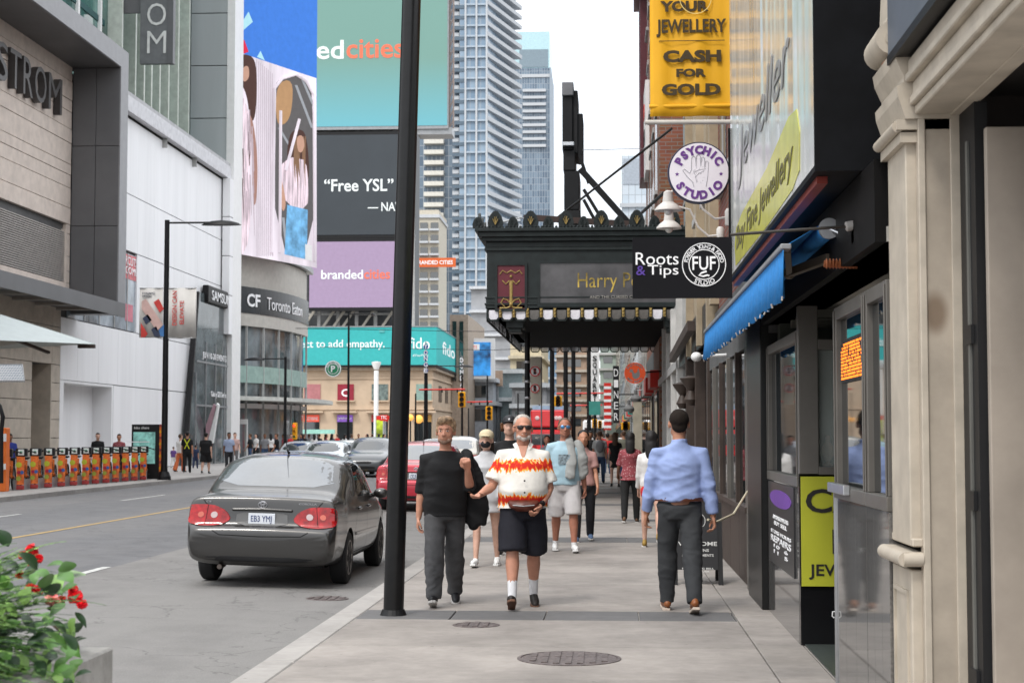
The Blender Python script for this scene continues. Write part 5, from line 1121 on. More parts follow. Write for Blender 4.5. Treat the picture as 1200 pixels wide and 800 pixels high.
# ================================================================ STREET FURNITURE
def lamp_post(name, lab, u, v0, v1, Y, arm, Xf=None, r=.09, group=None, hlen=.9, head='cobra'):
    b = at(u, 500, Y); tp = at(u, v0, Y); x = Xf if Xf is not None else b.x
    t = thing(name, lab, 'street lamp', (x, Y, 0), group=group); z = tp.z
    MB().tube([(x, Y, 0), (x, Y, .5), (x, Y, z)], [r*1.25, r, r*.75], 12).build('pole', BLACKM, t, smooth=True)
    MB().lathe([(r*2.1, 0), (r*2.0, .12), (r*1.4, .3)], (x, Y, 0), n=14).build('base', BLACKM, t)
    if arm:
        MB().tube([(x, Y, z-.1), (x+arm*.9, Y, z-.1)], .035, 8).build('arm', BLACKM, t)
        hx = x+arm; h = MB(); h.rings([(z-.02, hx, Y, .02, .02), (z-.05, hx, Y, hlen*.25, .12), (z-.12, hx, Y, hlen*.42, .2), (z-.2, hx, Y, hlen*.5, .22)], 16); h.build('lamp_head', BLACKM, t, smooth=True)
    return t
x1 = at(189, 560, 58).x
l1 = lamp_post('street_lamp', 'tall black street lamp with two art banners behind the row of hire bikes', 193, 258, 560, 58, 2.0, None, .12, hlen=1.5)
lx = at(193, 400, 58).x
BAN = C('banner white', (.62, .60, .57), rough=.7, var=.04)
def banner(u0, u1, v0, v1, Y, lab, kind):
    a, b = at(u0, v1, Y), at(u1, v0, Y); s = Y/FPX
    t = thing('street_banner', lab, 'banner', ((a.x+b.x)/2, Y, a.z)); g = MB(); n = 12; V = []
    for i in range(n+1):
        x = a.x+(b.x-a.x)*i/n; V.append([g.b.verts.new((x, Y+.03*math.sin(i*.9), a.z)), g.b.verts.new((x, Y+.02*math.sin(i*.7+1), b.z))])
    for i in range(n): g.b.faces.new((V[i][0], V[i+1][0], V[i+1][1], V[i][1]))
    o = g.build('cloth', BAN, t, smooth=True); o.modifiers.new('s', 'SOLIDIFY').thickness = .01
    for z in (a.z, b.z): MB().tube([(a.x, Y, z), (b.x, Y, z)], .02, 8).build('rod', GREYM, t)
    P = lambda u, v: at(u, v, Y-.06)
    def poly(L, m, nm): MB().prism([P(*q) for q in L], (0, .01, 0)).build(nm, m, t)
    if kind == 0:
        pk = C('banner pink', (.62, .42, .38)); rd = C('banner red', (.60, .06, .05)); nb = C('banner navy', (.04, .05, .09)); bl = C('banner blue', (.06, .18, .42))
        poly([(166, 353), (171, 350), (191, 380), (184, 388), (166, 362)], pk, 'pink_stripe'); poly([(180, 354), (186, 350), (192, 362), (187, 366)], rd, 'red_block')
        poly([(167, 373), (173, 368), (178, 375), (171, 380)], nb, 'navy_block'); poly([(177, 386), (183, 382), (188, 394), (181, 394)], nb, 'navy_block'); poly([(165, 378), (173, 391), (170, 395), (165, 395)], rd, 'red_block'); poly([(186, 387), (192, 380), (192, 394), (188, 394)], bl, 'blue_block')
        text('TORONTO', C('banner navy', (.04, .05, .09)), t, P(174, 343.5), 16*s, 2.2*s); text('DESIGN', C('banner navy', (.04, .05, .09)), t, P(172, 346.8), 11*s, 2*s)
    else:
        rr = C('banner red', (.60, .06, .05))
        text('DESIGN CAN', rr, t, P(204.5, 361), 41*s, 5.5*s, (0, 0, 1), (-1, 0, 0), .004, bold=.02); text('ELEVATE', rr, t, P(213, 366), 28*s, 5*s, (0, 0, 1), (-1, 0, 0), .004, bold=.02)
    return t
banner(163, 191.5, 337.5, 395, 57.9, 'left banner on the street lamp with pink, red and navy blocks', 0)
banner(197, 230.5, 337.5, 396, 57.9, 'right banner on the street lamp reading DESIGN CAN ELEVATE', 1)
lamp_post('street_lamp', 'shorter black street lamp with signal in front of the shopping centre doors', 334, 418, 520, 86, -1.7, None, .09, hlen=1.2)
lamp_post('street_lamp', 'thin black lamp post rising past the letter P parking sign before the stone building', 408, 366, 520, 98, 1.5, None, .08, hlen=.3)
lamp_post('street_lamp', 'black lamp post with long arm beside the vertical white letters', 499, 427, 520, 110, 2.6, None, .16, hlen=1.4)
lamp_post('street_post', 'plain thin black post left of the lamp with the vertical letters', 487, 461, 520, 112, 0, None, .07)
for i, (u, v0, Y) in enumerate(((571, 440, 120), (607, 461, 140), (586, 478, 150), (541.5, 437, 104), (549, 478, 160), (597, 478, 165), (632, 470, 170))):
    lamp_post('street_post', ('tall thin post below the blue billboard', 'thin post above the cream cap', 'short thin post among the distant traffic', 'black signal post beside the tall yellow signal', 'thin black post left of the yellow signals', 'distant thin post right of the traffic signals', 'distant thin post over the red bus')[i], u, v0, 520, Y, 0, None, .08)
wp = thing('white_column_lamp', 'slender white column lamp in front of the stone corner building', 'street lamp', at(441, 520, 150)); c = at(441, 424, 150)
MB().tube([(c.x, 150, 0), (c.x, 150, c.z-.8)], .22, 12).build('pole', WHITE, wp); MB().lathe([(.22, -.7), (.42, -.2), (.45, 0), (.1, .05)], c, n=16).build('lamp_head', WHITE, wp, smooth=True)
# kerbside posts passing behind the marquee
for i, (u, Y, z) in enumerate(((618, 45.2, 6.0), (647, 66, 8.6), (663, 84, 9.6), (672, 102, 10.4))):
    x = at(u, 470, Y).x; tt = thing('kerb_post', ('leftmost and thickest', 'second', 'third', 'rightmost and farthest')[i]+' of the four black kerbside posts seen below the marquee', 'post', (x, Y, 0))
    MB().tube([(x, Y, 0), (x, Y, z)], .075+.02*i, 12).build('shaft', BLACKM, tt, smooth=True); MB().lathe([(.16, 0), (.15, .2), (.1, .4)], (x, Y, 0), n=14).build('base', BLACKM, tt)
    if i == 0:
        for v in (424, 447, 466): MB().lathe([(.085, -.03), (.09, 0), (.085, .03)], (x, Y, at(u, v, Y).z), n=14).build('steel_band', STEEL, tt)
ns = thing('prohibition_sign', 'tall cream sign board with two red barred circles beside the leftmost kerb post', 'sign', at(628, 450, 47))
a, b = at(621.5, 474, 47), at(634, 418, 47); MB().box(a.x, b.x, 47, 47.04, a.z, b.z).build('board', C('cream sign board', (.50, .46, .38)), ns)
for v, rr in ((435, .16), (455, .14)):
    c = at(627, v, 46.98); MB().lathe([(rr, -.01), (rr, .01)], c, 'y', 20).build('disc', WHITE, ns); k = ring(rr*.75, rr*.95, c+Vector((0, -.015, 0)), RED, ns, 24); k.name = 'red_ring'
    MB().bar(c+Vector((-rr*.55, -.02, rr*.55)), c+Vector((rr*.55, -.02, -rr*.55)), .03, .01).build('red_bar', RED, ns); MB().box(c.x-.045, c.x+.035, c.y-.014, c.y-.011, c.z-.09, c.z+.09).build('black_symbol', TXTB, ns)
MB().tube([at(634.5, 418, 47.05), at(634.5, 524, 47.05)], .02, 8).build('post', GREYM, ns)
# round parking sign
c = at(390.5, 432, 97); s = 97/FPX; ps = thing('parking_sign', 'round green sign with a white letter P', 'sign', c)
MB().lathe([(9.6*s, -.06), (9.6*s, .06)], c, 'y', 32).build('disc', C('sign green', (.02, .22, .10)), ps); ring(9.6*s, 8.4*s, c+Vector((0, -.07, 0)), TXTW, ps, 32); ring(6.4*s, 5.8*s, c+Vector((0, -.07, 0)), TXTW, ps, 32)
text('P', TXTW, ps, c+Vector((0, -.07, 0)), 5*s, 7.5*s, bold=.05); arc_text('TORONTO PARKING', TXTW, ps, c+Vector((0, -.07, 0)), 7.4*s, 1.8*s, 170, 10); MB().bar(c+Vector((.3, .05, 0)), (at(408, 432, 98).x, 98, c.z), .06).build('bracket', BLACKM, ps)
# vertical letter sign on the black lamp
s = 109.6/FPX
vs = thing('vertical_letter_sign', 'vertical sign of white letters spelling YONGE with blue discs beside the arm lamp', 'sign', at(499, 435, 109.6))
MB().tube([at(499, 400, 109.8), at(499, 437, 109.8)], .04, 8).build('rail', GREYM, vs)
for i, ch in enumerate('YONGE'):
    c = at(499, 406+7*i, 109.6); MB().lathe([(2.8*s, -.02), (2.8*s, .02)], c, 'y', 16).build('disc', C('deep blue disc', (.03, .06, .30)), vs); text(ch, TXTW, vs, c+Vector((0, -.05, 0)), 4.4*s, 5.4*s, name='letter', bold=.05)
t2_ = thing('vertical_letter_sign', 'vertical ladder of white letters at the left of the blue billboard', 'sign', at(541, 440, 120)); s = 120/FPX
MB().tube([at(541.5, 418, 120.2), at(541.5, 462, 120.2)], .05, 8).build('rail', GREYM, t2_)
for i, ch in enumerate('DUNDAS'): text(ch, TXTW, t2_, at(541, 422+7*i, 119.9), 4*s, 5.5*s, name='letter', bold=.04)
t3_ = thing('vertical_letter_sign', 'column of dark grey ring letters seen below the marquee centre', 'sign', at(697, 440, 118)); s = 118/FPX
MB().box(at(692, 400, 118).x, at(702, 400, 118).x, 118, 118.2, at(697, 470, 118).z, at(697, 404, 118).z).build('board', WHITE, t3_)
for i, ch in enumerate('SQUARE'): text(ch, BLACKP, t3_, at(697, 420+8*i, 117.9), 5*s, 6.5*s, name='letter', bold=.05)
MB().tube([at(697, 460, 118.1), (at(697, 460, 118.1).x, 118.1, 0)], .12, 8).build('post', BLACKM, t3_)
MB().tube([(at(690, 460, 100).x, 100, 0), at(690, 404, 100)], .13, 10).build('post', BLACKM, thing('dark_street_post', 'dark lattice like post left of the ring letter sign', 'post', (at(690, 460, 100).x, 100, 0)))
# red mast arms and yellow traffic signals
def mast(u0, u1, v, Y, lab):
    t = thing('red_mast_arm', lab, 'mast arm', at(u0, v, Y)); MB().tube([at(u0, v, Y), at(u1, v-.5, Y)], .055, 8).build('arm', RED, t)
    for k in range(3): c = at(u0+(u1-u0)*(k+.5)/3, v+1.5, Y); MB().box(c.x-.05, c.x+.05, Y-.05, Y+.05, c.z-.1, c.z+.1).build('hanger', BLACKM, t)
mast(491, 545, 456.5, 103, 'left red mast arm reaching across the stone building'); mast(547, 577, 471, 121, 'shorter red mast arm right of the tall yellow signal')
mast(652, 708, 461, 112, 'red mast arm in the distance under the marquee, upper one'); mast(668, 706, 475, 130, 'lower red mast arm far away under the marquee')
def signal(u, v, Y, wpx, hpx, lab, lit=0, side=False):
    c = at(u, v, Y); s = Y/FPX; wd, h = wpx*s, hpx*s; t = thing('traffic_signal', lab, 'traffic light', c)
    MB().box(c.x-wd/2, c.x+wd/2, c.y, c.y+.3, c.z-h/2, c.z+h/2).build('housing', YELL, t, bevel=.02)
    for k in range(3):
        cc = Vector((c.x, c.y-.02, c.z+h*(.32-.32*k))); LM = (C('red lens', (.5, .03, .02), rough=.2), C('amber lens', (.5, .2, .02), rough=.2), C('green lens', (.02, .2, .12), rough=.2))[k] if lit != k else C('lit lens %d' % k, ((1, .1, .05), (1, .5, .05), (.1, 1, .5))[k], emit=1.5)
        MB().lathe([(wd*.3, -.02), (wd*.3, .02)], cc, 'y', 14).build('lens', BLACKP if lit == 9 else LM, t)
        g = MB(); g.lathe([(wd*.36, -.16), (wd*.36, .0)], cc, 'y', 12); g.b.faces.ensure_lookup_table(); bmesh.ops.delete(g.b, geom=[f for f in g.b.faces if len(f.verts) > 4], context='FACES_ONLY'); g.build('visor', YELL, t)
    return t
signal(541, 468, 102, 8.5, 18, 'tall yellow traffic signal at the end of the left red mast arm', 9)
signal(573, 484, 119, 8, 16, 'yellow traffic signal with dark lenses above the masked woman', 9)
signal(654, 470, 96, 9, 12, 'yellow signal hidden between the kerb posts above the red bus', 9)
signal(697, 496, 92, 6, 10, 'left small yellow signal over the distant crowd', 9); signal(703, 497, 99, 4.5, 9, 'narrow yellow signal just right of the small one over the crowd', 9)
signal(733, 499, 88, 10, 9, 'wide yellow signal tilted toward the shops above the dark haired women', 9)
signal(345, 505, 85, 5, 20, 'dark backed signal hanging on the lamp by the shopping centre', 0)
for (u, v, s_, lab) in ((481, 489, 8, 'left of the black lamp'), (491, 491, 10, 'behind the black lamp'), (472, 492, 7, 'nearest the big foreground pole')):
    c = at(u, v, 160); l = thing('amber_lantern', 'blurred amber lantern glowing '+lab, 'lamp', c); MB().ball(c, (s_*.45*160/FPX, .4, s_*.5*160/FPX)).build('globe', C('amber glow', (.9, .42, .08), emit=.8), l, smooth=True); MB().tube([c, (c.x, 160, 0)], .08, 8).build('post', BLACKM, l)
c = at(450, 489, 140); s = 140/FPX; ts_ = thing('station_sign', 'red and white subway station sign by the stone building', 'sign', c)
MB().box(c.x-9*s, c.x+9*s, 140, 140.1, c.z-3*s, c.z+2*s).build('board', RED, ts_); MB().box(c.x-4.5*s, c.x+4.5*s, 139.9, 140, c.z-4*s, c.z+3*s).build('shield', RED, ts_); text('TTC', TXTW, ts_, (c.x, 139.85, c.z), 7*s, 4*s, bold=.03); MB().tube([(c.x, 140, c.z), (c.x, 140, 0)], .1, 8).build('post', GREYM, ts_)
c = at(446, 506, 145); s = 145/FPX; ad = thing('shelter_advert', 'bright green and yellow advertising panel by the crossing', 'advertising panel', (c.x, 145, 0)); MB().box(c.x-6*s, c.x+6*s, 145, 145.3, .2, 3.4).build('frame', GREYM, ad); MB().box(c.x-5*s, c.x+5*s, 144.95, 145, .4, 3.2).build('poster', M('green yellow poster', (.35, .45, .03), emit=.2, var=.8, ns=.8), ad)
gl = thing('teal_hoarding', 'pale teal glass hoarding in front of the stone building shops', 'hoarding', at(370, 508, 150)); a, b = at(350, 508, 150), at(392, 503, 150); MB().box(a.x, b.x, 150, 150.3, a.z, b.z).build('canopy', C('pale teal', (.30, .58, .50)), gl)
for u in (352, 371, 390): MB().tube([at(u, 505, 150.1), (at(u, 505, 150.1).x, 150.1, 0)], .06, 8).build('post', GREYM, gl)
# overhead wires
for i, (z0, z1) in enumerate(((8.4, 8.6), (7.7, 7.9))):
    o = MB().tube([(-20, 102+9*i, z0), (-8, 102+9*i, z0-.25), (2, 102+9*i, z1)], .02, 5).build('overhead_wire', BLACKM); tag(o, ('upper', 'lower')[i]+' thin overhead wire crossing the street by the stone building', 'wire')
# hire-bike terminal, canopy, map pillar
hk = thing('bike_hire_terminal', 'orange and white bike hire terminal post at the left edge with curved black pole', 'kiosk', (-17.3, 45.4, 0))
a, b = at(-14, 579, 45.4), at(7.5, 501, 45.4); MB().box(a.x, b.x, 45.4, 45.7, 0, b.z).build('cabinet', ORANGE, hk, bevel=.02)
MB().box(a.x, b.x+.005, 45.37, 45.40, at(0, 517, 45.4).z, at(0, 508, 45.4).z).build('white_stripe', TXTW, hk); MB().box(a.x, b.x+.005, 45.37, 45.40, at(0, 550, 45.4).z, at(0, 543, 45.4).z).build('white_stripe', TXTW, hk)
g = MB(); g.tube([at(1.5, 566, 45), at(1.5, 506, 45), at(3.5, 488, 45), at(0, 476, 45), at(-8, 468, 45)], .06, 10); g.build('curved_pole', BLACKM, hk, smooth=True)
sp_ = thing('solar_panel', 'tilted solar panel above the bike hire terminal at the left edge', 'solar panel', (-17.5, 47, 3))
PVM = M('solar cells', (.30, .33, .36), rough=.12, spec=.8); n, l, p = N(PVM); b_ = n.new('ShaderNodeTexBrick'); b_.offset = 0; b_.inputs['Scale'].default_value = 1; b_.inputs['Brick Width'].default_value = .08; b_.inputs['Row Height'].default_value = .08; b_.inputs['Mortar Size'].default_value = .006
b_.inputs['Color1'].default_value = (.34, .37, .40, 1); b_.inputs['Color2'].default_value = (.30, .33, .36, 1); b_.inputs['Mortar'].default_value = (.7, .7, .7, 1); mp_ = n.new('ShaderNodeMapping'); mp_.inputs['Rotation'].default_value = (math.pi/2, 0, 0); l.new(n['Texture Coordinate'].outputs['Object'], mp_.inputs[0]); l.new(mp_.outputs[0], b_.inputs['Vector']); l.new(b_.outputs['Color'], p.inputs['Base Color'])
q = [at(-30, 427, 47.5), at(26, 427, 47.5), at(29, 446, 46.6), at(-30, 446, 46.6)]; MB().prism(q, (0, .03, -.04)).build('cells', PVM, sp_); MB().tube(q+[q[0]], .02, 6).build('rim', STEEL, sp_); MB().tube([at(-8, 436, 47.2), (at(-8, 436, 47.2).x, 47.2, 0)], .05, 8).build('post', BLACKM, sp_)
um = thing('canvas_canopy', 'large pale canvas umbrella canopy hanging into the left edge above the solar panel', 'canopy', (-19, 54, 4))
A, B_, C_, D_, E_ = at(111, 403, 54), at(-60, 396, 50), at(-60, 350, 54), at(56, 398, 57), at(-60, 412, 60)
CV = C('pale canvas', (.55, .60, .59), rough=.8, var=.03); g = MB(); g.quad(C_, B_, A); g.quad(C_, A, E_); g.build('top_cloth', CV, um).modifiers.new('s', 'SOLIDIFY').thickness = .02
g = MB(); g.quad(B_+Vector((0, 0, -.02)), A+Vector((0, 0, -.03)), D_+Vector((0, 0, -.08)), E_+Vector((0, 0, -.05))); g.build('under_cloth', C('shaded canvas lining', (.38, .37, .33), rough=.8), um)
MB().bar(at(8, 394, 53), at(57, 413, 54.5), .16, .08).build('rib', C('dark brown rib', (.05, .035, .03)), um); MB().box(at(92, 404, 54).x, A.x, 53.9, 54.1, A.z-.14, A.z-.02).build('corner_cap', C('dark brown rib', (.05, .035, .03)), um); MB().tube([(-21.5, 55, 0), (-21.5, 55, 6.2)], .08, 10).build('mast', BLACKM, um)
mk = thing('map_pillar', 'black map pillar with teal street map behind the end of the bike row', 'map pillar', (-16.9, 59, 0)); Y = 59.
a, b = at(153.5, 563, Y), at(188, 497, Y); MB().box(a.x, b.x, Y, Y+.3, 0, b.z).build('cabinet', BLACKP, mk, bevel=.01)
mm = M('teal street map', (.25, .55, .50), rough=.2, emit=.25, var=.35, ns=4); o = MB().box(at(156, 543, Y).x, at(182, 506, Y).x, Y-.02, Y, at(170, 543, Y).z, at(170, 506, Y).z).build('map', mm, mk)
MB().box(at(156, 0, Y).x, at(182, 0, Y).x, Y-.03, Y-.02, at(170, 518, Y).z, at(170, 517, Y).z).build('divider', TXTW, o); text('bike share', TXTW, mk, at(166, 501, Y-.02), 18*Y/FPX, 3*Y/FPX)
o = thing('striped_post', 'slim post with orange and yellow stripes standing beside the map pillar', 'post', at(187, 563, 58.2)); a = at(186.3, 563, 58.2); b = at(189, 497, 58.2); MB().box(a.x, b.x, 58.2, 58.3, 0, b.z).build('core', ORANGE, o)
for k in range(9): MB().box(a.x-.004, b.x+.004, 58.19, 58.31, .15+.22*k, .24+.22*k).build('stripe', YELL if k % 2 else C('maroon stripe', (.3, .04, .05)), o)
# hire bikes
BO = M('orange wrapped fender', (.75, .17, .03), rough=.35, var=.3, ns=7); TYRE = C('tyre rubber', (.015, .015, .016), rough=.8)
def make_bike():
    t = thing('hire_bike', 'orange hire bike', 'bicycle', (0, 0, 0), group='hire bikes docked in a row')
    def wheel(y, nm):
        g = MB(); pts = [(0, y+.33*math.cos(2*math.pi*k/24), .34+.33*math.sin(2*math.pi*k/24)) for k in range(25)]; g.tube(pts, .028, 8); w_ = g.build(nm, TYRE, t, smooth=True)
        g = MB()
        for k in range(9): a = math.pi*k/9; g.tube([(0, y+.31*math.cos(a), .34+.31*math.sin(a)), (0, y-.31*math.cos(a), .34-.31*math.sin(a))], .004, 4)
        g.lathe([(.05, -.05), (.05, .05)], (0, y, .34), 'x', 12); g.build('spokes', GREYM, w_)
    wheel(-.55, 'front_wheel'); wheel(.55, 'rear_wheel')
    g = MB(); g.tube([(0, -.36, .88), (0, -.15, .50), (0, .12, .42), (0, .5, .36)], .045, 10); g.tube([(0, .1, .42), (0, .22, .85)], .035, 8); g.tube([(0, -.50, .36), (0, -.38, .72), (0, -.34, .98)], .035, 8); g.build('frame', ORANGE, t, smooth=True)
    # wrap-around front fender and skirt, printed
    g = MB()
    for k in range(13):
        a0, a1 = R(-25+17*k), R(-25+17*(k+1)); 
        if k == 12: break
        P = lambda a, x, r=.40: (x, -.55-r*math.cos(a), .34+r*math.sin(a))
        g.quad(P(a0, -.075), P(a0, .075), P(a1, .075), P(a1, -.075))
    f = g.build('front_fender', BO, t, smooth=True); f.modifiers.new('s', 'SOLIDIFY').thickness = .012
    g = MB(); g.prism([(-.11, -.97, .16), (.11, -.97, .16), (.11, -.93, .98), (-.11, -.93, .98)], (0, .02, 0)); sk = g.build('advert_panel', BO, t)
    for (x, z, r, c) in ((-.045, .74, .085, C('lime print', (.55, .60, .05))), (-.05, .34, .07, C('olive print', (.38, .42, .06))), (.05, .52, .055, C('blue print', (.05, .14, .40))), (-.04, .52, .05, C('crimson print', (.45, .02, .06)))):
        MB().lathe([(r, -.006), (r, .0)], (x, -.965, z), 'y', 14).build('printed_dot', c, sk)
    MB().box(-.115, .115, -.985, -.95, .02, .14).build('dock_foot', C('brick red foot', (.40, .05, .05)), t, bevel=.008)
    g = MB(); g.box(-.16, .16, -.86, -.60, .98, 1.22); g.build('basket', BLACKP, t, bevel=.02)
    pl = MB().box(-.085, .085, -.885, -.862, 1.02, 1.19).build('number_plate', C('pale plate', (.68, .74, .70), emit=.0), t, bevel=.006); MB().lathe([(.04, -.004), (.04, 0)], (0, -.886, 1.10), 'y', 14).build('green_mark', C('mark green', (.03, .35, .16)), pl)
    MB().tube([(-.30, -.30, 1.10), (-.2, -.40, 1.14), (0, -.44, 1.16), (.2, -.40, 1.14), (.30, -.30, 1.10)], .018, 8).build('handlebar', BLACKP, t, smooth=True)
    for s in (-1, 1): MB().tube([(s*.30, -.30, 1.10), (s*.33, -.2, 1.09)], .026, 8).build('grip', BLACKP, t)
    MB().rings([(.88, 0, .24, .05, .09), (.93, 0, .24, .11, .14), (.95, 0, .24, .08, .12)], 14).build('saddle', BLACKP, t, smooth=True)
    MB().rings([(.20, .16, -.2, .02, .02), (.205, .16, -.2, .05, .05)], 8).build('pedal', BLACKP, t)
    return t
bike0 = make_bike(); BA, BB = Vector((-17.45, 48.0, 0)), Vector((-16.95, 58.0, 0))
bl = ['first hire bike at the left end of the row, next to the orange terminal', 'second hire bike from the orange terminal', 'third hire bike from the orange terminal', 'fourth hire bike from the orange terminal', 'fifth hire bike from the orange terminal', 'sixth hire bike from the left, below the man in the black jacket', 'middle hire bike of the row of thirteen', 'hire bike carrying a dark helmet shaped cover on its basket', 'fifth hire bike from the map pillar', 'fourth hire bike from the map pillar', 'third hire bike from the map pillar', 'second hire bike from the map pillar', 'last hire bike at the right end, next to the map pillar']
us = [13, 30, 46, 62, 77, 91, 104.5, 116, 128, 139, 150, 160.5, 170.5]
for i in range(13):
    o = bike0 if i == 0 else clone(bike0); d_ = ray(us[i], 520); dd_ = BB-BA; k = (BA.y*d_.x-BA.x*d_.y)/(dd_.x*d_.y-dd_.y*d_.x); p_ = BA+dd_*k
    place(o, p_, R(12), 0, 0, bl[i])
for i in range(14): o = MB().box(-.2, .2, -.35, .3, 0, .06).mesh('dock_plate', GREYM)
o = thing('bike_dock_rail', 'low grey docking rail on the pavement beneath the hire bikes', 'dock', (-17.2, 53, 0)); MB().bar(BA+Vector((.05, -1.4, .035)), BB+Vector((.05, .4, .035)), .07, .55).build('rail', GREYM, o)
# ================================================================ CARS
def car_body(st, wh, wr, ww=.24, half=.75, sub=2):
    """st: stations (y, [(x,z) x 9]) half profile bottom centre to roof centre; wheels cut at wh = (y0, y1), radius wr"""
    b = bmesh.new(); R_s = []
    for y, prof in st:
        ring = [b.verts.new((x, y, z)) for x, z in prof]+[b.verts.new((-x, y, z)) for x, z in prof[-2:0:-1]]; R_s.append(ring)
    n = len(R_s[0])
    for i in range(len(R_s)-1):
        for k in range(n): b.faces.new((R_s[i][k], R_s[i+1][k], R_s[i+1][(k+1) % n], R_s[i][(k+1) % n]))
    b.faces.new(R_s[0]); b.faces.new(R_s[-1][::-1]); bmesh.ops.recalc_face_normals(b, faces=b.faces)
    me = bpy.data.meshes.new('b'); b.to_mesh(me); b.free(); o = bpy.data.objects.new('b', me)
    m = o.modifiers.new('s', 'SUBSURF'); m.levels = m.render_levels = sub
    cut = []
    for y in wh:
        for s in (-1, 1):
            g = MB(); g.lathe([(wr*1.13, -ww), (wr*1.13, ww)], (s*(half+.03), y, wr), 'x', 32); cm_ = g.mesh('c'); c = bpy.data.objects.new('c', cm_); cut.append(c)
            q = o.modifiers.new('b', 'BOOLEAN'); q.operation = 'DIFFERENCE'; q.object = c; q.solver = 'EXACT'
    me = evaluate(o, cut); me.name = 'body'; bpy.data.objects.remove(o)
    for c in cut: bpy.data.objects.remove(c)
    me.materials.clear(); me.shade_smooth(); me.set_sharp_from_angle(angle=R(38)); return me
class Proj:
    """lays patches and ribbons on a body surface"""
    def __init__(s, me): s.t = BVHTree.FromPolygons([v.co for v in me.vertices], [p.vertices for p in me.polygons])
    def hit(s, p, d):
        h = s.t.ray_cast(Vector(p)-Vector(d)*5, Vector(d), 12); return h[0] if h[0] else None
    def patch(s, pts, d, off=.004, rings=5, seg=6, smooth_iter=1, n=None):
        d = Vector(d).normalized(); P = [Vector(p) for p in pts]; c = sum(P, Vector())/len(P)
        for _ in range(smooth_iter):       # Chaikin rounding
            Q = []
            for i in range(len(P)): a, b = P[i], P[(i+1) % len(P)]; Q += [a.lerp(b, .2), a.lerp(b, .8)]
            P = Q
        Q = []
        for i in range(len(P)):
            a, b = P[i], P[(i+1) % len(P)]; k = max(1, int((b-a).length/.05)); Q += [a.lerp(b, j/k) for j in range(k)]
        P = Q; g = MB(); grid = []; last = s.hit(c, d) or c
        for r in range(rings+1):
            row = []
            for p in P:
                q = c.lerp(p, (r/rings)); h = s.hit(q, d)
                if h is None: h = last
                last = h; row.append(g.b.verts.new(h-d*off))
                if r == 0: break
            grid.append(row)
        m = len(P)
        for i in range(m): g.b.faces.new((grid[0][0], grid[1][i], grid[1][(i+1) % m]))
        for r in range(1, rings):
            for i in range(m): g.b.faces.new((grid[r][i], grid[r+1][i], grid[r+1][(i+1) % m], grid[r][(i+1) % m]))
        low = [g.b.verts.new(v.co+d*(off+.012)) for v in grid[rings]]
        for i in range(m): g.b.faces.new((grid[rings][i], low[i], low[(i+1) % m], grid[rings][(i+1) % m]))
        return g
    def ribbon(s, pts, d, wd=.008, off=.0015):
        d = Vector(d).normalized(); P = [Vector(p) for p in pts]; Q = []
        for a, b in zip(P[:-1], P[1:]): k = max(1, int((b-a).length/.04)); Q += [a.lerp(b, j/k) for j in range(k)]
        Q.append(P[-1]); H = [s.hit(q, d) for q in Q]; H = [h-d*off for h in H if h is not None]; g = MB(); prev = None
        for i, h in enumerate(H):
            t_ = (H[min(i+1, len(H)-1)]-H[max(0, i-1)]); 
            if t_.length < 1e-6: continue
            n_ = t_.normalized().cross(d).normalized()*wd/2; pr = (g.b.verts.new(h-n_), g.b.verts.new(h+n_))
            if prev: g.b.faces.new((prev[0], prev[1], pr[1], pr[0]))
            prev = pr
        return g
def paint(name, c, met=.0, r=.25): return M(name, c, rough=r, metal=met, var=.02, ns=1, coat=.8, spec=.5)
CGLASS = M('car window glass', (.02, .024, .026), rough=.03, spec=1., var=.1)
REARG = M('rear window glass', (.09, .10, .11), rough=.04, spec=1., var=.1); REARG.node_tree.nodes['Principled BSDF'].inputs['IOR'].default_value = 1.7
SEAM = C('panel gap', (.004, .004, .004), rough=.9); LENS = M('red tail lens', (.36, .004, .006), rough=.12, var=.3, ns=14, spec=.6); LENSW = M('white lamp lens', (.50, .40, .40), rough=.1); CHR = C('chrome', (.7, .7, .72), metal=1., rough=.12); HEADL = M('headlamp', (.7, .72, .75), rough=.05, spec=1., emit=.15)
def wheels(t, ys, r, half, rimm, wd=.19, cover=True):
    for y in ys:
        for s in (-1, 1):
            x = s*(half-.10)
            g = MB(); g.lathe([(r*.62, -wd/2), (r*.9, -wd/2), (r*.985, -wd*.38), (r, -wd*.2), (r, wd*.2), (r*.985, wd*.38), (r*.9, wd/2), (r*.62, wd/2)], (x, y, r), 'x', 32); w_ = g.build('wheel', TYRE, t, smooth=True)
            g = MB(); f = x+s*wd*.5
            g.lathe([(r*.64, f-.02), (r*.66, f+.002), (r*.60, f+.001), (r*.56, f-.04)] if s > 0 else [(r*.56, f+.04), (r*.60, f-.001), (r*.66, f-.002), (r*.64, f+.02)], (0, y, r), 'x', 28)
            for k in range(7):
                a = 2*math.pi*k/7; g.bar((f-s*.02, y+math.cos(a)*r*.1, r+math.sin(a)*r*.1), (f-s*.012, y+math.cos(a)*r*.62, r+math.sin(a)*r*.62), .03, .055)
            g.lathe([(r*.13, -.03), (r*.13, .01)], (f-s*.01, y, r), 'x', 12); g.build('rim', rimm, w_)
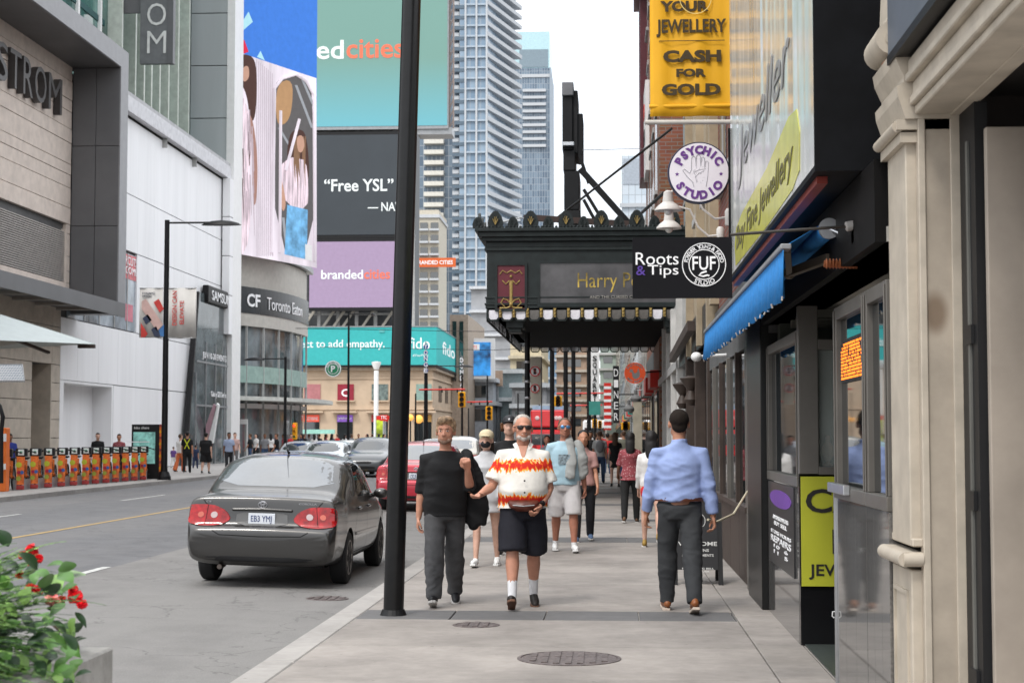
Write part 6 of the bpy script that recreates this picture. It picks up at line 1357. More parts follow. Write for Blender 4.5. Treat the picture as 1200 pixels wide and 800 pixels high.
def sedan_stations(L=4.5, W=.85, H=1.53, k=1.):
    def low(w, zb, zs, zm, zbelt, deck, wd=None, inn=.9):   # lower body only station (hood / deck)
        wd = wd or w*.93
        return [(0, zb), (w*.90, zb), (w*.98, zs), (w, zm), (w*.99, zbelt-.05), (wd*1.01, zbelt), (wd*.93, deck-.014), (wd*.5, deck-.002), (0, deck)]
    def cab(w, zb, zs, zm, belt, roof, wr, mid):
        return [(0, zb), (w*.8, zb), (w*.985, zs), (w, zm), (w*.985, belt-.06), (w*.945, belt+.0), (mid, (belt+roof)/2+.02), (wr, roof-.035), (0, roof)]
    S = [(0.0, low(W*.90, .31, .42, .50, .60, .62)), (.02, low(W*.92, .30, .40, .50, .655, .68)), (.09, low(W*.965, .26, .37, .52, .69, .705, W*.94)), (.105, low(W*.97, .25, .36, .55, .73, .76, W*.915)), (.135, low(W*.975, .25, .36, .58, .95, .985, W*.90)), (.15, low(W*.975, .25, .36, .58, .985, 1.02, W*.90)), (.20, low(W*.98, .24, .35, .60, 1.0, 1.035, W*.87)), (.45, low(W*.98, .22, .33, .62, 1.00, 1.06, W*.88)),
         (.72, low(W*.995, .21, .32, .62, .99, 1.075, W*.88)), (.78, cab(W, .20, .31, .62, .985, 1.12, .73, .79)), (1.05, cab(W, .20, .30, .62, .975, 1.30, .71, .79)), (1.34, cab(W, .19, .30, .62, .965, 1.46, .69, .795)), (1.42, cab(W, .19, .30, .62, .96, 1.485, .685, .80)), (1.75, cab(W, .19, .30, .62, .945, H-.01, .675, .80)), (2.2, cab(W, .19, .30, .62, .94, H, .67, .80)), (2.6, cab(W, .19, .30, .62, .935, H-.035, .66, .785)), (3.0, cab(W, .19, .30, .62, .93, 1.28, .64, .76)), (3.35, cab(W, .20, .31, .62, .93, 1.07, .58, .70)),
         (3.48, low(W*.99, .20, .32, .62, .90, .985, W*.9)), (3.9, low(W*.97, .21, .33, .60, .83, .92, W*.88)), (4.25, low(W*.92, .22, .36, .56, .74, .82, W*.85)), (4.42, low(W*.84, .24, .38, .52, .66, .70, W*.8)), (4.5, low(W*.72, .30, .40, .48, .56, .58))]
    return [(y*L/4.5, [(x, z*(H/1.53) if z > .6 else z) for x, z in p]) for y, p in S]
def sedan(name, lab, mp, L=4.5, W=.87, H=1.53, r=.31, detail=True, plate='EB3 YMJ', group=None):
    t = thing(name, lab, 'car', (0, 0, 0), group=group); k = L/4.5; kz = H/1.53
    me = car_body(sedan_stations(L, W, H), (.98*k, 3.58*k), r, half=W-.12); P = Proj(me); me.materials.append(mp); bd = link('body', me, None, t)
    MB().box(-W*.72, W*.72, .7, L-.7, .2, .34).build('underbody', BLACKP, t)
    # glazing
    B = (0, 1, 0)
    P.patch([(-.74*W/.87, -1, 1.12*kz), (.74*W/.87, -1, 1.12*kz), (.66*W/.87, -1, 1.43*kz), (0, -1, 1.455*kz), (-.66*W/.87, -1, 1.43*kz)], B, .003, 8).build('rear_window', REARG, t, smooth=True)
    P.patch([(-.66, 9, 1.04*kz), (.66, 9, 1.04*kz), (.54, 9, 1.39*kz), (-.54, 9, 1.39*kz)], (0, -1, 0), .003, 8).build('windscreen', CGLASS, t, smooth=True)
    for s in (-1, 1):
        D = (-s, 0, 0)
        for nm, q in (('side_window', [(1.58, 1.00), (1.60, 1.36), (2.20, 1.40), (2.26, .99)]), ('side_window', [(2.33, .99), (2.27, 1.40), (2.55, 1.37), (3.22, 1.02), (3.2, .985)]), ('quarter_window', [(1.20, 1.02), (1.50, 1.32), (1.52, 1.005)])):
            P.patch([(s*3, y*k, z*kz) for y, z in q], D, .003, 5, smooth_iter=1).build(nm, CGLASS, t, smooth=True)
        if detail:
            for q in ([(1.57, .99), (1.50, .80), (1.38, .62), (1.34, .34)], [(2.30, .98), (2.30, .33)], [(3.28, .97), (3.30, .34)], [(1.34, .34), (3.30, .34)], [(1.15, 1.0), (1.6, 1.405), (2.2, 1.435), (2.6, 1.40), (3.28, 1.02)]): P.ribbon([(s*3, y*k, z*kz) for y, z in q], D).build('panel_gap', SEAM, t)
            P.ribbon([(s*3, y*k, z) for y, z in ((1.42, .56), (3.25, .54))], D, .035, .008).build('rub_strip', mp, t)
            for y in (1.62, 2.38): h = P.hit((s*3, y*k, .86), D); MB().limb([h+Vector((s*.02, -.07, 0)), h+Vector((s*.035, 0, 0)), h+Vector((s*.02, .08, 0))], .016, 8).build('door_handle', mp, t, smooth=True)
        # tail lamps wrap the corner
        d = Vector((-s*.42, 1, 0)).normalized(); zl = .81*kz
        rr = Vector((d.y, -d.x, 0)) if s > 0 else Vector((-d.y, d.x, 0))
        c = Vector((s*.66*W/.85, 0, zl))-d*1.0
        U = lambda a, z: c+Vector((abs(rr.x)*s, rr.y if rr.x*s > 0 else -rr.y, 0)).normalized()*a+Vector((0, 0, z))
        pl = [U(-.265, -.045), U(-.20, .05), U(-.06, .115), U(.22, .11), U(.22, -.09), U(.02, -.125), U(-.17, -.11)]
        lo = P.patch(pl, d, .012, 6, smooth_iter=2).build('tail_light', LENS, t, smooth=True)
        for a, m_, rad in () if not detail else ((-.085, LENSW, .036), (.055, C('amber pink lens', (.55, .14, .10), rough=.1), .032)):
            q = [U(a+rad*math.cos(j*math.pi/6), rad*math.sin(j*math.pi/6)) for j in range(12)]; P.patch(q, d, .018, 3, smooth_iter=0).build('lamp_disc', m_, lo, smooth=True)
        P.ribbon([U(.0, -.11), U(-.01, .115)], d, .006, .014).build('lens_joint', SEAM, lo)
        # mirrors
        mx = s*(W-.06); MB().ball((mx+s*.12, 3.0*k, .99*kz), (.10, .055, .065)).tube([(mx-s*.06, 3.03*k, .95*kz), (mx+s*.08, 3.0*k, .98*kz)], .03, 8).build('wing_mirror', mp if detail else mp, t, smooth=True)
        # headlamps
        d = Vector((-s*.45, -1, .1)).normalized(); c0 = Vector((s*.60*W/.85, 9, .66*kz)); q = [c0+Vector((s*a, s*0-a*.0, z)) for a, z in ((-.17, -.04), (-.16, .05), (.15, .09), (.19, .02), (.12, -.06))]; P.patch(q, d, .008, 5).build('headlight', HEADL, t, smooth=True)
    if detail: P.patch([(-.62, -1, .30), (.62, -1, .30), (.60, -1, .36), (-.60, -1, .36)], B, .004, 4).build('lower_valance', BLACKP, t, smooth=True)
    P.patch([(-.28, 9, .52), (.28, 9, .52), (.30, 9, .62), (-.30, 9, .62)], (0, -1, 0), .006, 4).build('grille', BLACKP, t)
    P.patch([(-.45, 9, .33), (.45, 9, .33), (.42, 9, .43), (-.42, 9, .43)], (0, -1, 0), .006, 4).build('lower_grille', BLACKP, t)
    # boot: lid gap, plate recess, chrome strip, emblem, lettering, bumper line
    wl = W/.85
    P.ribbon([(x*wl, -1, z*kz) for x, z in ((-.68, .995), (-.60, .90), (-.55, .72), (-.53, .64), (-.45, .595), (0, .585), (.45, .595), (.53, .64), (.55, .72), (.60, .90), (.68, .995))], B, .010, .002).build('boot_gap', SEAM, t) if detail else None
    pr = P.patch([(-.30, -1, .70*kz), (.30, -1, .70*kz), (.285, -1, .855*kz), (-.285, -1, .855*kz)], B, .004, 4).build('plate_recess', C('recess grey', (.12, .12, .12), rough=.4), t)
    h = P.hit((0, -1, .775*kz), B); yy = h.y-.012
    pt_ = MB().box(-.152, .152, yy-.006, yy+.01, .70*kz, .84*kz).build('number_plate', C('plate white', (.62, .65, .70), rough=.4, var=.02), t, bevel=.004)
    if plate: text(plate, C('plate navy', (.03, .05, .16)), pt_, (-.004, yy-.008, .77*kz), .235, .088, bold=.0, depth=.002)
    h = P.hit((0, -1, .885*kz), B)
    MB().limb([(-.33, h.y-.012, .875*kz), (0, h.y-.022, .885*kz), (.33, h.y-.012, .875*kz)], .017, 10).build('chrome_strip' if detail else 'boot_handle', mp if detail else CHR, t, smooth=True)
    if detail:
        h = P.hit((0, -1, .935*kz), B); c = h+Vector((0, -.008, 0))
        g = MB(); el = lambda a, b_, o=(0, 0): g.tube([c+Vector((o[0]+a*math.cos(j*math.pi/10), -.002, o[1]+b_*math.sin(j*math.pi/10))) for j in range(21)], .005, 6)
        el(.05, .034); el(.018, .033); el(.033, .013, (0, .012)); g.build('oval_emblem', CHR, t, smooth=True)
        text('COROLLA', CHR, t, (.50*wl, P.hit((.50*wl, -1, .955*kz), B).y-.004, .955*kz), .20, .022, bold=.03, depth=.004); text('CE', CHR, t, (-.60*wl, P.hit((-.58*wl, -1, .955*kz), B).y-.01, .955*kz), .06, .02, bold=.03, depth=.004)
        MB().tube([(0, 1.52, H-.03), (0, 1.42, H+.0), (0, 1.20, H+.30)], [.018, .006, .002], 8).build('roof_aerial', BLACKP, t)
        P.ribbon([(x*wl, -1, z) for x, z in ((-.78, .695), (-.4, .70), (0, .70), (.4, .70), (.78, .695))], B, .007, .002).build('bumper_gap', SEAM, t)
        MB().tube([(-.45, .25, .24), (-.45, .04, .235)], .028, 10).build('exhaust', C('exhaust', (.12, .1, .09), metal=.7, rough=.5), t)
    wheels(t, (.98*k, 3.58*k), r, W, C('hub cap', (.22, .20, .18), metal=.4, rough=.5)); return t
GREYP = paint('grey brown metallic paint', (.045, .043, .041), .7, .3)
xk = gnd(401, 681, -.12); car = sedan('parked_sedan', 'dark grey sedan with plate EB3 YMJ stopped beside the kerb', GREYP)
car.location = (-3.93, 18.0, -.112); car.rotation_euler = (0, R(1.5), 0)
# red hatch-backed saloon behind the pole
REDP = paint('metallic red paint', (.42, .012, .03), .35, .28)
c2 = sedan('red_car', 'bright red car half hidden behind the black foreground pole', REDP, L=4.6, W=.92, H=1.56, r=.33, plate='CKLR 482'); c2.location = (-4.35, 36.0, -.10); c2.rotation_euler = (0, R(1.2), 0)
a = thing('shark_fin', '', '', (0, 0, 0)) if False else None
# oncoming and distant traffic
def traffic(lab, u, v, mp, flip, W=.88, H=1.5, L=4.5, name='car', nm='passing_car'):
    p = gnd(u, v, road_z(-8)); o = sedan(nm, lab, mp, L, W, H, .32, False, ''); o.location = (p.x, p.y+(0 if not flip else L), road_z(p.x)); o.rotation_euler.z = math.pi if flip else 0; return o
SILV2 = paint('silver car paint', (.42, .45, .47), .5, .3); WHP = paint('white car paint', (.72, .72, .72), 0, .3); DKP = paint('dark grey car paint', (.06, .065, .07), .4, .3); BEI = paint('champagne paint', (.36, .33, .28), .5, .3)
traffic('silver car with pale windscreen in the oncoming traffic behind the grey sedan', 372, 561, SILV2, True)
traffic('white car coming toward us between the silver car and the dark one', 398, 558, WHP, True)
traffic('dark grey tall car with a lit headlamp coming toward us right of the white car', 426, 560, DKP, True, .9, 1.55)
traffic('champagne coloured car seen behind the shoulders of the man in black', 532, 562, BEI, False, .9, 1.6)
traffic('dark blue car farther off behind the man in black and the masked woman', 560, 553, paint('navy car paint', (.02, .03, .06), .3), False)
traffic('small silver car far away in the oncoming lane near the crossing', 340, 553, SILV2, True); traffic('distant white car just right of the foreground pole', 508, 545, WHP, False)
# red double-decker bus
bu = thing('double_decker_bus', 'red open top double decker tour bus seen behind the flame shirted man', 'bus', (-4.4, 100, 0)); bx0, bx1 = at(622, 480, 100).x, at(663.5, 480, 100).x; zt = at(640, 480, 100).z
RB = paint('bus red', (.75, .02, .025), 0, .3)
MB().box(bx0, bx1, 100, 110, .35, 1.95).build('lower_body', RB, bu, bevel=.08); MB().box(bx0, bx1, 100, 110, 2.1, zt).build('upper_body', RB, bu, bevel=.08); MB().box(bx0+.02, bx1-.02, 99.98, 110, 1.0, 1.7).build('rear_window', CGLASS, bu, bevel=.03); MB().box(bx0+.05, bx1-.05, 100.1, 110, 1.9, 2.12).build('black_band', BLACKP, bu)
for x in (bx0+.25, bx1-.25): MB().box(x-.1, x+.1, 99.95, 100.02, .7, 1.0).build('tail_light', LENS, bu)
for x in (bx0+.4, bx1-.6, bx1-.4): MB().ball((x, 99.97, zt-.5), (.14, .03, .12)).build('emblem', C('bus sticker', (.8, .6, .6)), bu)
for y in (102, 108):
    for x in (bx0+.1, bx1-.1): MB().lathe([(.45, -.14), (.48, -.1), (.48, .1), (.45, .14)], (x, y, .42), 'x', 20).build('wheel', TYRE, bu, smooth=True)
MB().box(bx0+.1, bx1-.1, 100.05, 100.1, zt, zt+.25).build('top_rail', C('pale blue cover', (.35, .45, .6)), bu)
wv = thing('white_van', 'white van or streetcar roof far down the centre of the street', 'van', (-1.2, 150, 0)); c = at(697, 500, 150); MB().box(c.x-1.1, c.x+1.1, 150, 156, .4, at(697, 492, 150).z).build('body', WHP, wv, bevel=.15); MB().box(c.x-.95, c.x+.95, 149.95, 150.02, 1.4, 2.3).build('rear_window', CGLASS, wv); MB().box(c.x-1, c.x+1, 149.9, 150.3, .3, .6).build('bumper', BLACKP, wv)
# ================================================================ PEOPLE
def remeshed(b, name, m, voxel, sm=4, deci=None, disp=None):
    """fuse overlapping closed shapes into one continuous skin"""
    bmesh.ops.recalc_face_normals(b.b, faces=b.b.faces); me = bpy.data.meshes.new(name); b.b.to_mesh(me); b.b.free()
    o = bpy.data.objects.new(name, me)
    q = o.modifiers.new('r', 'REMESH'); q.mode = 'VOXEL'; q.voxel_size = voxel; q.use_smooth_shade = True
    q = o.modifiers.new('s', 'SMOOTH'); q.factor = .5; q.iterations = sm
    if deci: q = o.modifiers.new('d', 'DECIMATE'); q.ratio = deci
    old = me; me = evaluate(o); me.name = name; bpy.data.objects.remove(o); bpy.data.meshes.remove(old); me.materials.clear(); me.materials.append(m)
    if disp:
        amp, sx, sy, sz = disp; nr = [v.normal.copy() for v in me.vertices]
        for v, n_ in zip(me.vertices, nr):
            c = v.co; mk = max(0., min(1., .55+1.6*noise.noise(Vector((c.x*3, c.y*3, c.z*3+9))))); q = (.5-2.4*abs(noise.noise(Vector((c.x*sx*.8+c.z*5, c.y*sy, c.z*sz*.8)))))+mk*.7*(.5-2.4*abs(noise.noise(Vector((c.x*sx*1.6-c.z*9, c.y*sy*1.5, c.z*sz*1.9+7))))); v.co = c+n_*(amp*.38*q)
    me.shade_smooth(); return me
def rot_x(a): return Matrix.Rotation(a, 3, 'X')
def skin(name, c): return M(name, c, rough=.5, var=.10, ns=12, bump=.05, bs=60)
def cloth(name, c, **k):
    k.setdefault('rough', .85); k.setdefault('var', .06); k.setdefault('ns', 9); k.setdefault('bump', .35); k.setdefault('bs', 9); return M(name, c, **k)
class Person:
    """faces -Y, feet on z=0; left arm/leg is s=+1 (x>0)"""
    def __init__(s, lab, H=1.75, g=1., belly=0., legs=((8, 10, 2), (-12, 15, 2)), arms=((-10, 15, 8), (10, 20, 8)), lean=(0, 0), fem=False, yaw=0., head=(0, 0), hires=1, wr=(None, None), foot=None, sh=1.):
        s.H, s.g, s.lab, s.fem, s.hires, s.belly = H, g, lab, fem, hires, belly; s.head = head
        s.t = thing('person', lab, 'person', (0, 0, 0)); J = s.J = {}
        hz = .525*H; hw = .052*H*(1.05 if fem else 1)
        for i, sd in ((0, -1), (1, 1)):
            th, kb, ab = [R(a) for a in legs[i]]; hip = Vector((sd*hw, 0, hz)); thv = Vector((sd*math.sin(ab), -math.sin(th), -math.cos(th)))*(.240*H); kn = hip+thv
            a2 = th-kb; an = kn+Vector((sd*math.sin(ab)*.3, -math.sin(a2), -math.cos(a2)))*(.243*H); J['hip', sd], J['knee', sd], J['ankle', sd] = hip, kn, an
            fp = (foot[i] if foot else 0); J['toe', sd] = an+rot_x(R(-fp))@Vector((sd*.02, -.115*H, -.028*H)); J['fp', sd] = fp
            J['low', sd] = min(an.z-.045*H+(.0 if fp >= 0 else .0), J['toe', sd].z-.015*H, (an+rot_x(R(-fp))@Vector((0, .035*H, -.045*H))).z)
        dz = -min(J['low', -1], J['low', 1])
        for sd in (-1, 1):
            for k in ('hip', 'knee', 'ankle', 'toe'): J[k, sd] = J[k, sd]+Vector((0, 0, dz))
        s.dz = dz; s.hz = hz+dz; lx, ly = lean; s.L = lambda p: Vector((p[0]+lx*max(0, p[2]-s.hz), p[1]+ly*max(0, p[2]-s.hz), p[2]))
        shz = .779*H+dz; shw = (.086 if fem else .097)*H*sh*(1+.25*(g-1))
        for i, sd in ((0, -1), (1, 1)):
            sw, eb, ab = [R(a) for a in arms[i][:3]]; S = s.L((sd*shw, 0, shz)); d = Vector((sd*math.sin(ab), -math.sin(sw)*math.cos(ab), -math.cos(sw)*math.cos(ab))); E = S+d*.168*H
            inn = R(arms[i][3]) if len(arms[i]) > 3 else 0; a2 = sw+eb; d2 = Vector((sd*(math.sin(ab)*.6-math.sin(inn)), -math.sin(a2)*math.cos(inn), -math.cos(a2)*math.cos(inn))).normalized(); W_ = E+d2*.145*H
            if wr[i] is not None: W_ = Vector(wr[i]); 
            J['sh', sd], J['el', sd], J['wr', sd] = S, E, W_
        s.neck = s.L((0, .0, .845*H+dz)); s.hc = s.L((0, -.012*H, .928*H+dz))
    def torso_rings(s, e=0, z0=.47, z1=.86, belly=None):
        H, g, dz = s.H, s.g, s.dz; b = s.belly if belly is None else belly
        P = [(.455, .070, .062, 0), (.49, .092, .070, 0), (.53, .100, .072, .2), (.57, .095, .068, .7), (.61, .090, .064, 1.), (.65, .090, .063, .9), (.69, .094, .065, .6), (.73, .098, .067, .35), (.76, .096, .064, .2), (.785, .082, .055, .1), (.808, .064, .046, 0), (.828, .046, .040, 0), (.87, .034, .036, 0)]
        if s.fem: P = [(.455, .074, .062, 0), (.49, .098, .072, 0), (.53, .103, .072, .1), (.57, .090, .062, .3), (.61, .076, .054, .3), (.65, .076, .054, .2), (.69, .082, .060, .3), (.73, .088, .072, .5), (.76, .084, .062, .3), (.785, .070, .050, 0), (.81, .048, .042, 0), (.85, .036, .038, 0), (.87, .030, .034, 0)]
        out = []
        for z, rx, ry, bb in P:
            if z < z0-1e-6 or z > z1+1e-6: continue
            c = s.L((0, 0, z*H+dz)); gg = g if z < .74 else 1+(g-1)*.45; e_ = e if z < .78 else e*.55
            out.append((z*H+dz, c.x, c.y-b*bb*.55, rx*H*gg+e_+b*bb*.35, ry*H*gg+e_+b*bb*.6))
        return out
    def hand(s, B, sd, curl=(35, 30, 20), pinch=False, up=None):
        J, H = s.J, s.H; W_ = J['wr', sd]; d = (W_-J['el', sd]).normalized(); k = H/1.75
        pn = Vector((-sd, 0, 0)) if up is None else Vector(up); pn = (pn-d*pn.dot(d)).normalized(); wv = d.cross(pn).normalized()
        if wv.y > 0: wv = -wv     # thumb side toward the front
        if up is not None and len(up) > 3: wv = -wv
        p0 = W_+d*.03*k; p1 = W_+d*.095*k
        for o in (-.022, 0, .022): B.limb([W_+wv*o*.5*k, p0+wv*o*k, p1+wv*o*1.15*k], [.017*k, .0165*k, .014*k], 8)
        for i, (o, L) in enumerate(((.034, .075), (.012, .085), (-.011, .08), (-.033, .062))):
            a = 0; p = p1+wv*o*k*.98; pts = [p-d*.01]; c = curl
            for j, f in enumerate((.45, .3, .25)): a += R(c[j]+i*4); p = p+(d*math.cos(a)+pn*math.sin(a))*L*k*f; pts.append(p)
            B.limb(pts, [.0098*k, .0092*k, .0084*k, .0074*k], 8)
        b = W_+d*.03*k+wv*.026*k; B.limb([b-wv*.01, b+(d*.5+wv*.7+pn*.35).normalized()*.034*k, b+(d*.8+wv*.45+pn*.5).normalized()*.062*k, b+(d*.95+wv*.2+pn*.55).normalized()*.083*k], [.015*k, .0125*k, .011*k, .009*k], 8)
    def body(s, mat, curl=((35, 30, 20), (35, 30, 20)), hands=(None, None), legs=False, voxel=None):
        J, H, g = s.J, s.H, s.g; B = MB(); hi = s.hires; n = 16 if hi else 10; gl = 1+(g-1)*.5; f = .88 if s.fem else 1
        B.rings([(z, x, y, rx*.84, ry*.84) for z, x, y, rx, ry in s.torso_rings(0, .455, .86)], 24 if hi else 12)
        B.limb([s.neck-Vector((0, -.01*H, .03*H)), s.neck+Vector((0, 0, .01*H)), s.hc-Vector((0, -.012*H, .02*H))], [.036*H*f, .031*H*f*gl, .032*H*f*gl], n)
        for sd in (-1, 1):
            B.limb([J['hip', sd], J['hip', sd].lerp(J['knee', sd], .4), J['knee', sd]+Vector((0, 0, .03*H)), J['knee', sd], J['knee', sd].lerp(J['ankle', sd], .3)+Vector((0, .008*H, 0)), J['knee', sd].lerp(J['ankle', sd], .65), J['ankle', sd]], [.050*H*gl, .046*H*gl, .033*H*gl, .030*H*gl, .034*H*gl*f, .026*H*f, .020*H*f], n)
            if legs: B.limb([J['ankle', sd]+rot_x(R(-J['fp', sd]))@Vector((0, .02*H, -.02*H)), J['ankle', sd].lerp(J['toe', sd], .6), J['toe', sd]], [.013*H, .012*H, .010*H], 8)
            a = .9 if s.fem else 1.05*gl
            B.limb([J['sh', sd], J['sh', sd].lerp(J['el', sd], .35), J['el', sd], J['el', sd].lerp(J['wr', sd], .3), J['wr', sd]], [.026*H*a, .026*H*a, .022*H*a, .0235*H*a, .0145*H*a], n)
            if hi: s.hand(B, sd, curl[0 if sd < 0 else 1], up=hands[0 if sd < 0 else 1])
            else: d = (J['wr', sd]-J['el', sd]).normalized(); B.limb([J['wr', sd], J['wr', sd]+d*.05*H, J['wr', sd]+d*.095*H], [(.012*H, .016*H), (.013*H, .022*H), (.010*H, .014*H)], 8)
        # head
        yw, pt = R(s.head[0]), R(s.head[1]); Rm = Matrix.Rotation(yw, 3, 'Z')@Matrix.Rotation(-pt, 3, 'X'); s.Rm = Rm; k = H/1.75*1.08; s.k = k
        h = s.hp = lambda x, y, z: s.hc+Rm@(Vector((x, y, z))*k)
        bl = lambda c, r, u=20, v=14: B.ball(h(*c), tuple(q*k for q in r), u, v, Rm)
        bl((0, .018, .028), (.077, .094, .088)); bl((0, -.03, -.022), (.062, .066, .082)); bl((0, -.052, -.078), (.035, .034, .030)); bl((-.03, -.03, -.065), (.034, .045, .036)); bl((.03, -.03, -.065), (.034, .045, .036))
        if hi:
            B.tube([h(0, -.086, .018), h(0, -.102, -.008), h(0, -.116, -.026), h(0, -.096, -.036)], [.008*k, .011*k, .015*k, .010*k], 10); bl((-.012, -.098, -.030), (.010, .010, .008), 10, 8); bl((.012, -.098, -.030), (.010, .010, .008), 10, 8)
            bl((0, -.083, .030), (.050, .014, .009), 14, 8); bl((0, -.092, -.054), (.026, .009, .005), 12, 8); bl((0, -.090, -.062), (.022, .010, .006), 12, 8); bl((-.042, -.062, -.020), (.020, .018, .018), 10, 8); bl((.042, -.062, -.020), (.020, .018, .018), 10, 8)
        for q in (-1, 1): bl((q*.080, .012, -.005), (.010, .018, .032), 10, 8)
        vx = voxel or (.008 if hi == 1 else .014 if hi else .024); me = remeshed(B, 'body', mat, vx, 2 if hi else 1); s.b = link('body', me, None, s.t); return s.b
    def part(s, B, name, mat, voxel=None, disp=None, sm=4, parent=None, label=None):
        vx = voxel or (.012 if s.hires == 1 else .017 if s.hires else .028); return link(name, remeshed(B, name, mat, vx, min(sm, 2) if not s.hires else sm, None, disp), None, parent or s.t, label)
    def shirt(s, mat, z0=.50, sleeve=.7, e=.016, belly=None, name='shirt', disp=(.016, 5, 5, 9), flare=0., z1=.86, collar=False, loose=.0, sl_open=1.):
        H, J = s.H, s.J; B = MB(); rg = s.torso_rings(e, .455, z1, belly); zb = z0*H+s.dz; rg2 = [r for r in rg if r[0] > zb+.02]; r0 = rg2[0]
        rg2 = [(zb, r0[1], r0[2], r0[3]+flare, r0[4]+flare)]+rg2
        if loose: rg2 = [(z, x, y, rx+loose, ry+loose) if z < .76*H+s.dz else (z, x, y, rx, ry) for z, x, y, rx, ry in rg2]
        B.rings(rg2, 28)
        gl = 1+(s.g-1)*.5
        for sd in (-1, 1):
            S, E, W_ = J['sh', sd], J['el', sd], J['wr', sd]; r1 = .030*H*gl*(.9 if s.fem else 1)+e*.8+.004
            inner = s.L((sd*.045*H, 0, .788*H+s.dz))
            if sleeve <= 1: B.limb([inner, S, S.lerp(E, sleeve*.55), S.lerp(E, sleeve)], [r1*.9, r1*1.08, r1*1.0, r1*(.98+.12*sl_open)], 16, True)
            else: q = sleeve-1; B.limb([inner, S, S.lerp(E, .5), E, E.lerp(W_, q*.5), E.lerp(W_, q)], [r1*.9, r1*1.08, r1*.96, r1*.86, r1*.80, r1*(.66+.1*sl_open)], 16, True)
        if collar: B.rings([(s.neck.z-.03*H, s.neck.x, s.neck.y, .045*H, .043*H), (s.neck.z+.008*H, s.neck.x, s.neck.y+.004, .040*H, .042*H)], 20)
        return s.part(B, name, mat, disp=disp)
    def pants(s, mat, to=1., e=.014, flare=.0, name='trousers', disp=(.014, 6, 6, 7), top=.60, knee_e=0.):
        H, J, g = s.H, s.J, 1+(s.g-1)*.5; B = MB(); rg = [r for r in s.torso_rings(e*.7, .455, top)]; B.rings(rg, 26)
        for sd in (-1, 1):
            h, k, a = J['hip', sd], J['knee', sd], J['ankle', sd]
            if to <= 1: B.limb([h, h.lerp(k, .5*to), h.lerp(k, to)], [.054*H*g+e*.6, .050*H*g+e+flare*.5, .042*H*g+e+flare], 18, True)
            elif to < 1.6: B.limb([h, h.lerp(k, .5), k, k.lerp(a, to-1)], [.054*H*g+e*.6, .048*H*g+e+flare*.4, .040*H*g+e+flare*.8, .036*H*g+e+flare], 18, True)
            else: B.limb([h, h.lerp(k, .45), k+Vector((0, 0, .02)), k.lerp(a, .35), k.lerp(a, .75), a-Vector((0, 0, .014*H))], [.053*H*g+e*.6, .046*H*g+e, .035*H*g+e+knee_e, .034*H*g+e+flare*.5+knee_e, .028*H+e+flare, .026*H+e+flare], 18, True)
        return s.part(B, name, mat, disp=disp)
    def shoes(s, mat, sole=None, sc=1., high=0.):
        H, J = s.H, s.J; sole = sole or C('pale sole', (.55, .53, .5))
        for sd in (-1, 1):
            a = J['ankle', sd]; M3 = rot_x(R(-J['fp', sd])); k = H/1.75*sc; q = lambda x, y, z: a+M3@Vector((x*k, y*k, z*k))
            B = MB(); B.limb([q(0, .045, -.030), q(0, .01, -.022), q(sd*.006, -.06, -.038), q(sd*.012, -.13, -.050), q(sd*.012, -.175, -.058)], [.034*k, .040*k, .043*k, .040*k, .028*k], 12); B.limb([q(0, .02, .0), q(0, .01, .025+high)], [.037*k, .035*k], 12); s_ = s.part(B, 'shoe', mat, .010 if s.hires == 1 else .02, sm=2)
            g = MB(); g.prism([q(x+sd*.008, y, -.090) for x, y in ((-.03, .078), (.03, .078), (.036, .02), (.038, -.06), (.046, -.13), (.030, -.195), (-.010, -.205), (-.038, -.165), (-.042, -.10), (-.032, -.03), (-.034, .03))], M3@Vector((0, 0, .024*k))); g.build('sole', sole, s_, bevel=.004)
    def hair(s, mat, kind='short', disp=(.006, 30, 30, 30), name='hair', thick=0):
        B = MB(); h, k, Rm = s.hp, s.k, s.Rm; bl = lambda c, r: B.ball(h(*c), tuple(q*k for q in r), 20, 14, Rm)
        if kind == 'short': bl((0, .036, .048), (.081+thick, .088+thick, .080+thick)); bl((0, -.028, .088), (.060, .052, .032+thick)); bl((0, .060, -.01), (.066, .048, .05))
        if kind == 'quiff': bl((0, .030, .060), (.090, .096, .084)); bl((0, -.050, .105), (.066, .044, .036)); bl((-.02, -.052, .090), (.05, .036, .028)); bl((0, .065, -.01), (.066, .048, .06)); bl((.068, .0, .02), (.02, .03, .03)); bl((-.068, .0, .02), (.02, .03, .03))
        if kind == 'crop': bl((0, .032, .042), (.0808, .094, .083)); bl((0, .062, -.012), (.064, .045, .058))
        if kind == 'long':
            bl((0, .034, .045), (.088, .094, .088)); B.limb([h(0, .07, .03), h(0, .10, -.08), h(0, .11, -.20), h(0, .10, -.30)], [(.085*k, .05*k), (.09*k, .05*k), (.085*k, .045*k), (.05*k, .03*k)], 16)
        if kind == 'curly':
            for i in range(40): a = random.uniform(-2.2, 2.2)+math.pi/2; z = random.uniform(-.06, .03); B.ball(h(math.cos(a)*.092, math.sin(a)*.085+.02, z), .024*k, 8, 6)
        return s.part(B, name, mat, .0085 if s.hires == 1 else .02, disp, 2)
    def ball_part(s, name, mat, c, r, parent=None, u=14, v=10):
        return MB().ball(s.hp(*c), tuple(q*s.k for q in r), u, v, s.Rm).build(name, mat, parent or s.t, smooth=True)
    def beard(s, mat, full=1.):
        B = MB(); h, k = s.hp, s.k; bl = lambda c, r: B.ball(h(*c), tuple(q*k for q in r), 16, 12, s.Rm)
        bl((0, -.058, -.083), (.037*full, .034, .026)); bl((-.034, -.042, -.070), (.028, .040, .026)); bl((.034, -.042, -.070), (.028, .040, .026)); bl((0, -.092, -.046), (.028, .0085, .006)); return s.part(B, 'beard', mat, .007, (.004, 50, 50, 50), 1)
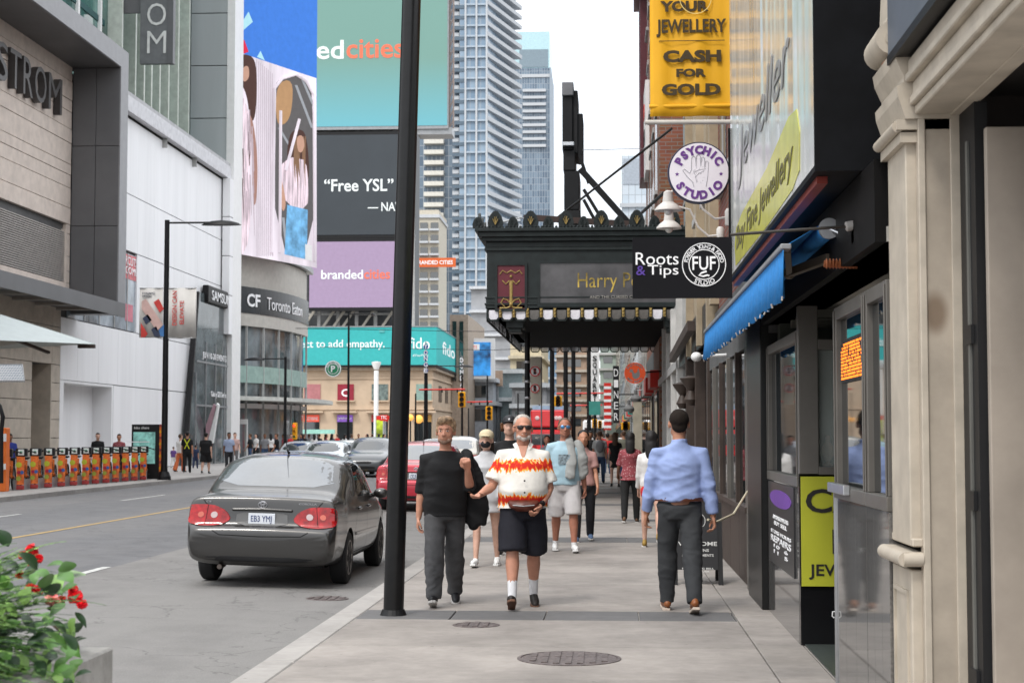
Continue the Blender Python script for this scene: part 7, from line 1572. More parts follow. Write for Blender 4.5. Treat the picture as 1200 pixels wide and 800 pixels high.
    def shades(s, lensm, fr=BLACKP, r=.024):
        h, k = s.hp, s.k; g = MB()
        for q in (-1, 1): g.tube([h(q*.072, -.075, .016), h(q*.082, .01, .012)], .0035*k, 6)
        g.tube([h(-.066, -.088, .020), h(0, -.100, .020), h(.066, -.088, .020)], .0045*k, 6); f = g.build('sunglasses', fr, s.t)
        for q in (-1, 1): MB().ball(h(q*.034, -.094, .010), (r*1.22*k, .007*k, r*.86*k), 14, 10, s.Rm@Matrix.Rotation(q*.18, 3, 'Z')).build('lens', lensm, f, smooth=True)
    def eyes(s):
        for q in (-1, 1):
            e = s.ball_part('eye', C('eye white', (.6, .55, .52), rough=.2), (q*.030, -.0825, .008), (.012, .009, .0065)); s.ball_part('iris', C('iris', (.03, .02, .015), rough=.1), (q*.030, -.0905, .008), (.0055, .003, .0055), e, 10, 8)
            s.ball_part('eyebrow', C('eyebrow', (.10, .06, .035)), (q*.031, -.094, .030), (.017, .004, .0035))
    def put(s, u, v, yaw=0, z=0., rz=None):
        p = gnd(u, v, z); s.t.location = (p.x, p.y, z); s.t.rotation_euler = (0, 0, R(yaw)); return s.t
SK1 = skin('ruddy skin', (.50, .24, .16)); SK2 = skin('tanned skin', (.44, .21, .13)); SK3 = skin('pale skin', (.60, .36, .27)); SK4 = skin('brown skin', (.20, .09, .05)); SK5 = skin('red tanned skin', (.40, .17, .11))
def flames():
    m = cloth('white shirt with flame bands', (.70, .67, .62), bump=.4, bs=10); n, l, p = N(m)
    tc = n['Texture Coordinate']; s = n.new('ShaderNodeSeparateXYZ'); l.new(tc.outputs['Object'], s.inputs[0])
    mp = n.new('ShaderNodeMapping'); mp.inputs['Scale'].default_value = (46, 46, 5); l.new(tc.outputs['Object'], mp.inputs[0])
    nz = n.new('ShaderNodeTexNoise'); nz.inputs['Scale'].default_value = 1; nz.inputs['Detail'].default_value = 3; l.new(mp.outputs[0], nz.inputs['Vector'])
    def mth(op, a, b): q = n.new('ShaderNodeMath'); q.operation = op; [l.new(x, q.inputs[i]) if not isinstance(x, (int, float)) else setattr(q.inputs[i], 'default_value', x) for i, x in enumerate((a, b))]; return q.outputs[0]
    out = None
    for z0 in FLZ:
        dst = mth('ABSOLUTE', mth('SUBTRACT', s.outputs['Z'], z0), 0); dst = mth('SUBTRACT', .092, dst); v = mth('ADD', mth('MULTIPLY', dst, 13.), mth('MULTIPLY', mth('SUBTRACT', nz.outputs['Fac'], .5), 2.2)); out = v if out is None else mth('MAXIMUM', out, v)
    cr = n.new('ShaderNodeValToRGB'); e = cr.color_ramp.elements; cr.color_ramp.interpolation = 'LINEAR'; e[0].position = .50; e[0].color = (0, 0, 0, 0); e[1].position = 1.0; e[1].color = (.55, .02, .01, 1)
    for pos, c in ((.54, (.85, .50, .08, 1)), (.66, (.85, .33, .03, 1)), (.80, (.75, .06, .01, 1))): q = cr.color_ramp.elements.new(pos); q.color = c
    l.new(out, cr.inputs['Fac']); mx = n.new('ShaderNodeMix'); mx.data_type = 'RGBA'; l.new(cr.outputs['Alpha'], mx.inputs[0]); l.new(n['Color Ramp'].outputs['Color'], mx.inputs[6]); l.new(cr.outputs['Color'], mx.inputs[7]); l.new(mx.outputs[2], p.inputs['Base Color']); return m
# ---- man in black
BLKC = cloth('black jersey', (.008, .008, .009), bump=.3)
p = Person('man in black sweatshirt and grey cargo trousers with a jacket over his shoulder', 1.77, 1.08, .03, legs=((18, 6, 0), (-12, 12, 0)), arms=((-8, 10, 10), (12, 128, 12, 12)), head=(-8, 0), foot=(16, -10), lean=(.01, -.02))
p.body(SK1, hands=(None, (-.2, 1, 0)), curl=((28, 30, 20), (50, 60, 40)))
p.shirt(BLKC, .475, 1.12, .022, disp=(.022, 4, 4, 8), flare=.012, name='sweatshirt'); p.pants(cloth('grey cargo twill', (.065, .065, .068), var=.15), 2, .016, .012, disp=(.020, 7, 7, 9), top=.50, knee_e=.012)
for sd in (-1, 1): q = p.J['hip', sd].lerp(p.J['knee', sd], .62); B = MB(); B.box(q.x+sd*.055-.02, q.x+sd*.055+.022, q.y-.06, q.y+.05, q.z-.09, q.z+.09); p.part(B, 'cargo_pocket', cloth('grey cargo twill b', (.07, .07, .073)), sm=3)
p.shoes(C('black trainer', (.012, .012, .014), rough=.5)); p.hair(M('ash brown hair', (.30, .20, .12), rough=.6, var=.5, ns=30), 'quiff', disp=(.010, 18, 18, 30)); p.beard(M('greying stubble', (.30, .19, .14), rough=.8, var=.3, ns=60), .9); p.eyes()
B = MB(); w_ = p.J['wr', 1]; s_ = p.J['sh', 1]; B.limb([w_+Vector((.0, -.0, .04)), s_+Vector((.02, .05, .05)), s_+Vector((.06, .10, -.15)), s_+Vector((.10, .12, -.42)), s_+Vector((.09, .10, -.62))], [.03, .06, (.12, .07), (.15, .08), (.13, .06)], 16); p.part(B, 'held_jacket', BLKC, disp=(.03, 5, 5, 7))
p.put(521, 708, 4)
# ---- flame shirt man
p = Person('heavy grey haired man in white shirt with orange flame bands and black shorts', 1.79, 1.14, .08, legs=((18, 8, 1), (-10, 8, 1)), arms=((12, 62, 22, -12), (0, 46, 13, 30)), head=(6, 0), foot=(22, -8), lean=(.0, .03), sh=1.0)
FLZ = (p.J['sh', 1].z-.075, p.dz+.562*1.78); FLM = flames()
p.body(SK1, hands=((0, 0, 1), (0, .6, 1)), curl=((15, 15, 10), (35, 45, 25)))
B = MB(); p.shirt(FLM, .515, .82, .024, disp=(.016, 5, 5, 7), flare=.02, z1=.83, sl_open=1.8)
for sd in (-1, 1): a = p.neck; MB().prism([a+Vector((sd*.015, -.085, -.075)), a+Vector((sd*.07, -.075, -.045)), a+Vector((sd*.095, -.015, .0)), a+Vector((sd*.06, .0, .02)), a+Vector((sd*.045, -.05, -.01))], (sd*.004, -.012, .004)).build('collar', cloth('collar white', (.72, .70, .66)), p.t, bevel=.003)
MB().prism([p.neck+Vector((-.045, -.078, -.01)), p.neck+Vector((.045, -.078, -.01)), p.neck+Vector((.0, -.165, -.17))], (0, .02, 0)).build('open_neck', SK1, p.t, bevel=.004)
for z in (.66, .60): c = p.L((0, 0, z*p.H+p.dz)); MB().ball((c.x+.01, -.30 if z < .64 else -.27, c.z), (.009, .004, .009), 8, 6).build('button', BLACKP, p.t)
p.pants(cloth('black shorts cloth', (.010, .010, .016)), 1.02, .03, .035, name='shorts', disp=(.016, 6, 6, 4), top=.555)
B = MB(); B.rings([(.50*p.H+p.dz, 0, -.20, .06, .05), (.52*p.H+p.dz, 0, -.215, .13, .07), (.545*p.H+p.dz, 0, -.20, .15, .07), (.56*p.H+p.dz, 0, -.17, .14, .06)], 20); wb = p.part(B, 'waist_bag', M('brown leather', (.10, .025, .015), rough=.35, var=.3, ns=8), disp=(.004, 20, 20, 20)); MB().tube([(-.10, -.278, .535*p.H+p.dz), (0, -.290, .53*p.H+p.dz), (.10, -.278, .535*p.H+p.dz)], .005, 6).build('zip', GREYM, wb)
p.shoes(C('black brown trainer', (.02, .016, .014), rough=.5), C('brown sole', (.16, .08, .05)))
for sd in (-1, 1): a, k = p.J['ankle', sd], p.J['knee', sd]; B = MB(); B.limb([a, a.lerp(k, .38)], [.041, .048], 14); p.part(B, 'sock', cloth('white sock', (.72, .72, .74)), sm=2)
p.hair(M('silver hair', (.42, .38, .34), rough=.6, var=.3, ns=40), 'crop', thick=0); p.beard(M('white goatee', (.50, .44, .40), rough=.8, var=.2, ns=60), .8); p.shades(C('dark lens', (.02, .015, .015), rough=.05))
w_, e_ = p.J['wr', 1], p.J['el', 1]; d_ = (w_-e_).normalized(); g = MB(); g.tube([w_-d_*.035, w_-d_*.015], .033, 16); g.obox(w_-d_*.025+Vector((.02, -.022, .02)), (.04, .04, .03), d_.to_track_quat('Z', 'Y').to_matrix()); g.build('wristwatch', BLACKP, p.t, smooth=True)
p.put(613, 711, 4)
# ---- blue shirt man seen from behind
BLS = cloth('light blue shirt', (.27, .345, .59), var=.05)
p = Person('man seen from behind in a light blue shirt, grey trousers and brown shoes', 1.84, 1.09, .01, legs=((-16, 8, 1), (14, 6, 1)), arms=((-8, 12, 14), (6, 14, 13)), head=(0, 2), foot=(-14, 4), sh=1.04)
p.body(SK2); p.shirt(BLS, .545, 1.92, .024, disp=(.024, 4, 4, 7), collar=True, sl_open=.4, loose=.01); p.pants(cloth('charcoal trousers', (.035, .037, .04)), 2, .016, .004, disp=(.018, 7, 7, 8), top=.56, knee_e=.008)
r = p.torso_rings(.026, .53, .57); MB().rings([(.548*p.H+p.dz, r[0][1], r[0][2], r[0][3]-.002, r[0][4]-.002), (.566*p.H+p.dz, r[0][1], r[0][2], r[0][3]-.004, r[0][4]-.004)], 28).build('belt', C('brown belt', (.09, .03, .015), rough=.4), p.t, smooth=True)
p.shoes(C('tan brown leather shoe', (.22, .075, .025), rough=.4), C('light sole', (.5, .42, .35))); p.hair(M('black cropped hair', (.022, .017, .014), rough=.9, spec=.1), 'crop')
MB().box(-.19-.03, -.19+.03, -.10, -.05, .78, .90).build('phone', BLACKP, p.t) if False else None
p.put(797, 716, 182)
# ---- masked woman
GY = cloth('pale grey sweatshirt', (.46, .46, .47))
p = Person('woman in a cream cap and black mask wearing an oversized pale grey sweatshirt', 1.66, .96, 0, legs=((14, 6, 2), (-8, 10, 2)), arms=((-8, 20, 10), (6, 20, 10)), fem=True, foot=(10, 0), hires=2)
p.body(SK3); p.shirt(GY, .40, 1.85, .035, disp=(.020, 4, 4, 6), flare=.03, loose=.03); p.shoes(WHITE, WHITE, 1.05); p.hair(C('dark hair', (.03, .02, .015)), 'long')
p.ball_part('face_mask', C('black mask', (.01, .01, .012)), (0, -.060, -.045), (.062, .055, .048)); CAPM = cloth('cream cap cloth', (.58, .50, .34))
cp = p.ball_part('cap', CAPM, (0, .018, .058), (.092, .108, .078)); p.ball_part('peak', CAPM, (0, -.105, .055), (.068, .06, .010), cp)
p.put(570, 663, -4)
# ---- young man with curly hair
p = Person('young curly haired man in black cap and t-shirt behind the masked woman', 1.86, 1.05, 0, legs=((12, 8, 2), (-8, 12, 2)), hires=2)
p.body(SK3); p.shirt(BLKC, .48, .7, .02); p.pants(cloth('navy shorts', (.012, .013, .02)), 1.0, .02, .02, name='shorts', top=.52); p.shoes(BLACKP); p.hair(M('auburn curls', (.14, .06, .025), rough=.7, var=.4, ns=30), 'curly')
cp = p.ball_part('cap', C('black cap', (.015, .015, .018)), (0, .018, .060), (.090, .105, .076)); p.ball_part('peak', C('black cap', (.015,)*3), (0, -.10, .060), (.066, .055, .010), cp); p.ball_part('badge', TXTW, (0, -.090, .085), (.012, .006, .012), cp)
p.put(597, 649, 2)
# ---- pale blue t-shirt man
LB_ = cloth('pale blue t-shirt', (.36, .52, .60))
p = Person('man in sunglasses, pale blue t-shirt and white shorts, grey hoodie on his shoulder', 1.84, 1.10, .02, legs=((-10, 8, 2), (14, 8, 2)), arms=((-6, 14, 12), (-12, 16, 12)), foot=(0, 8), hires=1)
p.body(SK5); p.shirt(LB_, .50, .75, .02, disp=(.014, 5, 5, 8)); p.pants(cloth('off white shorts', (.55, .53, .53)), 1.05, .024, .025, name='shorts', top=.53, disp=(.016, 6, 6, 6)); p.shoes(WHITE, WHITE); p.hair(C('short brown hair', (.10, .055, .035)), 'crop'); p.shades(C('blue mirror lens', (.10, .25, .45), rough=.05, metal=.6))
for sd in (-1, 1): a, k = p.J['ankle', sd], p.J['knee', sd]; B = MB(); B.limb([a, a.lerp(k, .12)], [.040, .042], 12); p.part(B, 'sock', cloth('white sock2', (.7,)*3), sm=2)
B = MB(); S = p.J['sh', 1]; n_ = p.neck; B.limb([n_+Vector((.05, .06, .02)), n_+Vector((.06, -.07, -.02)), Vector((S.x-.10, -.15, S.z-.20)), Vector((S.x-.13, -.19, S.z-.42))], [(.06, .04), (.06, .04), (.08, .04), (.07, .03)], 14); B.limb([S+Vector((0, .0, .05)), S+Vector((.04, -.05, -.15)), S+Vector((.05, -.03, -.38))], [.07, (.10, .07), (.09, .06)], 14); p.part(B, 'hoodie', cloth('grey hoodie', (.36, .37, .36)), disp=(.025, 6, 6, 6))
bd = p.L((0, 0, .70*p.H+p.dz)); PB = Proj(p.t.children[1].data) if False else None
MB().box(-.10, .06, -.172, -.165, .68*p.H+p.dz-.05, .68*p.H+p.dz+.09).build('chest_print', M('grey chest print', (.26, .33, .37), var=.5, ns=30), p.t)
p.put(662, 646, 6)
# ---- others on the right pavement
def walker(lab, u, v, yaw, H, skn, top, bot, shoe, hairm, hk='short', fem=False, g=1., sl=.7, z0=.50, to=2, legs=((12, 8, 2), (-10, 12, 2)), flare=0, hires=0, extra=None, nm=('shirt', 'trousers'), z=0., tflare=.0, arms=((-10, 15, 8), (10, 20, 8))):
    p = Person(lab, H, g, 0, legs=legs, fem=fem, hires=hires, arms=arms); p.body(skn); p.shirt(top, z0, sl, .018, flare=flare, name=nm[0], disp=None if not hires else (.012, 5, 5, 8))
    if to: p.pants(bot, to, .014, tflare, name=nm[1], top=.55, disp=None)
    p.shoes(shoe); 
    if hairm: p.hair(hairm, hk)
    if extra: extra(p)
    p.put(u, v, yaw, z); return p
DH = C('black hair', (.012, .010, .010)); BH = C('brown hair', (.09, .05, .03)); DKC = cloth('charcoal legging', (.02, .02, .024)); DN = cloth('blue denim', (.04, .07, .14)); WC = cloth('white cotton', (.68, .66, .64)); RC = cloth('red cotton', (.50, .03, .03)); GC = cloth('grey cotton', (.20, .20, .21)); NV = cloth('navy cotton', (.02, .03, .07)); SKR = cloth('skirt red', (.55, .03, .03))
PAT = cloth('maroon patterned blouse', (.28, .07, .08)); n, l, q = N(PAT); vo = n.new('ShaderNodeTexVoronoi'); vo.inputs['Scale'].default_value = 28; cr_ = n.new('ShaderNodeValToRGB'); cr_.color_ramp.elements[0].color = (.50, .30, .30, 1); cr_.color_ramp.elements[1].color = (.24, .05, .06, 1); cr_.color_ramp.elements[0].position = .15; cr_.color_ramp.elements[1].position = .35; l.new(n['Texture Coordinate'].outputs['Object'], vo.inputs['Vector']); l.new(vo.outputs['Distance'], cr_.inputs['Fac']); l.new(cr_.outputs[0], q.inputs['Base Color'])
walker('woman in dark leggings and blue shoes half hidden behind the pale blue t-shirt man', 684, 634, 4, 1.68, SK2, cloth('dusty pink top', (.42, .24, .22)), DKC, C('blue trainers', (.10, .16, .28)), DH, 'long', True, hires=2, sl=.7)
def skirt_x(p): B = MB(); B.rings([(.44*p.H+p.dz, 0, 0, .16, .14), (.50*p.H+p.dz, 0, 0, .17, .14), (.56*p.H+p.dz, 0, 0, .14, .11)], 18); p.part(B, 'red_shorts', SKR)
walker('dark haired woman in white top and red shorts walking away beside the blue shirted man', 764, 641, 176, 1.66, SK3, WC, None, C('yellow brown shoe', (.35, .22, .05)), DH, 'long', True, hires=2, sl=1.85, z0=.52, to=0, extra=skirt_x, legs=((-16, 25, 2), (10, 5, 2)))
walker('black haired woman in maroon patterned blouse and black trousers walking away', 739, 612, 178, 1.66, SK4, PAT, cloth('black trousers', (.012,)*3), C('brown flat shoe', (.12, .06, .03)), DH, 'long', True, hires=2, sl=.95, z0=.47, flare=.03, arms=((-6, 8, 16), (20, 30, 14)))
def bpk(p): B = MB(); c = p.L((0, 0, .70*p.H+p.dz)); B.ball((c.x, .17, c.z), (.15, .10, .21)); p.part(B, 'backpack', GC)
walker('man with a grey backpack walking away beyond the pale blue t-shirt man', 703, 566, 180, 1.76, SK2, cloth('pale grey tee', (.42,)*3), DN, BLACKP, BH, extra=bpk)
walker('woman in a black dress walking away left of the maroon blouse', 721, 571, 180, 1.70, SK3, BLKC, None, BLACKP, BH, 'long', True, z0=.36, flare=.05, to=0, sl=.4)
walker('man in an olive grey shirt beyond the black dress woman', 731, 560, 180, 1.78, SK2, cloth('olive shirt', (.14, .14, .11)), NV, BLACKP, BH)
walker('person in a red top deep in the pavement crowd', 712, 557, 180, 1.70, SK2, RC, DN, WHITE, DH); walker('person in a white top and cap deep in the pavement crowd', 698, 556, 180, 1.72, SK3, WC, DKC, WHITE, BH)
walker('dark clothed man seen just past the second kerb post', 692, 562, 0, 1.76, SK4, BLKC, DKC, BLACKP, DH); walker('woman in a teal skirt far along the pavement', 716, 549, 180, 1.66, SK3, RC, cloth('teal skirt', (.05, .16, .15)), BLACKP, BH, 'long', True)
walker('dark haired head showing between flame shirt man and the red bus', 641, 583, 0, 1.60, SK5, GC, DKC, BLACKP, DH, 'long', True)
for i, (u, v, a, b_) in enumerate(((687, 546, WC, NV), (706, 543, RC, DKC), (723, 546, GC, DN), (735, 541, NV, DKC), (700, 538, BLKC, DN), (728, 537, WC, DKC), (711, 534, GC, NV), (742, 548, BLKC, DKC))):
    walker('distant pedestrian '+('in white at the left of the far crowd', 'in red amid the far crowd', 'in grey and denim amid the far crowd', 'in navy beside the shopfronts', 'in black and denim in the far crowd', 'in white at the back of the crowd', 'in grey farthest down the pavement', 'in black near the stone column')[i], u, v, (0, 180)[i % 2], 1.70+.03*(i % 3), (SK2, SK3, SK4)[i % 3], a, b_, BLACKP, (DH, BH)[i % 2])
# ---- far left pavement
walker('man in a black jacket and face mask sitting behind the hire bikes', 114, 560, 20, 1.70, SK3, BLKC, DKC, BLACKP, DH, hires=2, sl=1.9, z=0)
walker('person in patterned maroon top behind the hire bikes, nearer the map pillar', 139, 560, 14, 1.66, SK2, PAT, DKC, BLACKP, DH, hires=2)
walker('person in a blue top partly hidden by the orange terminal', 11, 566, 20, 1.66, SK4, cloth('royal blue', (.03, .05, .25)), DKC, BLACKP, DH, hires=0)
LP = [('man in black with a yellow hi-vis strap standing by the phone shop', 219, 554, 190, 1.78, SK2, BLKC, BLKC, DH, None), ('woman in a white top and orange skirt by the phone shop', 211, 553, 150, 1.66, SK3, WC, cloth('orange skirt', (.62, .16, .06)), BH, 1), ('small child in purple beside the woman in the orange skirt', 203, 548, 180, 1.05, SK3, cloth('purple tee', (.12, .06, .22)), WC, BH, None),
      ('heavy set person in black shorts seen from behind by the leaning display', 241, 555, 180, 1.72, SK3, BLKC, BLKC, DH, 2), ('child in dark clothes between the two people in black', 229, 549, 180, 1.15, SK2, NV, NV, DH, None), ('man in a pale blue shirt walking left of the grey sedan roof', 268, 552, 20, 1.74, SK4, cloth('pale blue office shirt', (.30, .36, .50)), DKC, DH, None),
      ('man in a pink shirt behind the pale blue shirted man', 275, 548, 20, 1.74, SK3, cloth('pale pink shirt', (.50, .33, .30)), GC, BH, None)]
for lb, u, v, yw, H, sk_, a, b_, hm, k in LP:
    g_ = 1.35 if k == 2 else 1.; q = walker(lb, u, v, yw, H, sk_, a, b_, BLACKP, hm, to=1.0 if k == 2 else 2, g=g_, tflare=.04 if k else 0, nm=('shirt', 'shorts' if k == 2 else 'trousers'))
    if 'hi-vis' in lb:
        for sd in (-1, 1): MB().tube([q.L((sd*.12, .12, q.H*.82)), q.L((-sd*.10, .15, q.H*.58))], .02, 6).build('hi_vis_strap', C('hi-vis yellow', (.65, .70, .03)), q.t)
crowd = [(293, 543, BLKC), (300, 541, WC), (310, 544, GC), (317, 541, WC), (324, 545, BLKC), (348, 541, BLKC), (353, 543, NV), (341, 540, RC), (362, 538, GC), (368, 540, WC), (374, 537, BLKC), (382, 538, PAT), (389, 539, NV), (285, 540, RC), (356, 539, BLKC), (395, 536, RC), (404, 537, WC), (412, 536, GC), (420, 538, BLKC), (436, 537, RC), (444, 536, WC), (450, 537, WC), (332, 540, PAT), (430, 536, NV)]
base = []
for i in range(6):
    q = Person('x', 1.70, (1, 1.1, .95)[i % 3], 0, fem=i % 2 == 1, hires=0, legs=((10, 8, 2), (-8, 8, 2))); q.body((SK2, SK3, SK4)[i % 3]); q.shirt((BLKC, WC, GC, NV, RC, PAT)[i], .50, .8, .018, disp=None); q.pants(DKC if i % 2 else DN, 2, .014, 0, disp=None); q.shoes(BLACKP); q.hair(DH if i % 2 else BH, 'short' if i % 2 == 0 else 'long'); base.append(q)
used = [False]*6; ids = {id(BLKC): 0, id(WC): 1, id(GC): 2, id(NV): 3, id(RC): 4, id(PAT): 5}
cn = ('black', 'white', 'grey', 'navy', 'red', 'patterned maroon')
seen = {}
for u, v, m_ in crowd:
    i = [k for k, mm_ in enumerate((BLKC, WC, GC, NV, RC, PAT)) if mm_ is m_][0]; o = base[i].t if not used[i] else clone(base[i].t); used[i] = True
    p_ = gnd(u, v); o.location = (p_.x, p_.y, 0); o.rotation_euler.z = random.uniform(0, 6.28)
    same = sorted(q[0] for q in crowd if q[2] is m_); od = ('leftmost', 'second from the left', 'third from the left', 'fourth from the left', 'fifth from the left', 'rightmost')[same.index(u)] if same.index(u) < len(same)-1 else 'rightmost'
    o['label'] = od+' of the crossing crowd wearing '+('a ' if i != 2 else 'a ')+cn[i]+' top'; o['group'] = 'crowd at the crossing'
# ================================================================ A-board
ab = thing('pavement_a_board', 'black A frame chalkboard reading WELCOME behind the blue shirted man', 'sign board', (1, 17.4, 0)); Y = 17.6
a, b = at(789, 676, Y), at(847, 590, Y); zb = .0; x0, x1 = a.x, b.x; zt = b.z; BW = C('black painted wood', (.012, .012, .013), rough=.6); CH = C('chalk white', (.62, .62, .60), rough=.8)
for yy, tt_ in ((0, .22), (.55, -.22)):
    for x in (x0, x1-.05): MB().prism([(x, Y+yy, 0), (x+.05, Y+yy, 0), (x+.05, Y+yy+tt_, zt), (x, Y+yy+tt_, zt)], (0, .035, 0)).build('leg', BW, ab)
    MB().prism([(x0+.05, Y+yy+tt_*.14, .16*1), (x1-.05, Y+yy+tt_*.14, .16), (x1-.05, Y+yy+tt_*.97, zt), (x0+.05, Y+yy+tt_*.97, zt)], (0, .025, 0)).build('board', C('chalkboard', (.022, .022, .024), rough=.7), ab)
nrm = Vector((0, .22, zt)).normalized(); xm = (x0+x1)/2
def abt(s_, f, wd, h): text(s_, CH, ab, (xm, Y+.22*f-.012, zt*f), wd, h, (1, 0, 0), nrm, .002, bold=.03)
abt('WELCOME', .50, .42, .045); abt('WALK INS', .42, .24, .03); abt('& APPOINTMENTS', .36, .34, .028); abt('PLEASE RING BELL', .20, .34, .018); abt('SECOND FLOOR', .165, .24, .016)
k = ring(.09, .082, Vector((xm, Y+.22*.78-.02, zt*.78)), CH, ab, 28); text('FUF', CH, ab, (xm, Y+.22*.78-.02, zt*.78), .09, .07, (1, 0, 0), nrm, .002)
# ================================================================ planter with ferns and begonias
PC = M('weathered pale concrete', (.34, .33, .31), rough=.85, var=.2, ns=5, bump=.4, bs=30)
pt_ = thing('concrete_planter', 'pale concrete planter corner at the lower left', 'planter', (-2.3, 5.7, .0))
YP = 5.6; a = at(133, 757.5, YP)
px1, pz = a.x, a.z
MB().box(px1-.16, px1, 3.0, YP, 0, pz).build('side_wall', PC, pt_, bevel=.008); MB().box(px1-1.0, px1-.162, YP-.16, YP, 0, pz-.002).build('far_wall', PC, pt_, bevel=.008); MB().box(px1-1.0, px1-.162, 3.0, 3.16, 0, pz-.002).build('near_wall', PC, pt_, bevel=.008); MB().box(px1-1.16, px1-1.002, 3.0, YP, 0, pz-.004).build('street_wall', PC, pt_, bevel=.008); MB().box(px1-.998, px1-.164, 3.17, YP-.165, 0, pz-.06).build('soil', C('dark soil', (.03, .022, .015), rough=1), pt_)
def leafm(name, c, c2): m = M(name, c, rough=.4, var=.35, ns=6); N(m)[2].inputs['Subsurface Weight'].default_value = .0; return m
LF1, LF2, LF3, LF4 = leafm('fern green', (.07, .17, .03), 0), leafm('pale fern green', (.17, .30, .07), 0), leafm('deep green leaf', (.015, .045, .012), 0), leafm('bronze leaf', (.09, .055, .02), 0); RF = M('scarlet petal', (.75, .02, .03), rough=.4, var=.3, ns=20); PF = M('pink petal', (.80, .25, .24), rough=.4, var=.2, ns=20)
def frond(base_, tip, sag, n=26, wd=.05):
    g = MB(); base_, tip = Vector(base_), Vector(tip); prev = None; pts = []
    for i in range(n+1): t_ = i/n; pts.append(base_.lerp(tip, t_)+Vector((0, 0, sag*4*t_*(1-t_))))
    g.tube(pts, [.0025*(1-i/n*.7) for i in range(n+1)], 5)
    for i in range(2, n+1):
        d = (pts[i]-pts[i-1]).normalized(); sd_ = d.cross(Vector((random.uniform(-.3, .3), random.uniform(-.3, .3), 1))).normalized(); L = wd*math.sin(math.pi*min(1, (.15+i/n*.85)))**.7*(1.02-i/n*.6)
        for s in (-1, 1): p = pts[i]; q = p+sd_*s*L+d*L*.25+Vector((0, 0, -L*.18)); g.quad(p, p.lerp(q, .5)+d*.011, q, p.lerp(q, .5)-d*.010)
    return g
fe = []
cx, cy, cz = px1-.42, YP-.55, pz
def tp(u, v, Y): return at(u, v, Y)
def plant(nm, lab, cat, loc): return thing(nm, lab, cat, loc)
fronds = [((125, 709), 5.3, LF1), ((78, 634), 5.3, LF2), ((60, 700), 5.2, LF2), ((20, 636), 5.3, LF1), ((2, 655), 5.2, LF1), ((75, 752), 5.2, LF2), ((40, 660), 5.4, LF1), ((52, 690), 5.45, LF2), ((95, 690), 5.4, LF1), ((-20, 640), 5.3, LF1), ((12, 690), 5.2, LF2), ((30, 770), 5.1, LF1), ((88, 730), 5.2, LF1), ((-10, 700), 5.2, LF2), ((45, 730), 5.2, LF1), ((66, 670), 6.0, LF1), ((-30, 760), 5.2, LF1), ((10, 720), 5.2, LF1)]
fp = plant('fern', 'feathery green fern spilling over the planter corner', 'plant', (cx-.1, cy, cz-.05))
for (u, v), Y, m_ in fronds:
    frond((cx-.12+random.uniform(-.08, .08), cy+random.uniform(-.1, .1), cz-.03), tp(u, v, Y), .10, 30, .042).build('frond', m_, fp)
for k in range(190):
    u, v, Y = random.uniform(-60, 96), random.uniform(640, 840), random.uniform(4.35, 5.3)
    if v < 690 and u > 60: u -= 40
    frond((cx-.15+random.uniform(-.15, .1), cy+random.uniform(-.15, .15), cz-.1), tp(u, v, Y), .08, 20, .044).build('frond', (LF1, LF3, LF2)[k % 3], fp)
def leaf(base_, tip, wd, up=(0, -.5, 1), fold=.15):
    g = MB(); b_, t_ = Vector(base_), Vector(tip); d = t_-b_; s_ = d.cross(Vector(up)).normalized(); n_ = s_.cross(d).normalized(); V = []
    for i in range(9):
        f = i/8; w2 = wd*math.sin(math.pi*f**.8)**.8*(1-f*.1) if 0 < f < 1 else .002; c = b_+d*f+n_*(.12*d.length*4*f*(1-f)); V.append([g.b.verts.new(c-s_*w2+n_*w2*fold), g.b.verts.new(c-s_*w2*.5+n_*w2*fold*.3), g.b.verts.new(c), g.b.verts.new(c+s_*w2*.5+n_*w2*fold*.3), g.b.verts.new(c+s_*w2+n_*w2*fold)])
    for i in range(8):
        for k in range(4): g.b.faces.new((V[i][k], V[i+1][k], V[i+1][k+1], V[i][k+1]))
    return g
bp_ = plant('begonia', 'begonia with scarlet flowers and broad leaves among the ferns', 'plant', (cx, cy, cz-.05))
VL = M('pale veined leaf', (.20, .30, .14), rough=.35, var=.55, ns=9, stretch=(1, 1, 6))
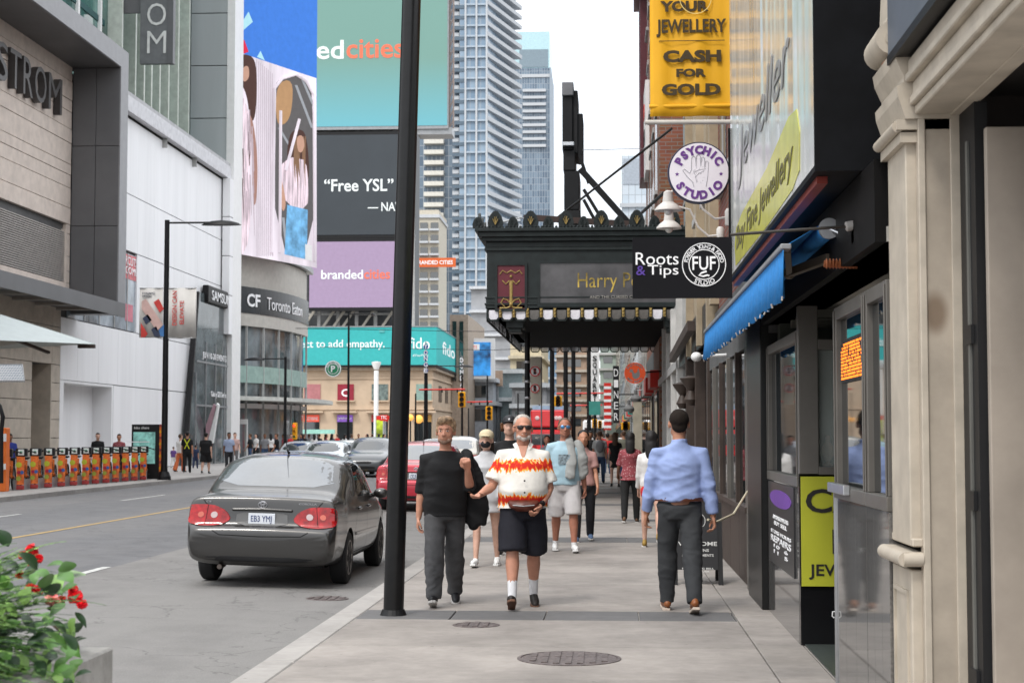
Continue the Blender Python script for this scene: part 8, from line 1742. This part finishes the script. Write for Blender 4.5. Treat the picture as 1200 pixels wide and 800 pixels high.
for (a_, b__, Y, wd, m_) in (((55, 690), (101, 673), 5.6, .042, VL), ((58, 728), (91, 757), 5.5, .022, LF4), ((88, 717), (101, 735), 5.5, .014, LF3), ((30, 700), (52, 668), 5.7, .03, LF3), ((90, 750), (86, 790), 5.45, .025, LF2), ((48, 735), (64, 760), 5.6, .03, LF3), ((-6, 740), (12, 775), 5.4, .03, LF3), ((68, 790), (100, 775), 5.45, .03, LF3), ((10, 640), (-4, 620), 5.8, .03, LF3), ((62, 700), (80, 690), 5.8, .03, LF3), ((30, 760), (55, 745), 5.5, .035, LF3)): leaf(tp(*a_, Y), tp(*b__, Y), wd).build('leaf', m_, bp_, smooth=True)
for k in range(330):
    u, v, Y = random.uniform(-60, 90), random.uniform(660, 850), random.uniform(4.7, 5.6); p0 = tp(u, v, Y); leaf(p0, p0+Vector((random.uniform(-.07, .07), random.uniform(-.05, .02), random.uniform(-.06, .06))), random.uniform(.016, .032)).build('leaf', (LF3, LF1, LF1, LF2, LF3)[k % 5], bp_, smooth=True)
for (u, v, Y, r_, m_) in ((38, 643, 5.6, .022, RF), (27, 650, 5.6, .016, RF), (44, 654, 5.6, .018, RF), (36, 659, 5.6, .014, RF), (24, 673, 5.55, .016, RF), (36, 689, 5.5, .018, RF), (45, 691, 5.5, .018, RF), (60, 702, 5.45, .022, PF), (66, 706, 5.45, .016, PF), (85, 690, 5.5, .018, RF), (88, 699, 5.5, .024, RF), (96, 708, 5.5, .018, RF), (99, 790, 5.4, .022, RF), (92, 797, 5.4, .02, RF), (55, 796, 5.4, .018, RF), (73, 702, 5.5, .014, RF), (30, 703, 5.5, .012, C('dull bloom', (.4, .08, .04)))):
    g = MB(); c = tp(u, v, Y)
    for k in range(7):
        dv = Vector((random.uniform(-1, 1), random.uniform(-1, .3), random.uniform(-1, 1))).normalized(); pn_ = dv.to_track_quat('Z', 'Y').to_matrix(); cc_ = c+dv*r_*.35; q_ = [g.b.verts.new(cc_+pn_@Vector((r_*1.05*math.cos(a_*math.pi/4), r_*.85*math.sin(a_*math.pi/4), r_*(.28 if a_ % 2 else .12)*random.uniform(.3, 1.6)))) for a_ in range(8)]; m0 = g.b.verts.new(cc_-dv*r_*.2); [g.b.faces.new((m0, q_[a_], q_[(a_+1) % 8])) for a_ in range(8)]
    g.build('flower', m_, bp_, smooth=True)
bpy.data.scenes.remove(TMPS)
